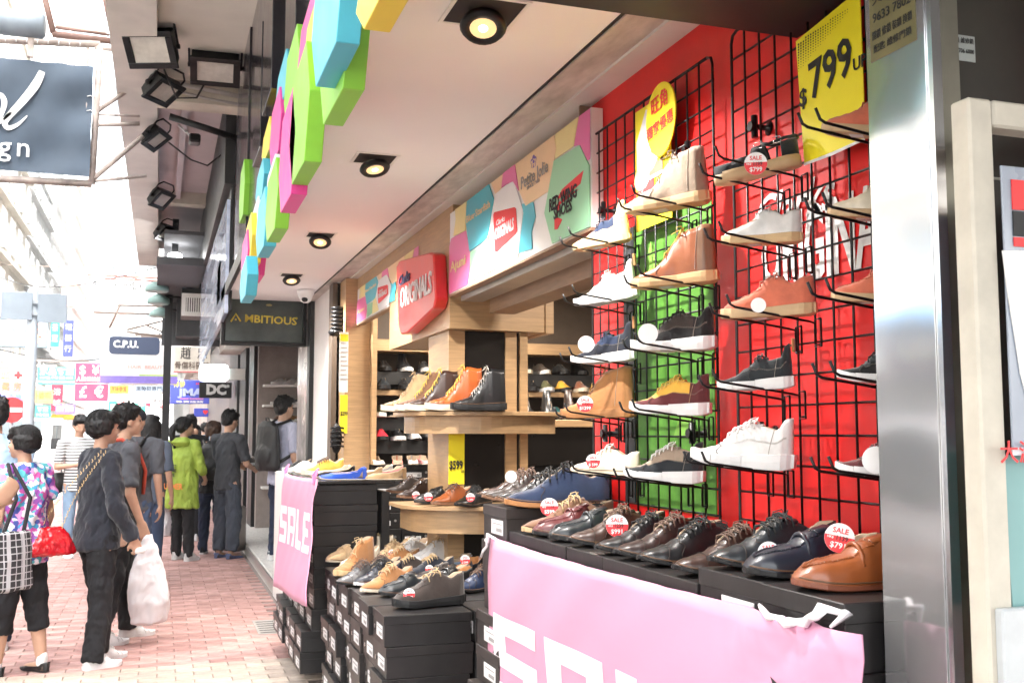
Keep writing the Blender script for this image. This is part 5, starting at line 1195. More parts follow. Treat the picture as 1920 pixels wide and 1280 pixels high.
for i, (px, py, ang, k, c) in enumerate([(690, 1052, 10, 'derbysuede', 'sand'), (700, 1066, 15, 'derbysuede', 'tan'), (660, 1046, 20, 'wallabee', 'cream'), (770, 1040, 10, 'flat', 'white'), (790, 1048, 5, 'trainer', 'white'), (715, 1082, 12, 'derby', 'choc'), (760, 1082, 14, 'derby', 'navy'), (778, 1092, 5, 'loafer', 'choc'), (830, 1060, 15, 'flat', 'tan')]):
    tsh(k, (px, py), ang, .747, '%s shoe filling the middle of the low stack, %s of nine' % (c, WRD[i]), cd(c, rr.choice((rub('cream', C_['cream']), R_K)), LT, fin='s'), (px + 45, py - 16) if i % 3 == 0 else None, tagk=dict(r=.02), fwd=.1, sc=.95)

# ---------------------------------------------------------------- interior shelves
sh = thing('shelf_unit', 'wooden wall shelving full of shoes inside the shop left of the post', 'shelf', (2.4, 8.3, 1.2))
for z, th in ((1.80, .04), (2.2, .09)): box('shelf_board', (1.56, 8.08, z - th), (4.6, 8.4, z), WOOD, sh)
box('shelf_upright', (1.562, 8.06, 1.22), (1.60, 8.415, 2.6), WOOD, sh)
for z in (1.40, 1.585, 1.95): box('shelf_step', (1.61, 8.2, z - .1), (4.6, 8.4, z), BLACK, sh)
def row(z, y, x0, x1, step, kinds, colsL, name, cols_of):
    x = x0; i = 0
    while x < x1:
        k = kinds[i % len(kinds)]; c = colsL[i % len(colsL)]; s = rr.choice((R_W, rub('cream', C_['cream']), R_K)) if k != 'flat' else rub('cream', C_['cream'])
        a = pi / 2 + rr.uniform(-.25, .25)
        toe = Vector((x, y, z)); heel = toe + Vector((cos(a), sin(a), 0)) * LSH * .95
        fin = 'r' if c in ('red', 'royal') else rr.choice('ls')
        shoe(k, heel, toe, '%s %s, %s on the %s' % (c, {'flat': 'ballet flat', 'trainer': 'sneaker', 'derby': 'lace-up shoe', 'boot': 'boot', 'loafer': 'loafer', 'desert': 'ankle boot'}[k], (['leftmost'] + [q + ' from the left' for q in 'second third fourth fifth sixth seventh eighth ninth tenth eleventh twelfth thirteenth fourteenth fifteenth sixteenth seventeenth eighteenth nineteenth twentieth'.split()])[i], name), dict(upper=mk(fin, c), sole=s, lace=LW if c in ('navy', 'blue') else mk(fin, c)), lo=True)
        x += step * rr.uniform(.9, 1.1); i += 1
row(1.216, 7.9, 1.62, 3.7, .125, ['flat', 'flat', 'flat', 'flat', 'flat', 'trainer'], ['white', 'coral', 'silver', 'pink', 'sand', 'white', 'black', 'cream'], 'top of the inner box wall', 0)
row(1.402, 8.06, 1.66, 3.7, .14, ['trainer', 'trainer', 'derby'], ['red', 'black', 'white', 'black', 'red', 'orange', 'tan', 'yellow'], 'black middle shelf inside the shop', 0)
row(1.587, 8.1, 1.64, 3.7, .13, ['trainer', 'loafer', 'trainer'], ['olive', 'black', 'pink', 'brown', 'teal', 'cream', 'black', 'coral'], 'black step under the wooden shelf inside', 0)
row(1.802, 8.02, 1.66, 3.8, .15, ['trainer', 'trainer', 'derby', 'trainer', 'trainer'], ['slate', 'black', 'olive', 'yellow', 'cognac', 'yellow', 'navy'], 'wooden upper shelf inside the shop', 0)
row(1.952, 8.16, 1.70, 3.8, .17, ['trainer', 'boot', 'trainer'], ['black', 'navy', 'grey', 'taupe', 'slate'], 'topmost step of the inner shelving', 0)
# display island with lit top and dark boots, seen right of the post
isl = thing('display_island', 'dark glass-topped display island with wooden edge behind the post', 'display table', (2.55, 6.6, .1))
box('top_board', (2.1, 6.45, 1.50), (3.2, 6.85, 1.55), WOOD, isl, .004); box('glass_front', (2.12, 6.47, 1.25), (3.18, 6.83, 1.498), mat('smoked_mirror', (.06, .05, .045), .12, metal=.6), isl); box('base', (2.12, 6.5, .1), (3.18, 6.8, 1.248), BLACK, isl)
for i, (x, c, k) in enumerate([(2.2, 'black', 'boot'), (2.34, 'black', 'boot'), (2.5, 'slate', 'boot'), (2.66, 'dkbrown', 'boot')]):
    shoe(k, (x + .02, 6.76, 1.551), (x - .02, 6.49, 1.551), '%s boot, %s on the island behind the post' % ({'black': 'black', 'slate': 'dark slate', 'dkbrown': 'dark brown'}[c], ['first', 'second', 'third', 'fourth'][i]), dict(upper=mk('l', c), sole=R_K, lace=LB), lo=True)
bt = thing('low_display_table', 'low black table with yellow and dark shoes behind the post', 'display table', (2.6, 5.6, .1))
box('table_top', (2.05, 5.5, 1.02), (3.0, 6.1, 1.06), BLACK, bt, .004); box('table_body', (2.1, 5.55, .1), (2.95, 6.05, 1.018), BLACK, bt)
for i, (x, y, c) in enumerate([(2.16, 5.62, 'olive'), (2.3, 5.64, 'yellow'), (2.44, 5.62, 'black'), (2.58, 5.66, 'slate'), (2.72, 5.62, 'dkbrown'), (2.24, 5.86, 'tan'), (2.4, 5.88, 'black')]):
    shoe('derby', (x + .02, y + .27, 1.061), (x, y, 1.061), '%s lace-up shoe on the low black table, %s' % (c, ['front left', 'front second', 'front third', 'front fourth', 'front right', 'rear left', 'rear right'][i]), dict(upper=mk('l', c), sole=rub('cream', C_['cream']) if i < 2 else R_K, lace=LB), lo=True)
# ================================================================ PEOPLE
def skin_mat(n, c): return mat('skin_' + n, c, .5, var=.06, scale=20, spec=.4)
SKIN = skin_mat('light', (.48, .29, .2)); SKIN2 = skin_mat('tan', (.47, .27, .18)); HAIR = mat('hair_black', (.009, .008, .008), .5, var=.6, scale=26, stretch=(1, 1, .1), bump=1, spec=.35); HAIRB = mat('hair_brown', (.05, .022, .012), .4, var=.5, scale=18, stretch=(1, 1, .12), bump=.6)
def cap(bm, a, b, ra, rb, seg=10, flat=False):
    """tapered limb piece; round ends unless flat"""
    a, b = Vector(a), Vector(b); d = (b - a).normalized(); ref = Vector((0, 1, 0)) if abs(d.y) < .9 else Vector((1, 0, 0)); u = d.cross(ref).normalized(); v = d.cross(u); rings = []
    st = [(a, ra), (b, rb)] if flat else [(a - d * ra * .9, ra * .35), (a - d * ra * .6, ra * .8), (a, ra), (b, rb), (b + d * rb * .6, rb * .8), (b + d * rb * .9, rb * .35)]
    for c, r in st: rings.append([bm.verts.new(c + r * (cos(2 * pi * k / seg) * u + sin(2 * pi * k / seg) * v)) for k in range(seg)])
    for A, B in zip(rings, rings[1:]):
        for k in range(seg): bm.faces.new((A[k], A[(k + 1) % seg], B[(k + 1) % seg], B[k]))
    bm.faces.new(rings[0][::-1]); bm.faces.new(rings[-1])
def loft(bm, secs, seg=20):
    """secs: (centre, rx, ry) horizontal ellipses"""
    rings = [[bm.verts.new((c[0] + rx * cos(2 * pi * k / seg), c[1] + ry * sin(2 * pi * k / seg), c[2])) for k in range(seg)] for c, rx, ry in secs]
    for A, B in zip(rings, rings[1:]):
        for k in range(seg): bm.faces.new((A[k], A[(k + 1) % seg], B[(k + 1) % seg], B[k]))
    bm.faces.new(rings[0][::-1]); bm.faces.new(rings[-1])
TEXN = {}
def fuse(name, bm, vox, m, parent, wrinkle=0, wscale=.12, smooth=6, dec=None):
    bmesh.ops.recalc_face_normals(bm, faces=bm.faces)
    me = bpy.data.meshes.new(name); bm.to_mesh(me); bm.free()
    o = bpy.data.objects.new(name, me); COL.objects.link(o)
    r = o.modifiers.new('r', 'REMESH'); r.mode = 'VOXEL'; r.voxel_size = vox; r.use_smooth_shade = True
    s = o.modifiers.new('s', 'SMOOTH'); s.factor = .5; s.iterations = smooth
    if wrinkle:
        k = (wscale,)
        if k not in TEXN: t = bpy.data.textures.new('w', 'CLOUDS'); t.noise_scale = wscale; t.noise_depth = 2; TEXN[k] = t
        e = bpy.data.objects.new('e', None); COL.objects.link(e); e.scale = (1, 1, 2.6); e.rotation_euler = (.35, .4, random.random()); e.location = (random.random(), random.random(), 0); bpy.context.view_layer.update()
        d = o.modifiers.new('d', 'DISPLACE'); d.texture = TEXN[k]; d.strength = wrinkle; d.mid_level = .36; d.texture_coords = 'OBJECT'; d.texture_coords_object = e
    if dec: q = o.modifiers.new('q', 'DECIMATE'); q.ratio = dec
    dg = bpy.context.evaluated_depsgraph_get(); dg.update(); nm = bpy.data.meshes.new_from_object(o.evaluated_get(dg)); bpy.data.objects.remove(o)
    if wrinkle: bpy.data.objects.remove(e)
    nm.materials.clear(); nm.materials.append(m); nm.name = name
    for p in nm.polygons: p.use_smooth = True
    o = bpy.data.objects.new(name, nm); COL.objects.link(o); o.parent = parent; return o
def hand(bm, wrist, d, side, s=1, curl=.5, palm_n=None):
    """palm and five bent fingers from the wrist along d; palm_n: direction the palm faces"""
    d = Vector(d).normalized(); n = Vector(palm_n or (side * -1, 0, 0)); n = (n - d * n.dot(d)).normalized(); w_ = d.cross(n) * side
    P = Vector(wrist); s *= 1.0
    for k in range(4):
        o = (k - 1.5) * .019 * s
        cap(bm, P + w_ * o * .7, P + d * .085 * s + w_ * o, .016 * s, .0115 * s, 8)
        L1, L2, L3 = [x * (1, 1.1, 1.03, .82)[k] * s for x in (.042, .026, .02)]
        a = P + d * .088 * s + w_ * o; c1 = curl * .7; d1 = (d * cos(c1) + n * sin(c1)); b = a + d1 * L1; c2 = curl * 1.6; d2 = d * cos(c2) + n * sin(c2); c = b + d2 * L2; c3 = curl * 2.3; d3 = d * cos(c3) + n * sin(c3)
        cap(bm, a, b, .0098 * s, .0086 * s, 7); cap(bm, b, c, .0086 * s, .0078 * s, 7); cap(bm, c, c + d3 * L3, .0078 * s, .0065 * s, 7)
    t0 = P + d * .022 * s - w_ * .022 * s; t1 = t0 + (d * .6 - w_ * .6 + n * .35).normalized() * .042 * s; t2 = t1 + (d * .85 - w_ * .15 + n * .5).normalized() * .03 * s
    cap(bm, t0, t1, .014 * s, .0115 * s, 8); cap(bm, t1, t2, .0105 * s, .008 * s, 8)
def person(label, loc, face, h, shirt, pants, hair='short', sleeve=.5, leg_len=1.0, female=False, sh_low=.5, vox=.008, arms=None, legs=None, head_turn=0, head_tilt=0, skin=None, hairm=None, lean=0, group=None, shoes='trainer', shoe_cols=None, loose=1.0, cat='person', sock=False, barearm=False, hem=None, sandal_=False, pants_loose=1.0):
    """local frame: facing +Y, x to the right hand; all lengths scaled by the height h"""
    t = thing('person', label, cat, loc, radians(face) , group); skin = skin or SKIN; hairm = hairm or HAIR
    H = h; V = lambda x, y, z: Vector((x * H, y * H, z * H))
    fw = .92 if female else 1.0
    ln = lean
    hipw, shw = (.052 if not female else .054), (.108 * (.92 if female else 1.03))
    pel = V(0, 0, .53); L = legs or {}
    def jt(side, key, dv): return V(*(L.get((side, key)) or dv))
    J = {}
    for s in (-1, 1):
        J[s, 'hip'] = V(s * hipw, 0, .515); J[s, 'knee'] = jt(s, 'knee', (s * .056, .012, .285)); J[s, 'ank'] = jt(s, 'ank', (s * .056, -.01, .045))
        J[s, 'sh'] = V(s * shw, ln * .30, .808)
        a = (arms or {}).get(s) or ((s * .128, ln * .2 - .01, .63), (s * .13, .045, .495), (0, .25, -1))
        J[s, 'el'] = V(*a[0]); J[s, 'wr'] = V(*a[1]); J[s, 'hd'] = Vector(a[2]); J[s, 'curl'] = a[3] if len(a) > 3 else .45; J[s, 'pn'] = a[4] if len(a) > 4 else None
    neck = V(0, ln * .33, .845); hc = V(0, ln * .4 + .014, .93)
    Rh = Euler((head_tilt, 0, head_turn)).to_matrix()
    hp = lambda x, y, z: hc + Rh @ V(x, y, z)
    bm = bmesh.new()
    # head
    rot = Euler((head_tilt, 0, head_turn))
    ell_into(bm, hp(0, -.006, .014), (.0445 * H, .055 * H, .052 * H), rot, 3); ell_into(bm, hp(0, .012, -.014), (.037 * H, .043 * H, .047 * H), rot, 3); ell_into(bm, hp(0, .034, -.045), (.019 * H, .017 * H, .015 * H), rot, 2)
    ell_into(bm, hp(0, .057, -.01), (.0075 * H, .013 * H, .011 * H), rot, 2); cap(bm, hp(0, .05, .012), hp(0, .064, -.011), .0045 * H, .0065 * H, 8)
    ell_into(bm, hp(0, .05, -.0315), (.0135 * H, .0075 * H, .0045 * H), rot, 2); ell_into(bm, hp(0, .046, .018), (.03 * H, .01 * H, .006 * H), rot, 2)
    for s in (-1, 1): ell_into(bm, hp(s * .044, -.004, -.004), (.006 * H, .012 * H, .018 * H), rot, 2); ell_into(bm, hp(s * .024, .033, -.012), (.014 * H, .014 * H, .016 * H), rot, 2)
    cap(bm, neck - V(0, .004, .03), hp(0, -.008, -.03), .031 * H * fw, .028 * H * fw, 14)
    # torso
    loft(bm, [(V(0, 0, .47), .07 * H, .05 * H), (V(0, 0, .53), .086 * H, .056 * H), (V(0, ln * .08, .62), .07 * H, .05 * H), (V(0, ln * .2, .73), .083 * H, .058 * H), (V(0, ln * .28, .8), .082 * H, .048 * H), (V(0, ln * .31, .835), .045 * H, .033 * H)])
    for s in (-1, 1):
        cap(bm, J[s, 'sh'], J[s, 'el'], .029 * H * fw, .022 * H * fw, 12); cap(bm, J[s, 'el'], J[s, 'wr'], .0225 * H * fw, .0145 * H * fw, 12)
        cap(bm, J[s, 'sh'], V(s * .05, ln * .3, .825), .03 * H * fw, .028 * H, 10)
        hand(bm, J[s, 'wr'], J[s, 'hd'], s, H / 1.68 * (.94 if female else 1.02), J[s, 'curl'], J[s, 'pn'])
        cap(bm, J[s, 'hip'], J[s, 'knee'], .048 * H, .032 * H, 14); cap(bm, J[s, 'knee'], J[s, 'knee'].lerp(J[s, 'ank'], .35), .032 * H, .0335 * H, 14); cap(bm, J[s, 'knee'].lerp(J[s, 'ank'], .35), J[s, 'ank'], .0335 * H, .021 * H, 14)
        fd = L.get((s, 'foot')) or (0, 1, 0); fd = Vector(fd).normalized()
        cap(bm, J[s, 'ank'] - V(0, 0, .018), J[s, 'ank'] + fd * .085 * H - V(0, 0, .032), .019 * H, .012 * H, 10)
        J[s, 'fd'] = fd
    body = fuse('body', bm, vox, skin, t, smooth=4)
    # eyes, brows, mouth
    if vox < .012:
        bm = bmesh.new()
        for s in (-1, 1): ell_into(bm, hp(s * .0185, .0445, .004), (.0085 * H, .0052 * H, .0038 * H), rot, 2)
        link('eyes', me_from(bm, True), None, mat('eye_dark', (.03, .02, .018), .2, var=0)).parent = t
        bm = bmesh.new()
        for s in (-1, 1): ell_into(bm, hp(s * .02, .0475, .019), (.0125 * H, .005 * H, .0022 * H), rot, 2)
        link('eyebrows', me_from(bm, True), None, hairm).parent = t
        bm = bmesh.new(); ell_into(bm, hp(0, .0545, -.0315), (.0125 * H, .0045 * H, .0035 * H), rot, 2); link('lips', me_from(bm, True), None, mat('lips', (.42, .16, .13), .45)).parent = t
    # hair
    bm = bmesh.new(); hv = min(vox, .009)
    if hair != 'cap':
        ell_into(bm, hp(0, -.014, .026), (.0505 * H, .057 * H, .053 * H), rot, 3)
        ell_into(bm, hp(0, -.03, .006), (.047 * H, .04 * H, .045 * H), rot, 3)
        for s in (-1, 1):
            ell_into(bm, hp(s * .012, .022, .052), (.034 * H, .03 * H, .02 * H), rot, 2)
    if hair == 'short':
        rr_ = random.Random(len(label))
        for k in range(26):
            a = rr_.uniform(-pi, pi); e = rr_.uniform(.35, 1.4); p = hp(.045 * cos(a) * cos(e), -.012 + .05 * sin(a) * cos(e), .03 + .046 * sin(e)); dd = Rh @ Vector((cos(a) * .4, -.2 + sin(a) * .3, .6)).normalized()
            cap(bm, p, p + dd * .014 * H, .007 * H, .003 * H, 6)
        ell_into(bm, hp(0, -.04, -.02), (.036 * H, .02 * H, .022 * H), rot, 2)
    if hair in ('bob', 'pixie'):
        dz = -.03 if hair == 'bob' else -.015
        for k in range(13):
            a = pi + pi * (k - 1) / 11 if 0 else radians(170 + 200 * k / 12); p = hp(.046 * cos(a), -.012 + .046 * sin(a), .02); q = hp(.048 * cos(a), -.012 + .047 * sin(a), dz - (.014 if k in (0, 12) and hair == 'bob' else 0))
            cap(bm, p, q, .018 * H, .010 * H, 8)
        for k in range(7):
            x = -.036 + .012 * k; cap(bm, hp(x, .012, .06), hp(x * 1.1, .041, .026), .012 * H, .006 * H, 7)
    if hair == 'long':
        for k in range(15):
            a = radians(165 + 210 * k / 14); p = hp(.045 * cos(a), -.012 + .046 * sin(a), .02); q = hp(.05 * cos(a), -.014 + .05 * sin(a), -.07); cap(bm, p, q, .018 * H, .014 * H, 8); cap(bm, q, q - V(0, .006, .075), .015 * H, .008 * H, 8)
    if hair == 'pony':
        ell_into(bm, hp(0, -.065, .02), (.022 * H, .02 * H, .022 * H), rot, 2); pts = [hp(0, -.07, .02), hp(0, -.095, -.01), hp(.004, -.1, -.05), hp(.008, -.09, -.1), hp(.012, -.08, -.14)]
        for a, b, r1, r2 in zip(pts, pts[1:], (.02, .024, .022, .017), (.024, .022, .017, .007)): cap(bm, a, b, r1 * H, r2 * H, 9)
        for s in (-1, 1): cap(bm, hp(s * .044, .012, .035), hp(s * .046, -.01, -.012), .009 * H, .006 * H, 6)
    if hair == 'cap':
        ell_into(bm, hp(0, -.01, .03), (.052 * H, .058 * H, .046 * H), rot, 3); ell_into(bm, hp(0, .055, .028), (.034 * H, .032 * H, .006 * H), rot, 2); ell_into(bm, hp(0, -.04, -.012), (.036 * H, .02 * H, .026 * H), rot, 2)
    fuse('hair' if hair != 'cap' else 'cap', bm, hv, hairm, t, wrinkle=.016, wscale=.009, smooth=1)
    if vox < .01 and hair != 'cap':      # separate locks over the cap of hair
        bm = bmesh.new(); r2 = random.Random(len(label) * 3)
        for k in range(420):
            a = r2.uniform(-pi, pi); e0 = r2.uniform(20, 88); front = sin(a); e1 = e0 - r2.uniform(25, 55); e1 = max(e1, 14 if front > .35 else -30); sw = r2.uniform(-.25, .25); up_ = r2.uniform(1.0, 1.05)
            pts = []
            for q in range(5):
                e = radians(e0 + (e1 - e0) * q / 4); aa = a + sw * q / 4; R_ = up_ + (.03 if q == 4 else 0)
                pts.append(hp(.0515 * R_ * cos(aa) * cos(e), -.014 + .0585 * R_ * sin(aa) * cos(e), .024 + .0545 * R_ * sin(e)))
            tube_into(bm, pts, [.0011 * H, .0017 * H, .0017 * H, .0013 * H, .0004 * H], 3, cap=False)
        lk = link('hair_locks', me_from(bm), None, hairm); lk.parent = t; lk['kind'] = 'stuff'
    # shirt
    bm = bmesh.new(); hm = hem if hem is not None else .465; l = loose
    secs = [(V(0, -.002, hm), .098 * H * l * (1.06 if hm < .44 else 1), .075 * H * l), (V(0, 0, (hm + .62) / 2), .094 * H * l, .072 * H * l), (V(0, ln * .09, .62), .088 * H * l, .067 * H * l), (V(0, ln * .2, .73), .094 * H * l, .068 * H * l), (V(0, ln * .28, .795), .093 * H, .055 * H), (V(0, ln * .31, .833), .062 * H, .043 * H), (V(0, ln * .325, .85), .04 * H, .037 * H)]
    loft(bm, secs, 24)
    for s in (-1, 1):
        sh, el, wr = J[s, 'sh'], J[s, 'el'], J[s, 'wr']; cap(bm, V(s * .05, ln * .3, .815), sh, .036 * H, .036 * H, 10)
        if sleeve > 0:
            if sleeve <= .5: e = sh.lerp(el, sleeve / .5 * .85); cap(bm, sh, sh.lerp(e, .01), .038 * H, .038 * H, 12); cap(bm, sh, e, .037 * H, .036 * H * (1.05 if sleeve < .5 else .9), 12, flat=True)
            else:
                cap(bm, sh, el, .037 * H, .031 * H, 12); e = el.lerp(wr, (sleeve - .5) / .5 * .98); cap(bm, el, el.lerp(e, .3), .031 * H, .03 * H, 12); cap(bm, el, e, .0305 * H, .024 * H, 12, flat=True)
    fuse('shirt', bm, vox, shirt, t, wrinkle=.026 * (vox < .012) + .012, wscale=.055, smooth=5)
    # trousers
    bm = bmesh.new(); loft(bm, [(V(0, 0, .45), .088 * H, .066 * H), (V(0, 0, .53), .09 * H, .063 * H), (V(0, ln * .04, .60), .077 * H, .056 * H)], 24); pl_ = pants_loose
    for s in (-1, 1):
        hp_, kn, an = J[s, 'hip'], J[s, 'knee'], J[s, 'ank']; cap(bm, hp_ + V(-s * .006, 0, -.01), kn, .053 * H, .04 * H * pl_, 14)
        if leg_len <= .55: cap(bm, hp_.lerp(kn, .5), hp_.lerp(kn, min(1, leg_len * 2)), .047 * H * pl_, .042 * H * pl_, 14, flat=True)
        else:
            e = kn.lerp(an, (leg_len - .5) / .5 * 1.05); cap(bm, kn, kn.lerp(e, .3), .04 * H * pl_, .037 * H * pl_, 14); cap(bm, kn, e, .039 * H * pl_, .032 * H * pl_, 14, flat=True)
    fuse('trousers', bm, vox, pants, t, wrinkle=.026 * (vox < .012) + .012, wscale=.05, smooth=4)
    # shoes
    for s in (-1, 1):
        an, fd = J[s, 'ank'], J[s, 'fd']; heel = Vector((an.x, an.y, max(0, an.z - .045 * H))) - fd * .038 * H; sd = max(-.3, min(.3, fd.z))
        toe = heel + fd * .155 * H; sn = bpy.data.objects.new('shoe', None); COL.objects.link(sn); sn.parent = t
        cols = dict(lining=mat('lining_d', (.1, .08, .07), .8), sole=R_W, lace=LW, welt=R_W, accent=None, upper=R_W, stitch2=mat('stitch2', (.3, .26, .22), .7, var=0), seam=mat('seam_dark', (.03, .02, .015), .6, var=0)); cols.update(shoe_cols or {}); cols['accent'] = cols.get('accent') or cols['upper']
        for n_, me, sl in shoe_parts(shoes, lo=vox > .011):
            if n_ == 'stitching': continue
            o = bpy.data.objects.new(n_, me); COL.objects.link(o); o.parent = sn
            for i, r in enumerate(sl): o.material_slots[i].link = 'OBJECT'; o.material_slots[i].material = cols[r]
        orient(sn, heel, toe)
        if sock:
            bm = bmesh.new(); cap(bm, an + V(0, 0, .02), an - V(0, 0, .015), .0235 * H, .022 * H, 12); fuse('sock', bm, .008, mat('sock_white', (.75, .75, .74), .9), t)
    return t, J, V
def pp_(px, py): return W(px, py, Z=0)
def backpack(t, V, m, w_=.15, h_=.24, d_=.075, z=.70, y=-.095, straps=True):
    H = V(0, 0, 1).z; e = bpy.data.objects.new('backpack', None)
    bm = bmesh.new(); loft(bm, [(V(0, y, z - h_ / 2), w_ * .42 * H, d_ * .5 * H), (V(0, y, z - h_ / 2 + .02), w_ * .52 * H, d_ * .62 * H), (V(0, y, z), w_ * .5 * H, d_ * .6 * H), (V(0, y, z + h_ / 2 - .03), w_ * .44 * H, d_ * .5 * H), (V(0, y, z + h_ / 2), w_ * .25 * H, d_ * .25 * H)], 18)
    ell_into(bm, V(0, y - d_ * .5, z - h_ * .2), (w_ * .38 * H, d_ * .3 * H, h_ * .24 * H), None, 2)
    b = fuse('backpack', bm, .009, m, t, wrinkle=.02, wscale=.08, smooth=4)
    if straps:
        bm = bmesh.new()
        for s in (-1, 1):
            tube_into(bm, [V(s * .045, y + .03, z + h_ * .42), V(s * .07, .0, .857), V(s * .075, .055, .80), V(s * .082, .068, .73), V(s * .09, .03, .66), V(s * .075, y + .02, z - h_ * .35)], .0105 * H, 6)
            tube_into(bm, [V(s * .02, y, z + h_ * .5), V(s * .01, y - .01, z + h_ * .5 + .02), V(0, y - .01, z + h_ * .5 + .022)], .004 * H, 5)
        o = link('strap', me_from(bm), None, m); o.parent = b
    return b
NAVY = mat('knit_navy', (.011, .013, .021), .9, var=.2, scale=30, stretch=(6, 6, 1), bump=.3, sheen=.2); BLKC = mat('cloth_black', (.007, .007, .009), .85, var=.2, scale=10, bump=.2); DKG = mat('cloth_grey', (.075, .078, .09), .9, var=.12, scale=14, bump=.2); DENIM = mat('denim_dark', (.014, .022, .05), .9, var=.2, scale=25, bump=.25); GREYP = mat('cloth_slate', (.05, .06, .08), .9, var=.12, scale=12, bump=.2)
NYL = mat('nylon_black', (.007, .007, .008), .5, var=.2, bump=.3)
# ---- navy woman and the man beside her (face the shop, seen from the side)
WP = pp_(160, 1252)
t, J, V = person('person in dark navy sweater and black trousers with a red shoulder bag', (WP.x + .04, WP.y + .05, 0), -62, 1.60, NAVY, BLKC, 'pixie', sleeve=1, female=True, vox=.0075, leg_len=1.0, loose=1.08, pants_loose=1.1, hem=.46,
   legs={(1, 'knee'): (.05, .0, .285), (1, 'ank'): (.06, -.03, .045), (-1, 'knee'): (-.06, .05, .285), (-1, 'ank'): (-.075, .06, .045)},
   arms={1: ((.14, .0, .635), (.135, .08, .50), (-.1, .5, -.85), .9), -1: ((-.14, .02, .635), (-.1, .12, .52), (.1, .4, -.9), .8)}, shoe_cols=dict(upper=rub('white', (.8, .8, .79))))
nw = t
lp = J[1, 'wr']
# white charger / phone in hand
bm = bmesh.new(); q = lp + V(-.01, .035, -.05); bx(bm, q - Vector((.03, .035, .02)), q + Vector((.03, .035, .02)), .012)
def held(name, label, cat, bm, m, t, group=None):
    """a separate thing placed with the pose of the person that holds it"""
    me = me_from(bm, True); M = Matrix.Translation(t.location) @ t.rotation_euler.to_matrix().to_4x4(); me.transform(M); o = link(name, me, None, m); tag(o, label, cat, group); return o
held('power_bank', 'small white power bank held in the hand of the navy sweater person', 'power bank', bm, mat('device_white', (.8, .8, .8), .3), t)
# red quilted bag with a chain strap
bg_ = thing('shoulder_bag', 'glossy red quilted shoulder bag with gold chain strap behind the navy sweater person', 'handbag', t.location, t.rotation_euler.z)
def bagpart(name, bm, m, smooth=True): o = link(name, me_from(bm, smooth), None, m); o.parent = bg_; return o
c = V(.0, -.185, .505)
bm = bmesh.new(); loft(bm, [(c + Vector((0, 0, -.095)), .045, .14), (c + Vector((0, 0, -.085)), .062, .165), (c + Vector((0, 0, -.01)), .055, .135), (c + Vector((0, 0, .06)), .03, .09), (c + Vector((0, 0, .075)), .012, .07)], 20)
fuse('bag_body', bm, .007, mat('bag_red', (.5, .005, .012), .22, var=.15, scale=12, coat=.6, bump=.5), bg_, wrinkle=.02, wscale=.03, smooth=3)
bm = bmesh.new()
for s in (-1, 1):
    A_ = c + Vector((s * .015, .06 * s, .07)); B_ = V(.09 + .02 * s, -.03, .84)
    for k in range(26):
        u = k / 25; p = A_.lerp(B_, u) + Vector((0, -.03 * sin(pi * u), 0)); tube_into(bm, [p + Vector((0, 0, -.010)), p + Vector((.006 * (-1) ** k, .004, 0)), p + Vector((0, 0, .010))], .0028, 5)
bagpart('chain', bm, mat('gold_chain', (.7, .5, .25), .3, metal=.9))
# man with white carrier bag
MP = pp_(238, 1200)
t, J, V = person('person with short hair in profile, grey sleeves, holding a white plastic carrier bag', (MP.x - .08, MP.y - .02, 0), -72, 1.66, DKG, BLKC, 'short', sleeve=.5, vox=.0075, leg_len=.98, pants_loose=1.08, lean=.03,
   legs={(-1, 'knee'): (-.055, .05, .285), (-1, 'ank'): (-.06, .07, .045), (1, 'knee'): (.05, -.03, .285), (1, 'ank'): (.07, -.08, .045)},
   arms={1: ((.15, .0, .63), (.15, .05, .50), (0, .3, -.9), .9), -1: ((-.13, .02, .63), (-.12, .06, .50), (.1, .3, -.9), .9)}, shoe_cols=dict(upper=rub('white', (.8, .8, .79))))
man = t
bm = bmesh.new(); loft(bm, [(V(0, .0, .47), .168, .128), (V(0, .01, .62), .155, .118), (V(0, .03, .74), .16, .12), (V(0, .0, .81), .12, .085)], 20)
vst = fuse('vest', bm, .01, mat('vest_black', (.015, .015, .017), .8), t, wrinkle=.02, wscale=.05)
bm = bmesh.new(); tube_into(bm, [V(.03, -.07, .845), V(.075, -.02, .853), V(.085, .05, .80), V(.07, .085, .72), V(.03, .09, .62)], .014, 7); link('strap', me_from(bm), None, mat('strap_red', (.5, .06, .03), .6)).parent = t
BAGW = mat('carrier_white', (.72, .7, .72), .35, var=.05, scale=3, bump=.3)
pb = thing('carrier_bag', 'bulging white plastic carrier bag hanging from the hand of the grey sleeved person', 'carrier bag', t.location, t.rotation_euler.z)
hnd = J[1, 'wr'] + V(0, .03, -.055)
bm = bmesh.new(); loft(bm, [(hnd + Vector((.0, .02, -.60)), .05, .06), (hnd + Vector((0, .02, -.58)), .085, .12), (hnd + Vector((0, .02, -.45)), .10, .14), (hnd + Vector((0, .0, -.28)), .085, .125), (hnd + Vector((0, 0, -.14)), .05, .08), (hnd + Vector((0, 0, -.05)), .02, .04), (hnd + Vector((0, 0, .01)), .015, .022)], 22)
fuse('bag_body', bm, .009, BAGW, pb, wrinkle=.045, wscale=.09, smooth=3)
bm = bmesh.new(); tube_into(bm, [hnd + Vector((0, -.03, -.06)), hnd + Vector((0, -.02, .01)), hnd + Vector((0, .02, .015)), hnd + Vector((0, .035, -.06))], .009, 6); o = link('handle', me_from(bm, True), None, BAGW); o.parent = pb
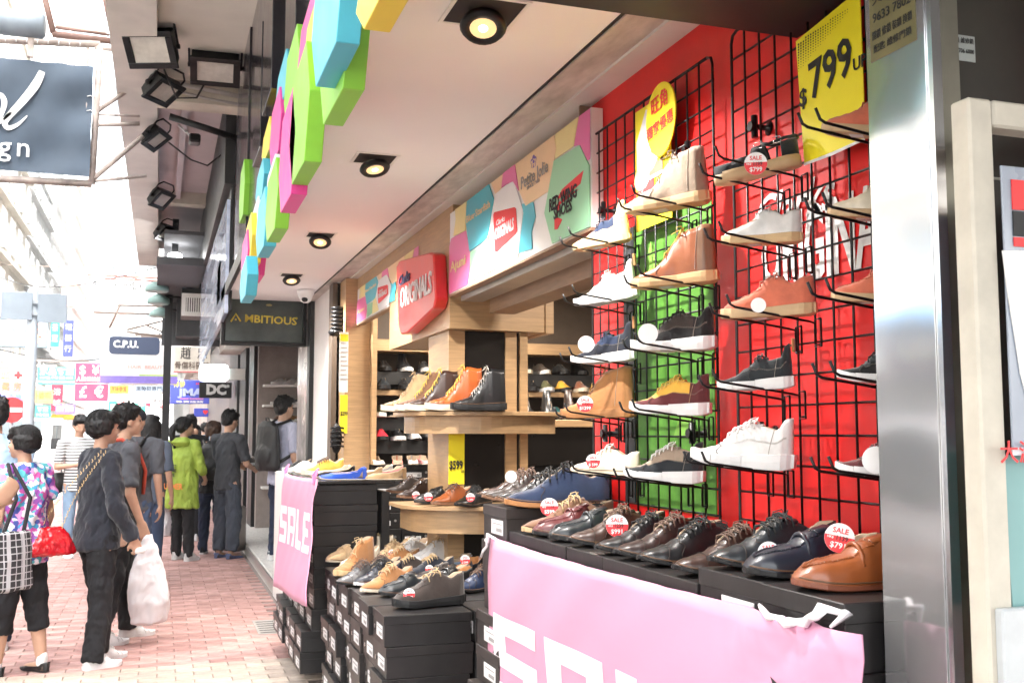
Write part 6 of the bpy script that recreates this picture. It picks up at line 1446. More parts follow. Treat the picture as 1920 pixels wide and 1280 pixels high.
# ---- floral woman on the left
FP = pp_(48, 1262)
FLOR = pmat('floral_print', [(.06, .09, .35), (.5, .08, .32), (.05, .28, .5), (.75, .72, .8), (.3, .08, .4), (.08, .4, .45), (.65, .3, .55), (.7, .7, .78)], scale=34)
t, J, V = person('person in blue and pink floral top and black cropped trousers with short black hair', (FP.x - .05, FP.y - .02, 0), 48, 1.50, FLOR, BLKC, 'pixie', sleeve=.35, female=True, vox=.0075, leg_len=.72, loose=1.13, hem=.45, pants_loose=1.2, sock=True, head_turn=.25,
   legs={(-1, 'knee'): (-.05, .03, .28), (-1, 'ank'): (-.055, .05, .045), (1, 'knee'): (.06, -.02, .285), (1, 'ank'): (.07, -.06, .05)}, shoes='flat', shoe_cols=dict(upper=mk('l', 'black'), sole=R_K))
flo = t
PLAID = pmat('plaid', [(.02, .02, .024), (.42, .42, .44)], 'plaid', 26)
tb = thing('tote_bag', 'black and white plaid tote bag on the shoulder of the floral top person', 'tote bag', t.location, t.rotation_euler.z)
bm = bmesh.new(); c = V(.0, -.15, .50); loft(bm, [(c + Vector((-.26, 0, -.20)), .13, .04), (c + Vector((-.26, 0, -.18)), .14, .05), (c + Vector((-.26, .0, .0)), .13, .045), (c + Vector((-.26, 0, .14)), .12, .025)], 20); fuse('bag_body', bm, .009, PLAID, tb, wrinkle=.02, wscale=.08)
bm = bmesh.new()
for s in (-1, 1): tube_into(bm, [c + Vector((-.26 + s * .07, 0, .13)), c + Vector((-.2 + s * .05, .0, .33)), V(-.09 + s * .01, -.02, .85)], .012, 6)
o = link('strap', me_from(bm), None, BLKC); o.parent = tb
# person at the very left edge in light blue
a = W(-12, 1000, Y=7.6)
person('person in pale blue shirt cut off by the left edge of the photo', (a.x - .06, 7.9, 0), 20, 1.70, mat('shirt_paleblue', (.35, .5, .65), .85), DENIM, 'short', vox=.01)
# striped tee person with phone near the van
a = W(142, 1000, Y=13.5)
t, J, V = person('person in black and white striped tee looking down at a phone near the van', (a.x, 13.5, 0), 200, 1.66, pmat('stripes', [(.75, .75, .75), (.03, .03, .035)], 'stripe', 28), mat('denim_light', (.2, .3, .42), .9), 'short', vox=.012, head_tilt=-.35,
   arms={1: ((.15, .02, .64), (.04, .15, .66), (-.5, .6, .2), .9), -1: ((-.15, .02, .64), (-.05, .14, .64), (.5, .6, .2), .9)})
bm = bmesh.new(); bx(bm, V(-.03, .19, .66), V(.02, .2, .72), .003); held('phone', 'dark phone in the hands of the striped tee person', 'phone', bm, BLKMET, t)
bm = bmesh.new(); loft(bm, [(V(.1, -.06, .46), .11, .05), (V(.1, -.06, .5), .14, .07), (V(.1, -.05, .6), .12, .05)], 14); held('sling_bag', 'black bag slung on the striped tee person', 'bag', bm, NYL, t)
# pair behind: cap + grey tee with backpack, long-haired companion
a = W(247, 1000, Y=9.9)
t, J, V = person('person in grey tee and dark cap with a black backpack behind the carrier bag holder', (a.x, 9.9, 0), -15, 1.68, DKG, mat('denim_mid', (.04, .065, .12), .9), 'cap', vox=.01, hairm=mat('cap_dark', (.02, .022, .03), .8)); backpack(t, V, NYL)
a = W(276, 1000, Y=11.2)
person('person with long black hair in grey clothes beside the capped backpacker', (a.x, 11.2, 0), -20, 1.64, mat('tee_greyblue', (.09, .11, .15), .9), mat('denim_mid', (.04, .065, .12), .9), 'long', female=True, vox=.012)
# woman in white walking toward the camera
a = W(298, 1000, Y=17)
person('person in white sleeveless top walking toward the camera in the middle distance', (a.x, 17.5, 0), 175, 1.6, mat('white_top', (.75, .74, .73), .9), mat('skirt_grey', (.25, .3, .35), .9), 'bob', sleeve=0, female=True, vox=.013)
# green parka woman
GREEN = mat('parka_green', (.26, .36, .045), .7, var=.1, scale=6, bump=.2)
a = pp_(338, 1050)
t, J, V = person('person in bright lime green hooded parka and black leggings with a ponytail', (a.x, 12.75, 0), -38, 1.64, GREEN, BLKC, 'pony', sleeve=.7, female=True, vox=.0095, loose=1.22, hem=.37, pants_loose=.97, head_turn=-.5,
   legs={(-1, 'knee'): (-.05, .02, .285), (-1, 'ank'): (-.06, .03, .045), (1, 'knee'): (.06, .0, .285), (1, 'ank'): (.08, -.02, .045)}, arms={1: ((.15, .01, .64), (.12, .1, .56), (-.3, .6, -.3), .8), -1: ((-.15, .01, .64), (-.1, .12, .56), (.3, .6, -.3), .8)})
bm = bmesh.new(); loft(bm, [(V(0, -.03, .80), .12, .07), (V(0, -.045, .83), .135, .085), (V(0, -.03, .86), .09, .07)], 16); fuse('hood', bm, .01, GREEN, t, wrinkle=.02)
for s, z in (('JUST', .66), ('TIME', .63), ('ME', .60)):
    me = text_mesh(s, .001, 1, .02).copy(); me.materials.clear(); me.transform(Matrix.Translation(V(-.01, -.103, z)) @ FACE_CAM.to_4x4() @ Matrix.Diagonal((.05, .05, 1, 1))); link('lettering', me, None, PBLACK).parent = t
me = text_mesh('SUMMER', .001, 1, .03).copy(); me.materials.clear(); me.transform(Matrix.Translation(V(-.0, -.118, .52)) @ FACE_CAM.to_4x4() @ Matrix.Diagonal((.075, .09, 1, 1))); link('lettering', me, None, mat('print_rust', (.65, .2, .05), .6)).parent = t
pb = thing('carrier_bag', 'white and red plastic bag carried by the lime parka person', 'carrier bag', t.location, t.rotation_euler.z)
bm = bmesh.new(); hnd = V(-.15, .02, .42); loft(bm, [(hnd + Vector((-.0, 0, -.42)), .10, .13), (hnd + Vector((0, 0, -.3)), .11, .15), (hnd + Vector((0, 0, -.06)), .08, .13), (hnd + Vector((0, 0, .03)), .03, .08)], 16); fuse('bag_body', bm, .012, BAGW, pb, wrinkle=.03, wscale=.08)
me = text_mesh('優惠', .001, 1, .03).copy(); me.materials.clear(); me.transform(Matrix.Translation(hnd + Vector((0, -.155, -.1))) @ FACE_CAM.to_4x4() @ Matrix.Diagonal((.1, .1, 1, 1))); link('lettering', me, None, PRED).parent = pb
# dark man beyond the parka, blue shirt farther
a = W(352, 1000, Y=15); person('person in black beyond the lime parka', (a.x, 15, 0), 10, 1.70, BLKC, BLKC, 'short', vox=.013)
a = W(378, 1000, Y=24); person('person in pale blue shirt walking far down the pavement', (a.x, 24, 0), 0, 1.68, mat('shirt_paleblue', (.35, .5, .65), .85), BLKC, 'short', vox=.016)
a = W(364, 1000, Y=21); person('person in orange top far down the pavement', (a.x, 21.5, 0), 160, 1.62, mat('top_coral', (.6, .3, .2), .85), BLKC, 'long', female=True, vox=.016)
a = W(250, 1000, Y=19); person('person in dark clothes far behind the capped backpacker', (a.x, 19.5, 0), 10, 1.66, BLKC, DENIM, 'bob', female=True, vox=.016)
# couple at the door
a = pp_(395, 1040)
t, J, V = person('person with brown bob hair, jeans and a black backpack by the shop door', (a.x, 13.3, 0), -12, 1.60, BLKC, DENIM, 'bob', female=True, vox=.0095, hairm=HAIRB, shoe_cols=dict(upper=BLKC), head_turn=-.3); backpack(t, V, NYL, w_=.17, h_=.27)
a = pp_(425, 1050)
t, J, V = person('person in grey tee and loose slate trousers examining a shoe at the shop door', (a.x, 12.8, 0), -48, 1.72, mat('tee_darkgrey', (.04, .043, .05), .9), GREYP, 'short', vox=.0095, pants_loose=1.25, head_tilt=-.25, shoes='flat', shoe_cols=dict(upper=mat('clog_blue', (.1, .13, .25), .5), sole=mat('clog_blue', (.1, .13, .25), .5)), leg_len=.95,
   arms={1: ((.145, .03, .64), (.1, .15, .60), (-.1, .8, .1), .9), -1: ((-.14, .05, .65), (-.06, .17, .62), (.2, .8, .1), .9)})
M = Matrix.Translation(t.location) @ t.rotation_euler.to_matrix().to_4x4(); q = M @ V(.02, .22, .62)
shoe('trainer', q + Vector((-.1, .06, 0)), q + Vector((.14, -.06, .02)), 'dark striped sneaker held up by the grey tee person at the shop door', cd('choc', R_W, LW))
bm = bmesh.new(); bx(bm, V(-.17, .12, .03), V(-.03, .24, .34), .03); held('suitcase', 'grey suitcase standing by the feet of the grey tee person', 'suitcase', bm, mat('case_grey', (.28, .26, .25), .5), t)
# man entering the AMBITIOUS shop
t, J, V = person('person in pale lilac shirt with black backpack entering the shop under the black sign', (W(528, 900, Y=11.2).x, 11.2, .14), -58, 1.70, mat('shirt_lilac', (.42, .44, .56), .85), DENIM, 'short', vox=.0095); backpack(t, V, NYL, w_=.2, h_=.3, y=-.11)
# shopper deep inside the shop
person('person in black inside the dim shop behind the wall shoes', (2.95, 6.9 - .2, .1), 150, 1.62, BLKC, BLKC, 'bob', female=True, vox=.012)
# bystander out of frame whose dark tee shows in the mirror column
person('person in black tee reflected in the steel column', (-.95, 4.6, 0), -60, 1.68, BLKC, BLKC, 'short', vox=.012, arms={1: ((.15, .05, .66), (.08, .18, .7), (0, .6, .6), .9), -1: ((-.15, .05, .66), (-.06, .18, .68), (0, .6, .6), .9)})
# ================================================================ STREET
FACE_ROAD = Matrix(((0, 0, 1), (1, 0, 0), (0, 1, 0)))       # on a wall that faces +X
def hang_sign(label, px0, py0, px1, py1, Y, m, lines=(), cat='sign', th=.12, name='street_sign', arms=True, shape=None, lit=None):
    A = W(px0, py0, Y=Y); B = W(px1, py1, Y=Y); c = (A + B) / 2; wd, ht = abs(A.x - B.x), abs(A.z - B.z)
    t = thing(name, label, cat, c)
    if shape == 'round': poly_board('sign_board', c, rrect(wd, ht, min(wd, ht) * .22), FACE_CAM, th, m, t)
    else: board('sign_board', c, wd, ht, FACE_CAM, th, m, t, bevel=.01)
    for ln in lines:
        s, u, v, size, mm, w_ = ln[:6]
        text(s, c + Vector(((u - .5) * wd, -.004, (.5 - v) * ht)), size * ht, mm, t, FACE_CAM, width=w_ * wd if w_ else None, ext=.002, bold=ln[6] if len(ln) > 6 else .02)
    if arms:
        x1 = max(c.x + wd / 2, 1.2)
        if c.x > -1.6: boxes('support_arm', [((c.x, Y + th * .3, c.z + ht * .5 + .02), (1.35, Y + th * .3 + .05, c.z + ht * .5 + .07))], mat('arm_rust', (.25, .2, .17), .8), t)
        else: boxes('support_arm', [((-11, Y + th * .3, c.z + ht * .5 + .02), (c.x, Y + th * .3 + .05, c.z + ht * .5 + .07))], mat('arm_rust', (.25, .2, .17), .8), t)
    return t, c, wd, ht
def stripe(t, c, wd, ht, v0, v1, m, u0=0, u1=1, off=.005, name='band'):
    box(name, (c.x + (u0 - .5) * wd, c.y - off, c.z + (.5 - v1) * ht), (c.x + (u1 - .5) * wd, c.y - .001, c.z + (.5 - v0) * ht), m, t)
SW = mat('sign_white', (.8, .8, .8), .5, var=.05); SCR = mat('sign_cream', (.72, .68, .6), .6, var=.08); SNAVY = mat('sign_navy', (.03, .045, .09), .5, var=.05); SRED = mat('sign_red', (.6, .035, .08), .5, var=.05); SGRN = mat('sign_green', (.04, .42, .3), .5, var=.05); SBLU = mat('sign_blue', (.05, .07, .4), .5, var=.05); SPUR = mat('sign_purple', (.2, .15, .5), .5); STEAL = mat('sign_slate', (.16, .22, .26), .6, var=.15); SYEL = mat('sign_yellow', (.8, .62, .1), .5)
KB = mat('ink_brown', (.12, .07, .05), .6, var=0)
t, c, wd, ht = hang_sign('white bone-setting clinic sign with black Chinese brush characters, high over the street', 165, 518, 300, 575, 34, SW, [('趙灼忠骨傷科醫', .5, .33, .4, PBLACK, .86), ('香港中醫骨傷科一番醫館', .5, .75, .16, mat('ink_pale', (.7, .45, .4), .6), .8)])
stripe(t, c, wd, ht, -.08, -.02, mat('rust_red', (.35, .08, .06), .7)); stripe(t, c, wd, ht, .03, .08, mat('rust_red', (.35, .08, .06), .7))
t, c, wd, ht = hang_sign('dark navy rounded C.P.U. sign over a white board', 205, 630, 299, 665, 22, SNAVY, [('C.P.U.', .33, .45, .55, PWHITE, .5, .04)], shape='round')
t, c, wd, ht = hang_sign('wide white board with violet lower edge under the C.P.U. sign', 190, 634, 332, 721, 22.4, SW, [('HAIR  BEAUTY', .6, .62, .1, mat('ink_pale', (.7, .45, .4), .6), .5)])
stripe(t, c, wd, ht, .82, .98, SPUR); stripe(t, c, wd, ht, .78, .815, mat('lime_line', (.4, .6, .15), .5), .5, 1)
t, c, wd, ht = hang_sign('cream clinic sign with two large black characters beside the black signboard', 326, 648, 394, 699, 20, SCR, [('趙  忠', .55, .3, .5, PBLACK, .72), ('骨傷科醫館', .5, .75, .3, KB, .92)])
stripe(t, c, wd, ht, .96, .99, SRED)
t, c, wd, ht = hang_sign('blue jewellery sign with silver JMA letters and yellow characters', 320, 712, 392, 757, 26, SBLU, [('祥發', .22, .2, .3, PYEL, .3), ('JMA', .52, .53, .42, mat('ink_silver', (.3, .35, .5), .5), .66, .05), ('Summer International', .55, .78, .12, mat('ink_pink', (.7, .25, .4), .5), .6), ('HKY B', .8, .15, .12, PRED, .3), ('珠寶鐘錶', .5, .92, .1, PWHITE, .7)])
t, c, wd, ht = hang_sign('crimson money exchange sign with dollar and yen marks', 142, 680, 192, 718, 28, SRED, [('$  ¥', .5, .38, .62, PWHITE, .72, .02), ('人民幣找換', .5, .83, .26, PWHITE, .92)])
t, c, wd, ht = hang_sign('crimson money exchange sign with pound and euro marks', 141, 719, 202, 752, 28, SRED, [('£  €', .5, .5, .9, PWHITE, .72, .02)])
t, c, wd, ht = hang_sign('green hotel sign with white Chinese characters left of the crimson sign', 71, 688, 141, 721, 31, SGRN, [('麗晶賓館', .5, .28, .42, PWHITE, .9), ('HOTEL 時租 日租 月租', .5, .62, .18, PWHITE, .85), ('電話 2780 6788', .4, .86, .15, PWHITE, .6)])
t, c, wd, ht = hang_sign('mauve pharmacy sign with orange neon characters at the left edge', -15, 692, 44, 752, 24, mat('sign_mauve', (.4, .25, .33), .6), [('城', .42, .2, .32, PORANGE, .3, .04), ('藥 房', .62, .56, .3, mat('ink_vermilion', (.8, .2, .08), .5), .6, .04), ('免稅正貨', .5, .88, .2, mat('ink_blue', (.1, .25, .75), .5), .9, .04)])
stripe(t, c, wd, ht, .04, .34, PWHITE, .66, .97); text('✚', c + Vector((.31 * wd, -.012, .31 * ht)), .3 * ht, PRED, t, FACE_CAM, ext=.002, bold=.03)
t, c, wd, ht = hang_sign('slate pawn-style sign with big pale orange bubble characters behind the grey pole', -20, 598, 88, 652, 25, STEAL, [('珍 宝', .52, .5, .95, mat('bubble_orange', (.8, .38, .24), .5), .86, .07)])
t, c, wd, ht = hang_sign('small yellow and red shop sign behind the grey pole', 58, 730, 98, 755, 33, SYEL, [('外婆啊', .5, .5, .6, PRED, .85)])
t, c, wd, ht = hang_sign('small green sign low behind the grey pole', 66, 760, 94, 782, 36, SGRN, [('賓館', .5, .35, .45, PWHITE, .7), ('時租', .5, .8, .25, PWHITE, .8)])
t, c, wd, ht = hang_sign('red and white shop sign far down the street', 220, 738, 300, 776, 34, SW, [('A', .15, .55, .4, PRED, None, .05), ('大藥房', .6, .68, .3, PRED, .55)])
stripe(t, c, wd, ht, .45, .6, SRED); stripe(t, c, wd, ht, .02, .42, mat('photo_print', (.3, .35, .33), .5, var=.6, scale=6, col2=(.7, .66, .6)), .1, .6)
t, c, wd, ht = hang_sign('small green street name plate among the far signs', 239, 755, 273, 772, 31, SGRN, [('FA YUEN STREET', .5, .28, .28, PWHITE, .85), ('花園街', .5, .7, .45, PWHITE, .6)], arms=False)
lathe('sign_post', (c.x, c.y + .15, -.1), [(.03, 0), (.03, c.z + .2)], mat('galv', (.5, .5, .52), .5), t, 8)
t, c, wd, ht = hang_sign('small white clinic sign with black characters far down the street', 283, 744, 324, 768, 29, SW, [('趙忠鐵打', .5, .35, .45, PBLACK, .85), ('醫館', .6, .8, .25, PRED, .4)])
t, c, wd, ht = hang_sign('white rounded light box sign jutting from the black shop front', 374, 682, 428, 715, 16.5, mat('sign_glow', (.8, .83, .85), .4, emit=(.8, .92, .9), es=.6), [('KLF', .5, .5, .3, mat('ink_mist', (.7, .82, .8), .5), .6)], shape='round', arms=False)
box('support_arm', (c.x + wd / 2, c.y + .03, c.z - .1), (1.33, c.y + .09, c.z + .07), WHITE, t)
t, c, wd, ht = hang_sign('black sign with white interlocked logo and star under the light box', 374, 716, 434, 746, 18.5, PBLACK, [('DC', .52, .5, .85, PWHITE, .62, .06), ('✱', .88, .25, .3, PWHITE, None)], arms=False)
t, c, wd, ht = hang_sign('small dark blue sign above the far pavement', 364, 765, 394, 781, 30, SBLU, [('♥', .7, .5, .5, PRED, None)], arms=False)
t, c, wd, ht = hang_sign('pale pink awning board with faint characters over the street', 166, 585, 236, 615, 40, mat('board_pink', (.75, .6, .55), .7), [('金行', .5, .5, .5, mat('ink_pale', (.7, .45, .4), .6), .5)], arms=False)
t, c, wd, ht = hang_sign('orange and white vertical sign on the far left building', 117, 502, 143, 575, 60, mat('sign_salmon', (.8, .4, .3), .6), [('酒店', .5, .3, .25, PWHITE, .6)], arms=True)
# scaffolding arms over the street
ar = thing('sign_bracket', 'rusty steel bracket with braces reaching over the street', 'bracket', (0, 19, 4.3))
RU = mat('arm_rust', (.25, .2, .17), .8)
for a, b in (((238, 618), (312, 600)), ((238, 622), (318, 632)), ((175, 585), (320, 590)), ((220, 572), (320, 575)), ((225, 572), (205, 615)), ((275, 610), (312, 625))):
    tube('strut', [W(*a, Y=19), W(*b, Y=19)], .02, RU, ar)
# green dome street lamps
for i, (px, py) in enumerate([(294, 545), (297, 568), (300, 592)]):
    c = W(px, py, Y=16 + i * .8); t = thing('dome_lamp', ['uppermost', 'middle', 'lowest'][i] + ' green dome lamp clustered under the overhang end', 'lamp', c)
    lathe('dome', c, [(.02, .14), (.08, .12), (.16, .07), (.17, 0), (.15, -.02)], mat('lamp_green', (.25, .38, .36), .4), t, 18); tube('arm', [c + Vector((0, 0, .1)), c + Vector((.3, 0, .1)), c + Vector((.5, 0, .05))], .02, BLKMET, t)
t = thing('air_grille', 'white louvred air grille box under the overhang beside the pale signboard', 'air grille', W(370, 572, Y=16.0))
A, B = W(341, 550, Y=16.0), W(402, 594, Y=16.0)
boxes('grille_frame', [((A.x, 15.95, A.z - .06), (B.x, 16.0, A.z)), ((A.x, 15.95, B.z), (B.x, 16.0, B.z + .06)), ((A.x, 15.95, B.z + .061), (A.x + .06, 16.0, A.z - .061)), ((B.x - .06, 15.95, B.z + .061), (B.x, 16.0, A.z - .061))], WHITE, t)
box('casing', (A.x, 16.002, B.z), (B.x, 16.6, A.z + .2), BLACK, t)
n = 11
for i in range(n):
    x = A.x + .06 + (B.x - A.x - .12) * (i + .5) / n; box('slat', (x - .009, 15.96, B.z + .062), (x + .009, 15.99, A.z - .062), WHITE, t)
t = thing('air_vent', 'dark louvred vent high under the overhang', 'vent', W(385, 515, Y=17.2))
A, B = W(368, 503, Y=17.2), W(402, 530, Y=17.2)
box('frame', (A.x, 17.15, B.z), (B.x, 17.2, A.z), mat('vent_grey', (.3, .29, .28), .6), t)
for i in range(4): z = B.z + (A.z - B.z) * (i + .5) / 4; box('slat', (A.x + .03, 17.12, z - .02), (B.x - .03, 17.149, z + .02), BLACK, t)
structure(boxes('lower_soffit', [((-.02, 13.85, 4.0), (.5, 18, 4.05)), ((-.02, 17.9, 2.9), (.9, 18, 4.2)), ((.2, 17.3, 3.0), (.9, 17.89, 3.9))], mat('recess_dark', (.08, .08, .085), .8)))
tag(box('black_post', (.02, 16.9, .0), (.13, 17.0, 4.0), BLACK), 'black steel post rising beside the dome lamps', 'post')
for i, (px, py) in enumerate([(328, 480), (332, 505), (333, 531)]):
    c = W(px, py, Y=14.6 + i * .9); t = thing('tube_lamp', ['uppermost', 'middle', 'lowest'][i] + ' of the three glowing lamps in the dark recess', 'lamp', c)
    bm = bmesh.new(); ell_into(bm, c, (.1, .12, .045)); link('glass', me_from(bm, True), t, mat('lamp_white', (1, 1, 1), .4, var=0, emit=(1, 1, 1), es=5)); box('holder', c + Vector((-.04, -.04, .046)), c + Vector((.04, .04, .5)), BLACK, t)
# floodlights on the overhang
GLS = mat('flood_glass', (.55, .53, .48), .2, var=.15, scale=10)
def flood(px, py, Z, s, rx, rz, label, back=False):
    c = W(px, py, Z=Z); t = thing('floodlight', label, 'floodlight', c, group='floodlights under the overhang edge'); t.rotation_euler = (rx, 0, rz)
    s *= .86; w_, h_, d_ = .17 * s, .13 * s, .05 * s
    bm = bmesh.new(); prism_into(bm, [Vector(v) for v in ((-w_, -d_, h_), (-w_, -d_, -h_), (-w_, d_ * .6, -h_ * .8), (-w_, d_ * 1.2, h_ * .4), (-w_, d_ * .8, h_))], (2 * w_, 0, 0)); bmesh.ops.recalc_face_normals(bm, faces=bm.faces); bmesh.ops.bevel(bm, geom=list(bm.edges), offset=.006, segments=1, affect='EDGES')
    link('housing', me_from(bm), t, BLKMET, loc=(0, 0, 0))
    bm = bmesh.new(); e = .012
    for lo, hi in (((-w_ - e, -d_ - .02, h_ - .03), (w_ + e, -d_, h_ + e)), ((-w_ - e, -d_ - .02, -h_ - e), (w_ + e, -d_, -h_ + .03)), ((-w_ - e, -d_ - .02, -h_ + .0305), (-w_ + .04, -d_, h_ - .0305)), ((w_ - .04, -d_ - .02, -h_ + .0305), (w_ + e, -d_, h_ - .0305))): bx(bm, lo, hi, .003)
    link('bezel', me_from(bm), t, BLKMET, loc=(0, 0, 0)); box('glass', (-w_ + .041, -d_ - .008, -h_ + .031), (w_ - .041, -d_ - .001, h_ - .031), GLS, t).location = (0, 0, 0)
    tube('bracket', [(-w_ - .02, 0, 0), (-w_ - .02, .02, h_ * 1.3), (-w_ * .7, .03, h_ * 1.75), (w_ * .7, .03, h_ * 1.75), (w_ + .02, .02, h_ * 1.3), (w_ + .02, 0, 0)], .009, BLKMET, t).location = (0, 0, 0)
    for s_ in (-1, 1): lathe('knob', (s_ * (w_ + .02), 0, 0), [(.0, -.012), (.02, -.01), (.02, .01), (0, .012)], BLKMET, t, 8, 'X').location = (0, 0, 0)
flood(286, 88, 4.25, 1.15, .75, -.35, 'large floodlight nearest the top of the photo, its pale glass facing down')
flood(302, 165, 4.2, .95, .95, .9, 'second floodlight from the top, seen from its side')
flood(404, 125, 4.3, 1.2, 1.1, -.05, 'floodlight mounted flat on the cream soffit beside the black fascia')
flood(288, 256, 4.15, .9, .9, 1.2, 'third floodlight down the overhang edge, dark green')
flood(299, 370, 4.15, .95, .8, 1.0, 'fourth floodlight down the overhang edge')
flood(307, 434, 4.15, .95, .8, 1.0, 'farthest floodlight hanging at the overhang edge')
c = W(365, 262, Z=4.1); t = thing('security_camera', 'small dark camera on a white arm under the overhang', 'security camera', c)
tube('arm', [W(335, 235, Z=4.35), W(350, 248, Z=4.2), c], .012, WHITE, t); bm = bmesh.new(); bx(bm, c - Vector((.05, .08, .04)), c + Vector((.05, .08, .04)), .015); link('camera_body', me_from(bm), t, BLKMET)
# ---- banner in its frame, top left
FRM = mat('frame_rust', (.4, .34, .31), .7, var=.3, scale=10)
bn = thing('fabric_banner', 'dark blue-grey fabric banner with white script lettering laced in a steel frame', 'banner', (-1.6, 9, 4))
A, B = W(-260, 75, Y=9.0), W(168, 328, Y=9.0)
bm = bmesh.new(); g = []
for j in range(25):
    rowv = []
    for i in range(41):
        u, v = i / 40, j / 24; x = A.x + (B.x - A.x) * u; z = A.z - .02 * u + (B.z - A.z) * v - .05 * (1 - v) * 0
        z += -.03 * (1 - u) * (1 - v); y = 9 + .018 * sin(u * 19 + v * 6) * sin(pi * v) ** .5 + .012 * sin(u * 43 - v * 9) * (1 - v) + .02 * sin(v * 14 + u * 3) * u ** 3
        rowv.append(bm.verts.new((x, y, z)))
    g.append(rowv)
for j in range(24):
    for i in range(40): bm.faces.new((g[j][i], g[j + 1][i], g[j + 1][i + 1], g[j][i + 1])).smooth = True
link('fabric', me_from(bm), bn, mat('fabric_slate', (.055, .08, .115), .75, var=.12, scale=3, sheen=.3))
def ink(pts, rads, name='letter_stroke'):
    bm = bmesh.new(); P = [W(*p, Y=8.965) for p in pts]; L_, R_ = [], []
    Q = []; RR = []
    for i in range(len(P) - 1):
        for k in range(6):
            f = k / 6; p0, p1, p2, p3 = P[max(i - 1, 0)], P[i], P[i + 1], P[min(i + 2, len(P) - 1)]
            Q.append(.5 * ((2 * p1) + (p2 - p0) * f + (2 * p0 - 5 * p1 + 4 * p2 - p3) * f * f + (-p0 + 3 * p1 - 3 * p2 + p3) * f ** 3)); RR.append(rads[i] + (rads[i + 1] - rads[i]) * f)
    Q.append(P[-1]); RR.append(rads[-1])
    for i, q in enumerate(Q):
        d = (Q[min(i + 1, len(Q) - 1)] - Q[max(i - 1, 0)]).normalized(); n_ = Vector((-d.z, 0, d.x)) * RR[i] * .0042; L_.append(bm.verts.new(q + n_)); R_.append(bm.verts.new(q - n_))
    for i in range(len(Q) - 1): bm.faces.new((L_[i], L_[i + 1], R_[i + 1], R_[i]))
    r = bmesh.ops.extrude_face_region(bm, geom=list(bm.faces)); bmesh.ops.translate(bm, verts=[v for v in r['geom'] if isinstance(v, bmesh.types.BMVert)], vec=(0, .004, 0)); bmesh.ops.recalc_face_normals(bm, faces=bm.faces)
    link(name, me_from(bm), bn, PWHITE)
ink([(-20, 260), (2, 215), (8, 190), (-3, 178), (-20, 210)], [3, 4, 5, 4, 2])
ink([(79, 134), (66, 160), (42, 190), (20, 214), (9, 230), (16, 240), (34, 233), (51, 217)], [5.5, 8, 7, 6, 5, 4.5, 3, 1])
ink([(-10, 236), (4, 226), (24, 208), (40, 192)], [2, 3, 3, 2])
q = W(22, 276, Y=8.965); text('sign', Vector((W(2, 276, Y=8.965).x, 8.962, q.z)), .23, PWHITE, bn, FACE_CAM, ext=.002, spacing=1.25, bold=.004)
fr = thing('banner_frame', 'rusty steel frame and braces holding the blue-grey banner to the overhang', 'frame', (-1.6, 9.05, 4))
for i, (a, b, r) in enumerate([((-270, 62), (188, 84), .03), ((188, 84), (172, 345), .03), ((-270, 320), (172, 345), .03), ((165, 90), (158, 330), .012), ((180, 210), (268, 150), .02), ((180, 235), (262, 232), .018), ((172, 338), (268, 255), .022), ((180, 215), (262, 218), .01), ((172, 340), (275, 330), .014), ((178, 90), (240, 95), .02)]):
    tube('frame_tube', [W(*a, Y=9.05), W(*b, Y=9.05)], r, FRM, fr)
for i in range(9):
    p = W(166 - i * .9, 100 + i * 27, Y=9.02); tube('lacing', [p, p + Vector((.03, 0, .01)), p + Vector((.05, .02, -.01))], .004, PWHITE, fr, 5)
for i in range(8):
    p = W(10 + i * 20, 78 + i * 1.2, Y=9.02); tube('lacing', [p, p + Vector((.0, 0, .03)), p + Vector((.01, .02, .05))], .004, PWHITE, fr, 5)
t = thing('spot_housing', 'grey cylindrical sign lamp above the blue-grey banner', 'lamp', W(40, 45, Y=8.6)); c = Vector(t.location)
lathe('housing', c, [(.08, -.17), (.1, -.15), (.1, .15), (.08, .17)], mat('lamp_greyblue', (.2, .24, .28), .5), t, 14, 'X'); box('arm', c + Vector((.05, 0, -.25)), c + Vector((.09, .04, -.1)), FRM, t)
t = thing('roof_sign_frame', 'brown steel framed panel with cream boards at the top left', 'sign frame', W(150, 30, Y=9.6)); 
prism('panel', [W(88, -30, Y=9.6), W(188, -30, Y=9.6), W(200, 62, Y=9.6), W(104, 48, Y=9.6)], (0, .03, 0), mat('panel_cream', (.62, .55, .47), .7, var=.12, scale=3), t)
for a, b in (((75, -40), (100, 62)), ((190, -40), (214, 78)), ((98, 64), (215, 78)), ((104, 52), (205, 66))): tube('frame_tube', [W(*a, Y=9.55), W(*b, Y=9.55)], .03 if a[1] != 52 else .012, mat('frame_brown', (.2, .12, .1), .7, var=.3), t)
# ---- pole with two sign backs
t = thing('sign_pole', 'pale grey street pole with two blank sign backs', 'street pole', W(52, 900, Y=11)); P0, P1 = W(45, 1000, Y=11), W(63, 543, Y=11)
GAL = mat('galv_blue', (.45, .5, .55), .45, var=.08)
lathe('base_plate', (P0.x - .01, 11, -.01), [(.09, 0), (.09, .03), (.06, .05)], GAL, t); tube('pole', [(P0.x, 11, .03), P1], .052, GAL, t, 14)
for a, b, lb in (((3, 546), (60, 600), 'left'), ((72, 550), (125, 606), 'right')):
    A, B = W(*a, Y=10.93), W(*b, Y=10.93); box('sign_back', (A.x, 10.92, B.z), (B.x, 10.935, A.z), mat('plate_grey', (.3, .36, .42), .5, var=.06), t, .004); boxes('rail', [((min(A.x, P1.x), 10.937, A.z - .1), (max(B.x, P1.x), 10.955, A.z - .07)), ((min(A.x, P1.x), 10.937, B.z + .07), (max(B.x, P1.x), 10.955, B.z + .1))], GAL, t)
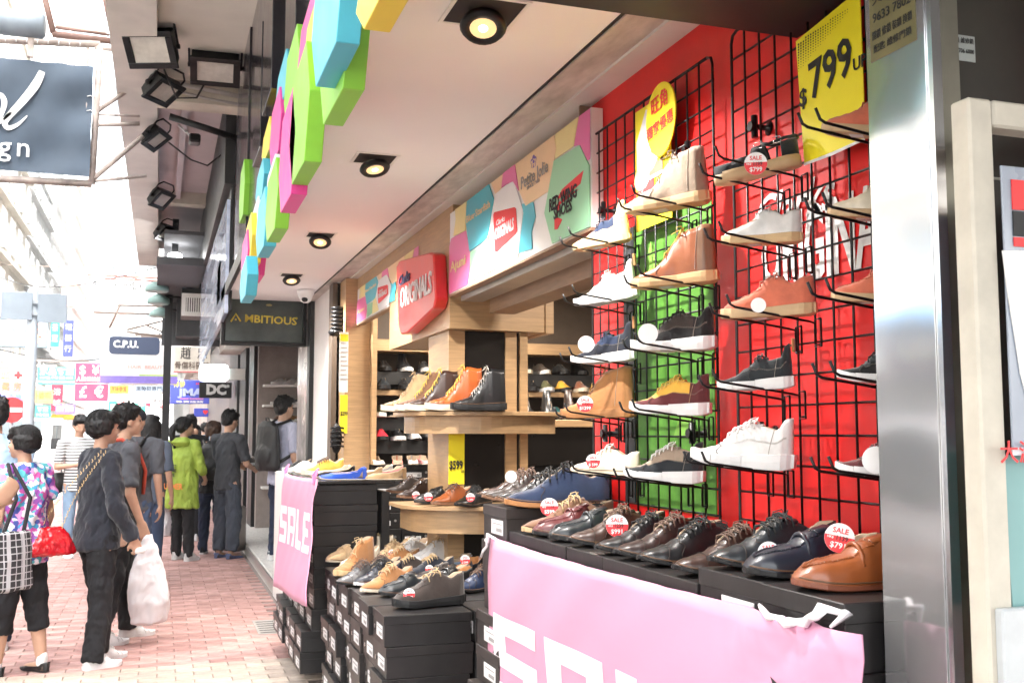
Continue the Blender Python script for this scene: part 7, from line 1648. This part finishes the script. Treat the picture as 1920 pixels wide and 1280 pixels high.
t = thing('no_entry_sign', 'round red and white no entry sign low at the left edge', 'road sign', W(22, 768, Y=18)); c = Vector(t.location)
poly_board('disc', c, circ(.2), FACE_CAM, .01, PRED, t); poly_board('bar', c, [(-.15, -.035), (.15, -.035), (.15, .035), (-.15, .035)], FACE_CAM, .004, PWHITE, t, off=.006); lathe('post', (c.x, 18.06, -.1), [(.025, 0), (.025, c.z + .3)], GAL, t, 8)
# ---- vehicles
def vehicle(label, cat, name, loc, rz, prof, wd, body_m, wheels, wins, extra=None):
    t = thing(name, label, cat, loc, rz)
    bm = bmesh.new(); prism_into(bm, [Vector((-wd / 2, y, z)) for y, z in prof], (wd, 0, 0)); bmesh.ops.recalc_face_normals(bm, faces=bm.faces); bmesh.ops.bevel(bm, geom=list(bm.edges), offset=.07, segments=3, affect='EDGES')
    link('body', me_from(bm, True), None, body_m).parent = t
    G = mat('car_glass', (.04, .055, .06), .08, var=0)
    for q in wins: o = prism(q[0], q[1], q[2], G); o.parent = t
    for (x, y, r) in wheels:
        bm = bmesh.new(); lathe_into(bm, (x, y, r), [(r * .62, -.11), (r * .94, -.105), (r, -.08), (r, .08), (r * .94, .105), (r * .62, .11)], 24, 'X'); wv = link('wheel', me_from(bm), None, mat('tyre', (.025, .025, .025), .8)); wv.parent = t
        bm = bmesh.new(); lathe_into(bm, (x, y, r), [(r * .6, -.1), (r * .6, .1)], 20, 'X')
        for k in range(7): a = 2 * pi * k / 7; bx(bm, (x - .125, y - .02, r - .02), (x + .125, y + .02, r + .02)); tube_into(bm, [(x - .12, y, r), (x - .12, y + r * .58 * cos(a), r + r * .58 * sin(a))], .028, 5); tube_into(bm, [(x + .12, y, r), (x + .12, y + r * .58 * cos(a), r + r * .58 * sin(a))], .028, 5)
        link('rim', me_from(bm), None, mat('alloy', (.5, .5, .52), .3, metal=.8)).parent = wv
    for n_, lo, hi, m in (extra or ()): box(n_, lo, hi, m, None, .008).parent = t
    return t
VW = mat('van_white', (.78, .78, .78), .25, coat=.5, var=.02)
a = W(80, 800, Y=26)
vehicle('white van facing the camera in the road beside the crowd', 'van', 'parked_van', (a.x - .75, 28.3, -.13), 0, [(-2.3, .35), (-2.35, .95), (-2.2, 1.2), (-1.6, 1.95), (2.3, 2.0), (2.35, .35)], 1.75, VW, [(-.78, -1.5, .34), (.78, -1.5, .34), (-.78, 1.4, .34), (.78, 1.4, .34)],
   [('windscreen', [(-.72, -2.165, 1.24), (.72, -2.165, 1.24), (.66, -1.65, 1.86), (-.66, -1.65, 1.86)], (0, -.03, .02)), ('side_window', [(.872, -1.75, 1.25), (.872, -.5, 1.25), (.872, -.5, 1.8), (.872, -1.4, 1.8)], (.015, 0, 0)), ('side_window', [(.872, -.35, 1.25), (.872, 1.0, 1.25), (.872, 1.0, 1.8), (.872, -.35, 1.8)], (.015, 0, 0))],
   [('headlight', (-.8, -2.39, .78), (-.5, -2.32, .98), GLS), ('headlight', (.5, -2.39, .78), (.8, -2.32, .98), GLS), ('bumper', (-.86, -2.44, .3), (.86, -2.33, .56), mat('bumper_blue', (.05, .07, .3), .5)), ('number_plate', (-.25, -2.46, .62), (.25, -2.37, .74), PWHITE), ('wing_mirror', (.9, -1.95, 1.22), (1.1, -1.85, 1.48), BLACK), ('wing_mirror', (-1.1, -1.95, 1.22), (-.9, -1.85, 1.48), BLACK)])
TX = mat('taxi_red', (.55, .03, .03), .25, coat=.5, var=.02)
vehicle('red taxi with silver roof queuing behind the white van', 'taxi', 'taxi', (W(110, 800, Y=40).x - .6, 42, -.13), 0, [(-2.3, .3), (-2.3, .8), (-1.3, .98), (-.7, 1.42), (.9, 1.42), (1.6, 1.0), (2.3, .95), (2.35, .3)], 1.7, TX, [(-.75, -1.4, .32), (.75, -1.4, .32), (-.75, 1.4, .32), (.75, 1.4, .32)],
   [('windscreen', [(-.68, -1.28, 1.02), (.68, -1.28, 1.02), (.6, -.75, 1.38), (-.6, -.75, 1.38)], (0, -.03, .03))], [('roof_sign', (-.2, -.2, 1.42), (.2, 0, 1.54), PWHITE)])
orr = tag(prism('orange_awning', [W(92, 786, Y=45), W(150, 786, Y=45), W(128, 775, Y=45), W(98, 776, Y=45)], (0, 2, 0), mat('awning_orange', (.75, .35, .05), .7)), 'orange awning of a stall far down the road', 'awning')
SUVM = mat('car_grey', (.3, .3, .31), .25, coat=.5, var=.03)
vehicle('dark grey people carrier parked at the kerb, seen only in the mirror column', 'car', 'parked_car', (-3.5, 6.6, -.13), 0, [(-2.3, .35), (-2.35, .9), (-1.5, 1.1), (-.9, 1.7), (2.1, 1.72), (2.35, 1.1), (2.35, .35)], 1.8, SUVM, [(-.8, -1.45, .34), (.8, -1.45, .34), (-.8, 1.4, .34), (.8, 1.4, .34)],
   [('side_window', [(.9, -1.2, 1.12), (.9, .2, 1.12), (.9, .2, 1.6), (.9, -.85, 1.6)], (.012, 0, 0)), ('side_window', [(.9, .3, 1.12), (.9, 1.7, 1.12), (.9, 1.5, 1.6), (.9, .3, 1.6)], (.012, 0, 0))], [('door_trim', (.895, -1.0, .62), (.915, 1.0, .66), mat('chrome', (.7, .7, .7), .2, metal=1, var=0))])
vehicle('silver car parked farther along the kerb out of frame', 'car', 'parked_car', (-3.5, 12.2, -.13), 0, [(-2.2, .35), (-2.2, .85), (-1.3, 1.0), (-.7, 1.45), (1.2, 1.45), (2.0, 1.0), (2.25, .9), (2.25, .35)], 1.75, mat('car_silver', (.45, .46, .48), .25, metal=.4, coat=.5), [(-.78, -1.4, .32), (.78, -1.4, .32), (-.78, 1.4, .32), (.78, 1.4, .32)],
   [('side_window', [(.875, -.9, 1.0), (.875, 1.3, 1.0), (.875, 1.0, 1.35), (.875, -.55, 1.35)], (.012, 0, 0))])
# ---- opposite side shop fronts (in the mirror column)
def storefront(y0, y1, label, sign, m1, m2, aw=None):
    t = thing('storefront', label, 'shop front', (-15, (y0 + y1) / 2, 0)); box('shop_window', (-15.02, y0, 0), (-15, y1, 3), mat('glass_dark', (.12, .13, .14), .1), t); box('sign_band', (-15, y0, 3.02), (-14.7, y1, 4.1), m1, t)
    text(sign, (-14.69, (y0 + y1) / 2, 3.55), .75, m2, t, FACE_ROAD, width=(y1 - y0) * .7, bold=.04, ext=.01)
    if aw: prism('awning', [(-14.7, y0, 4.6), (-14.7, y0, 4.2), (-13.4, y0, 4.2)], (0, y1 - y0, 0), aw, t)
storefront(15, 22, 'navy shop front with cream sports lettering across the road', 'SKECHERS', SNAVY, SCR, mat('awning_blue', (.05, .3, .6), .6)); storefront(22.1, 28, 'white shop front across the road', 'SIZE ?', SW, KB); storefront(8, 14.9, 'pale shop front with RUN lettering across the road', 'RUN', mat('sign_mauve', (.4, .25, .33), .6), PWHITE)
# ---- buildings
WN = {}
def window_part(parent, c, w_, h_, frame, nrm, cage=False, ac=False):
    key = (round(w_, 2), round(h_, 2), cage, ac)
    if key not in WN:
        b = bmesh.new(); bx(b, (-w_ / 2 - .08, -.06, -h_ / 2 - .1), (w_ / 2 + .08, .0, -h_ / 2)); bx(b, (-w_ / 2 - .05, -.05, h_ / 2), (w_ / 2 + .05, 0, h_ / 2 + .06))
        for x in (-w_ / 2, 0, w_ / 2): bx(b, (x - .03, -.045, -h_ / 2 + .001), (x + .03, 0, h_ / 2 - .001))
        if cage:
            for i in range(5): z = -h_ / 2 + h_ * (i + .5) / 5; bx(b, (-w_ / 2 - .05, -.42, z), (w_ / 2 + .05, -.39, z + .03))
            for i in range(7): x = -w_ / 2 + w_ * i / 6; bx(b, (x - .012, -.385, -h_ / 2), (x + .012, -.36, h_ / 2))
        f = me_from(b); f.name = 'window'; f.materials.append(mat('window_frame', (.5, .5, .5), .6)); b = bmesh.new(); bx(b, (-w_ / 2 + .03, -.02, -h_ / 2 + .002), (w_ / 2 - .03, -.005, h_ / 2 - .002)); g_ = me_from(b); g_.name = 'pane'; g_.materials.append(mat('window_glass', (.16, .2, .21), .1, var=.3, scale=.4))
        b = bmesh.new(); bx(b, (-.35, -.45, -h_ / 2 - .62), (.35, -.07, -h_ / 2 - .14)); a_ = me_from(b); a_.name = 'air_conditioner'; a_.materials.append(mat('ac_white', (.6, .6, .58), .6)); WN[key] = (f, g_, a_)
    f, g_, a_ = WN[key]; o = bpy.data.objects.new('window', f); COL.objects.link(o); o.parent = parent; o.location = Vector(c) - root_loc(parent); o.rotation_euler = (0, 0, nrm)
    p = bpy.data.objects.new('pane', g_); COL.objects.link(p); p.parent = o
    if ac: q = bpy.data.objects.new('air_conditioner', a_); COL.objects.link(q); q.parent = o
def building(label, x0, x1, y0, y1, h, m, side='+X', fl=3.1, bay=3.2, z0=4.5, cage=.3, front=True):
    t = thing('apartment_building', label, 'building', ((x0 + x1) / 2, (y0 + y1) / 2, 0)); box('walls', (x0, y0, -.1), (x1, y1, h), m, t); r_ = random.Random(int(y0 * 7 + h))
    box('parapet', (x0 - .15, y0 - .15, h + .001), (x1 + .15, y1 + .15, h + .8), m, t)
    k = 0; z = z0
    while z < h - 2:
        if side: 
            xs = x1 if side == '+X' else x0; y = y0 + bay * .6
            while y < y1 - 1 and k < 290: window_part(t, (xs, y, z + 1.5), 1.7, 1.4, None, pi / 2 if side == '+X' else -pi / 2, r_.random() < cage, r_.random() < .4); y += bay; k += 1
            box('floor_ledge', (xs - .02 if side == '+X' else xs - .35, y0, z - .12), (xs + .35 if side == '+X' else xs + .02, y1, z), m, t)
        if front:
            x = x0 + bay * .6
            while x < x1 - 1 and k < 290: window_part(t, (x, y0, z + 1.5), 1.7, 1.4, None, 0, r_.random() < cage, r_.random() < .4); x += bay; k += 1
        z += fl
    return t
BM = [mat('render_cream', (.66, .62, .55), .8, var=.12, scale=.5, bump=.2), mat('render_pink', (.64, .55, .52), .8, var=.1, scale=.5), mat('render_grey', (.56, .56, .55), .8, var=.12, scale=.5), mat('render_white', (.8, .8, .79), .8, var=.08, scale=.5), mat('tile_bluegrey', (.52, .6, .65), .6, var=.08, scale=.5)]
building('cream tenement with caged windows at the left edge of the street', -22, -8.2, 56, 70, 24, BM[0], cage=.6)
building('grey tenement beyond the cream one with ribbed balconies', -22, -8.4, 70.2, 86, 19, BM[2], cage=.3)
building('tall white apartment block rising over the left side of the street', -22, -8.6, 86.2, 110, 46, BM[3])
building('pinkish apartment block farther down the left side', -20, -8.6, 110.2, 135, 30, BM[1])
building('pale blue tower far down the street', -22, -6.5, 136, 175, 75, BM[4], cage=0)
building('distant white block closing the street on the right', -4, 20, 190, 215, 40, BM[3], side=None, cage=0)
building('near left tenement out of frame across the road', -30, -15.1, -10, 30, 20, BM[0], cage=0)
building('grey block across the road just out of frame', -30, -13, 31, 55, 26, BM[2], cage=0)
building('right side tenement beyond the overhang', 1.5, 14, 31, 60, 24, BM[1], side='-X', cage=.3)
building('second right side tenement far down the street', 1.2, 14, 60.5, 110, 32, BM[2], side='-X', cage=.3)
# ---- AMBITIOUS shop
t, c, wd, ht = hang_sign('black framed AMBITIOUS sign hanging across the pavement under the soffit', 422, 549, 568, 644, 10, mat('sign_smoke', (.035, .045, .045), .35, var=.5, scale=2.5, col2=(.1, .13, .12)), [], arms=False, th=.08)
fw = .028
for n_, lo, hi in (('a', (-wd / 2 - fw, ht / 2), (wd / 2 + fw, ht / 2 + fw)), ('b', (-wd / 2 - fw, -ht / 2 - fw), (wd / 2 + fw, -ht / 2)), ('c', (-wd / 2 - fw, -ht / 2 + .0005), (-wd / 2, ht / 2 - .0005)), ('d', (wd / 2, -ht / 2 + .0005), (wd / 2 + fw, ht / 2 - .0005))):
    box('frame_bar', (c.x + lo[0], c.y - .03, c.z + lo[1]), (c.x + hi[0], c.y + .09, c.z + hi[1]), BLKMET, t)
GY = mat('ink_gold', (.75, .6, .08), .5, var=0); text('MBITIOUS', c + Vector((.06, -.006, -.015)), .1, GY, t, FACE_CAM, width=wd * .66, ext=.002, bold=.02, roll=-.03); text('®', c + Vector((wd * .41, -.006, .01)), .03, GY, t, FACE_CAM)
tube('logo_peak', [c + Vector(v) for v in ((-wd * .42, -.008, -.04), (-wd * .36, -.008, .035), (-wd * .30, -.008, -.035))], .009, GY, t); poly_board('logo_dot', c + Vector((-wd * .36, 0, -.02)), circ(.008, 10), FACE_CAM, .004, GY, t, off=.008)
bm = bmesh.new(); ell_into(bm, c + Vector((.04, -.006, ht * .28)), (.03, .004, .012)); link('logo_leaf', me_from(bm), t, mat('ink_gold_dim', (.5, .42, .2), .5))
tag(box('shop_awning_frame', (.5, 10.1, 2.72), (1.35, 10.7, 3.1), BLACK), 'black lintel above the AMBITIOUS shop entrance', 'lintel')
fs = thing('black_shopfront', 'black framed shop front with steel strips left of the AMBITIOUS entrance', 'shop front', (1.3, 17, 0))
for (y0, y1, m, x) in ((15.3, 15.95, BLACK, 1.25), (15.96, 16.4, mat('brushed', (.45, .45, .47), .35, metal=.8), 1.27), (16.41, 17.6, BLACK, 1.22), (17.61, 17.9, mat('brushed', (.45, .45, .47), .35, metal=.8), 1.24), (17.91, 20, BLACK, 1.2), (20.01, 30.8, mat('front_dim', (.12, .11, .11), .5), 1.25)):
    box('front_panel', (x, y0, .141), (1.7, y1, 3.6), m, fs)
box('cross_beam', (1.1, 15.2, 3.601), (1.7, 30.8, 4.4), BLACK, fs)
ds = thing('shelf_wall', 'lit shelf wall of sneakers inside the AMBITIOUS shop', 'shelf', (1.9, 15.1, .14))
box('back_panel', (1.3, 15.12, .14), (3.4, 15.29, 3.2), mat('panel_taupe', (.3, .26, .24), .6), ds); box('ceiling_panel', (1.36, 10.8, 3.0), (3.4, 15.1, 3.1), WHITE, ds)
box('side_wall', (3.3, 10.8, .14), (3.4, 15.1, 3.0), mat('panel_taupe', (.3, .26, .24), .6), ds)
box('door_edge', (1.33, 10.72, .14), (1.42, 10.85, 3.0), mat('brushed', (.45, .45, .47), .35, metal=.8), ds)
for i in range(3): box('strip_lamp', (1.5, 14.0 - i * .7, 2.96), (2.3, 14.1 - i * .7, 2.995), mat('lamp_white', (1, 1, 1), .4, var=0, emit=(1, 1, 1), es=5), ds)
L = bpy.data.lights.new('shop_beam', 'AREA'); L.shape = 'RECTANGLE'; L.size = 1.2; L.size_y = 1.6; L.energy = 40; L.color = (1, .93, .85); o = bpy.data.objects.new('shop_beam', L); COL.objects.link(o); o.parent = ds; o.location = Vector((2.1, 13.2, 2.95)) - Vector(ds.location)
k = 0
for ri, (z, cs) in enumerate([(2.14, ['white', 'white', 'cream', 'white']), (1.86, ['black', 'grey', 'cream', 'black']), (1.62, ['midbrown', 'tan', 'black', 'slate']), (.72, ['black', 'white', 'slate', 'red'])]):
    box('shelf_board', (1.36, 14.85, z - .03), (3.3, 15.11, z), WHITE, ds)
    for i, c_ in enumerate(cs):
        x = 1.46 + i * .17; shoe('trainer', (x + .22, 15.05, z + .001), (x, 14.9, z + .001), '%s sneaker, %s on the %s shelf of the AMBITIOUS shop' % (c_, ['first', 'second', 'third', 'fourth'][i], ['top', 'second', 'third', 'lowest'][ri]), dict(upper=mk('s', c_), sole=R_W, lace=LW), lo=True)
dd = thing('display_cabinet', 'white display cabinet with shoes on top at the AMBITIOUS entrance', 'cabinet', (1.35, 9.6, 0))
box('cabinet_body', (1.0, 9.0, .0), (1.32, 9.7, 1.12), WHITE, dd, .01)
for i, c_ in enumerate(('white', 'black')): shoe('trainer', (1.3, 9.15 + i * .3, 1.122), (1.03, 9.05 + i * .3, 1.122), '%s sneaker on the white cabinet by the AMBITIOUS entrance' % c_, dict(upper=mk('s', c_), sole=R_W, lace=LW), lo=True)
# black sandals hanging on the end post
t = thing('hanging_sandals', 'pair of black sandals hanging on the wooden end post', 'sandals', W(631, 822, Y=8.1)); c = Vector(t.location)
for i in range(5): tube('strap', [c + Vector((-.05, -.02, -.06 + i * .035)), c + Vector((.0, -.05, -.05 + i * .035)), c + Vector((.05, -.02, -.06 + i * .035))], .008, BLKMET, t)
bm = bmesh.new(); ell_into(bm, c, (.045, .015, .12)); link('sole', me_from(bm, True), t, BLKMET)
# drain and litter on the pavement edge
dn = tag(box('drain_cover', (.72, 7.9, .0015), (.9, 8.5, .006), mat('drain_grey', (.3, .28, .26), .7)), 'grey drain cover let into the paving near the far banner', 'drain cover')
for i in range(6): box('slot', (.74, 7.95 + i * .09, .0062), (.88, 7.97 + i * .09, .0072), PBLACK, dn)

# ---- thin scattering volume added to whiten the overexposed far street
hz = bpy.data.materials.new('whitening_volume'); hz.use_nodes = True; n = hz.node_tree; n.nodes.clear(); v = n.nodes.new('ShaderNodeVolumePrincipled'); v.inputs['Color'].default_value = (.97, .97, .98, 1); v.inputs['Density'].default_value = .0006; v.inputs['Anisotropy'].default_value = .1
o_ = n.nodes.new('ShaderNodeOutputMaterial'); n.links.new(v.outputs[0], o_.inputs['Volume'])
h_ = box('whitening_haze', (-120, -30, -1.3), (80, 230, 78), hz); h_['kind'] = 'stuff'

# more hanging signs and cables between the far fronts
for lb, r, Y, m, lines in [
  ('tall narrow pink sign with white characters on the left side of the street', (98, 700, 116, 770), 44, SRED, [('足', .5, .2, .2, PWHITE, .7), ('浴', .5, .5, .2, PWHITE, .7), ('城', .5, .8, .2, PWHITE, .7)]),
  ('small violet sign with pale characters above the van roof', (104, 758, 140, 776), 38, SPUR, [('麻雀耍樂', .5, .5, .6, PWHITE, .85)]),
  ('teal and white pharmacy board left of the street name plate', (204, 752, 232, 778), 37, SGRN, [('藥行', .5, .5, .6, PWHITE, .8)]),
  ('yellow pawn style sign with red characters in the middle distance', (206, 722, 240, 738), 42, SYEL, [('海味參茸', .5, .5, .7, PRED, .85)]),
  ('pale blue sign with dark characters over the far crowd', (250, 722, 318, 736), 46, mat('sign_ice', (.5, .62, .72), .6), [('運動鞋專門店', .5, .5, .75, SNAVY, .85)]),
  ('white board with red characters beside the black post', (296, 700, 322, 722), 38, SW, [('找換', .5, .5, .6, PRED, .8)]),
  ('tall blue vertical sign far down the left buildings', (120, 600, 136, 668), 58, SBLU, [('電', .5, .2, .2, PWHITE, .7), ('器', .5, .5, .2, PWHITE, .7), ('行', .5, .8, .2, PWHITE, .7)]),
  ('faded green vertical sign far down the left buildings', (96, 600, 110, 650), 66, SGRN, [('茶', .5, .3, .3, PWHITE, .7), ('室', .5, .7, .3, PWHITE, .7)])]:
    hang_sign(lb, *r, Y, m, lines)
for i, (a, b, Y1, Y2) in enumerate([((0, 655), (330, 640), 27, 24), ((40, 700), (320, 668), 33, 25), ((0, 520), (300, 500), 40, 18), ((120, 668), (330, 610), 45, 20), ((190, 470), (300, 530), 50, 18)]):
    A, B = W(*a, Y=Y1), W(*b, Y=Y2); tag(tube('overhead_cable', [A.lerp(B, q / 8) - Vector((0, 0, .35 * sin(pi * q / 8))) for q in range(9)], .012, tubeM, None, 5), ['lowest', 'second lowest', 'highest', 'third', 'fourth'][i] + ' thin black cable sagging over the street', 'cable', 'cables over the street')
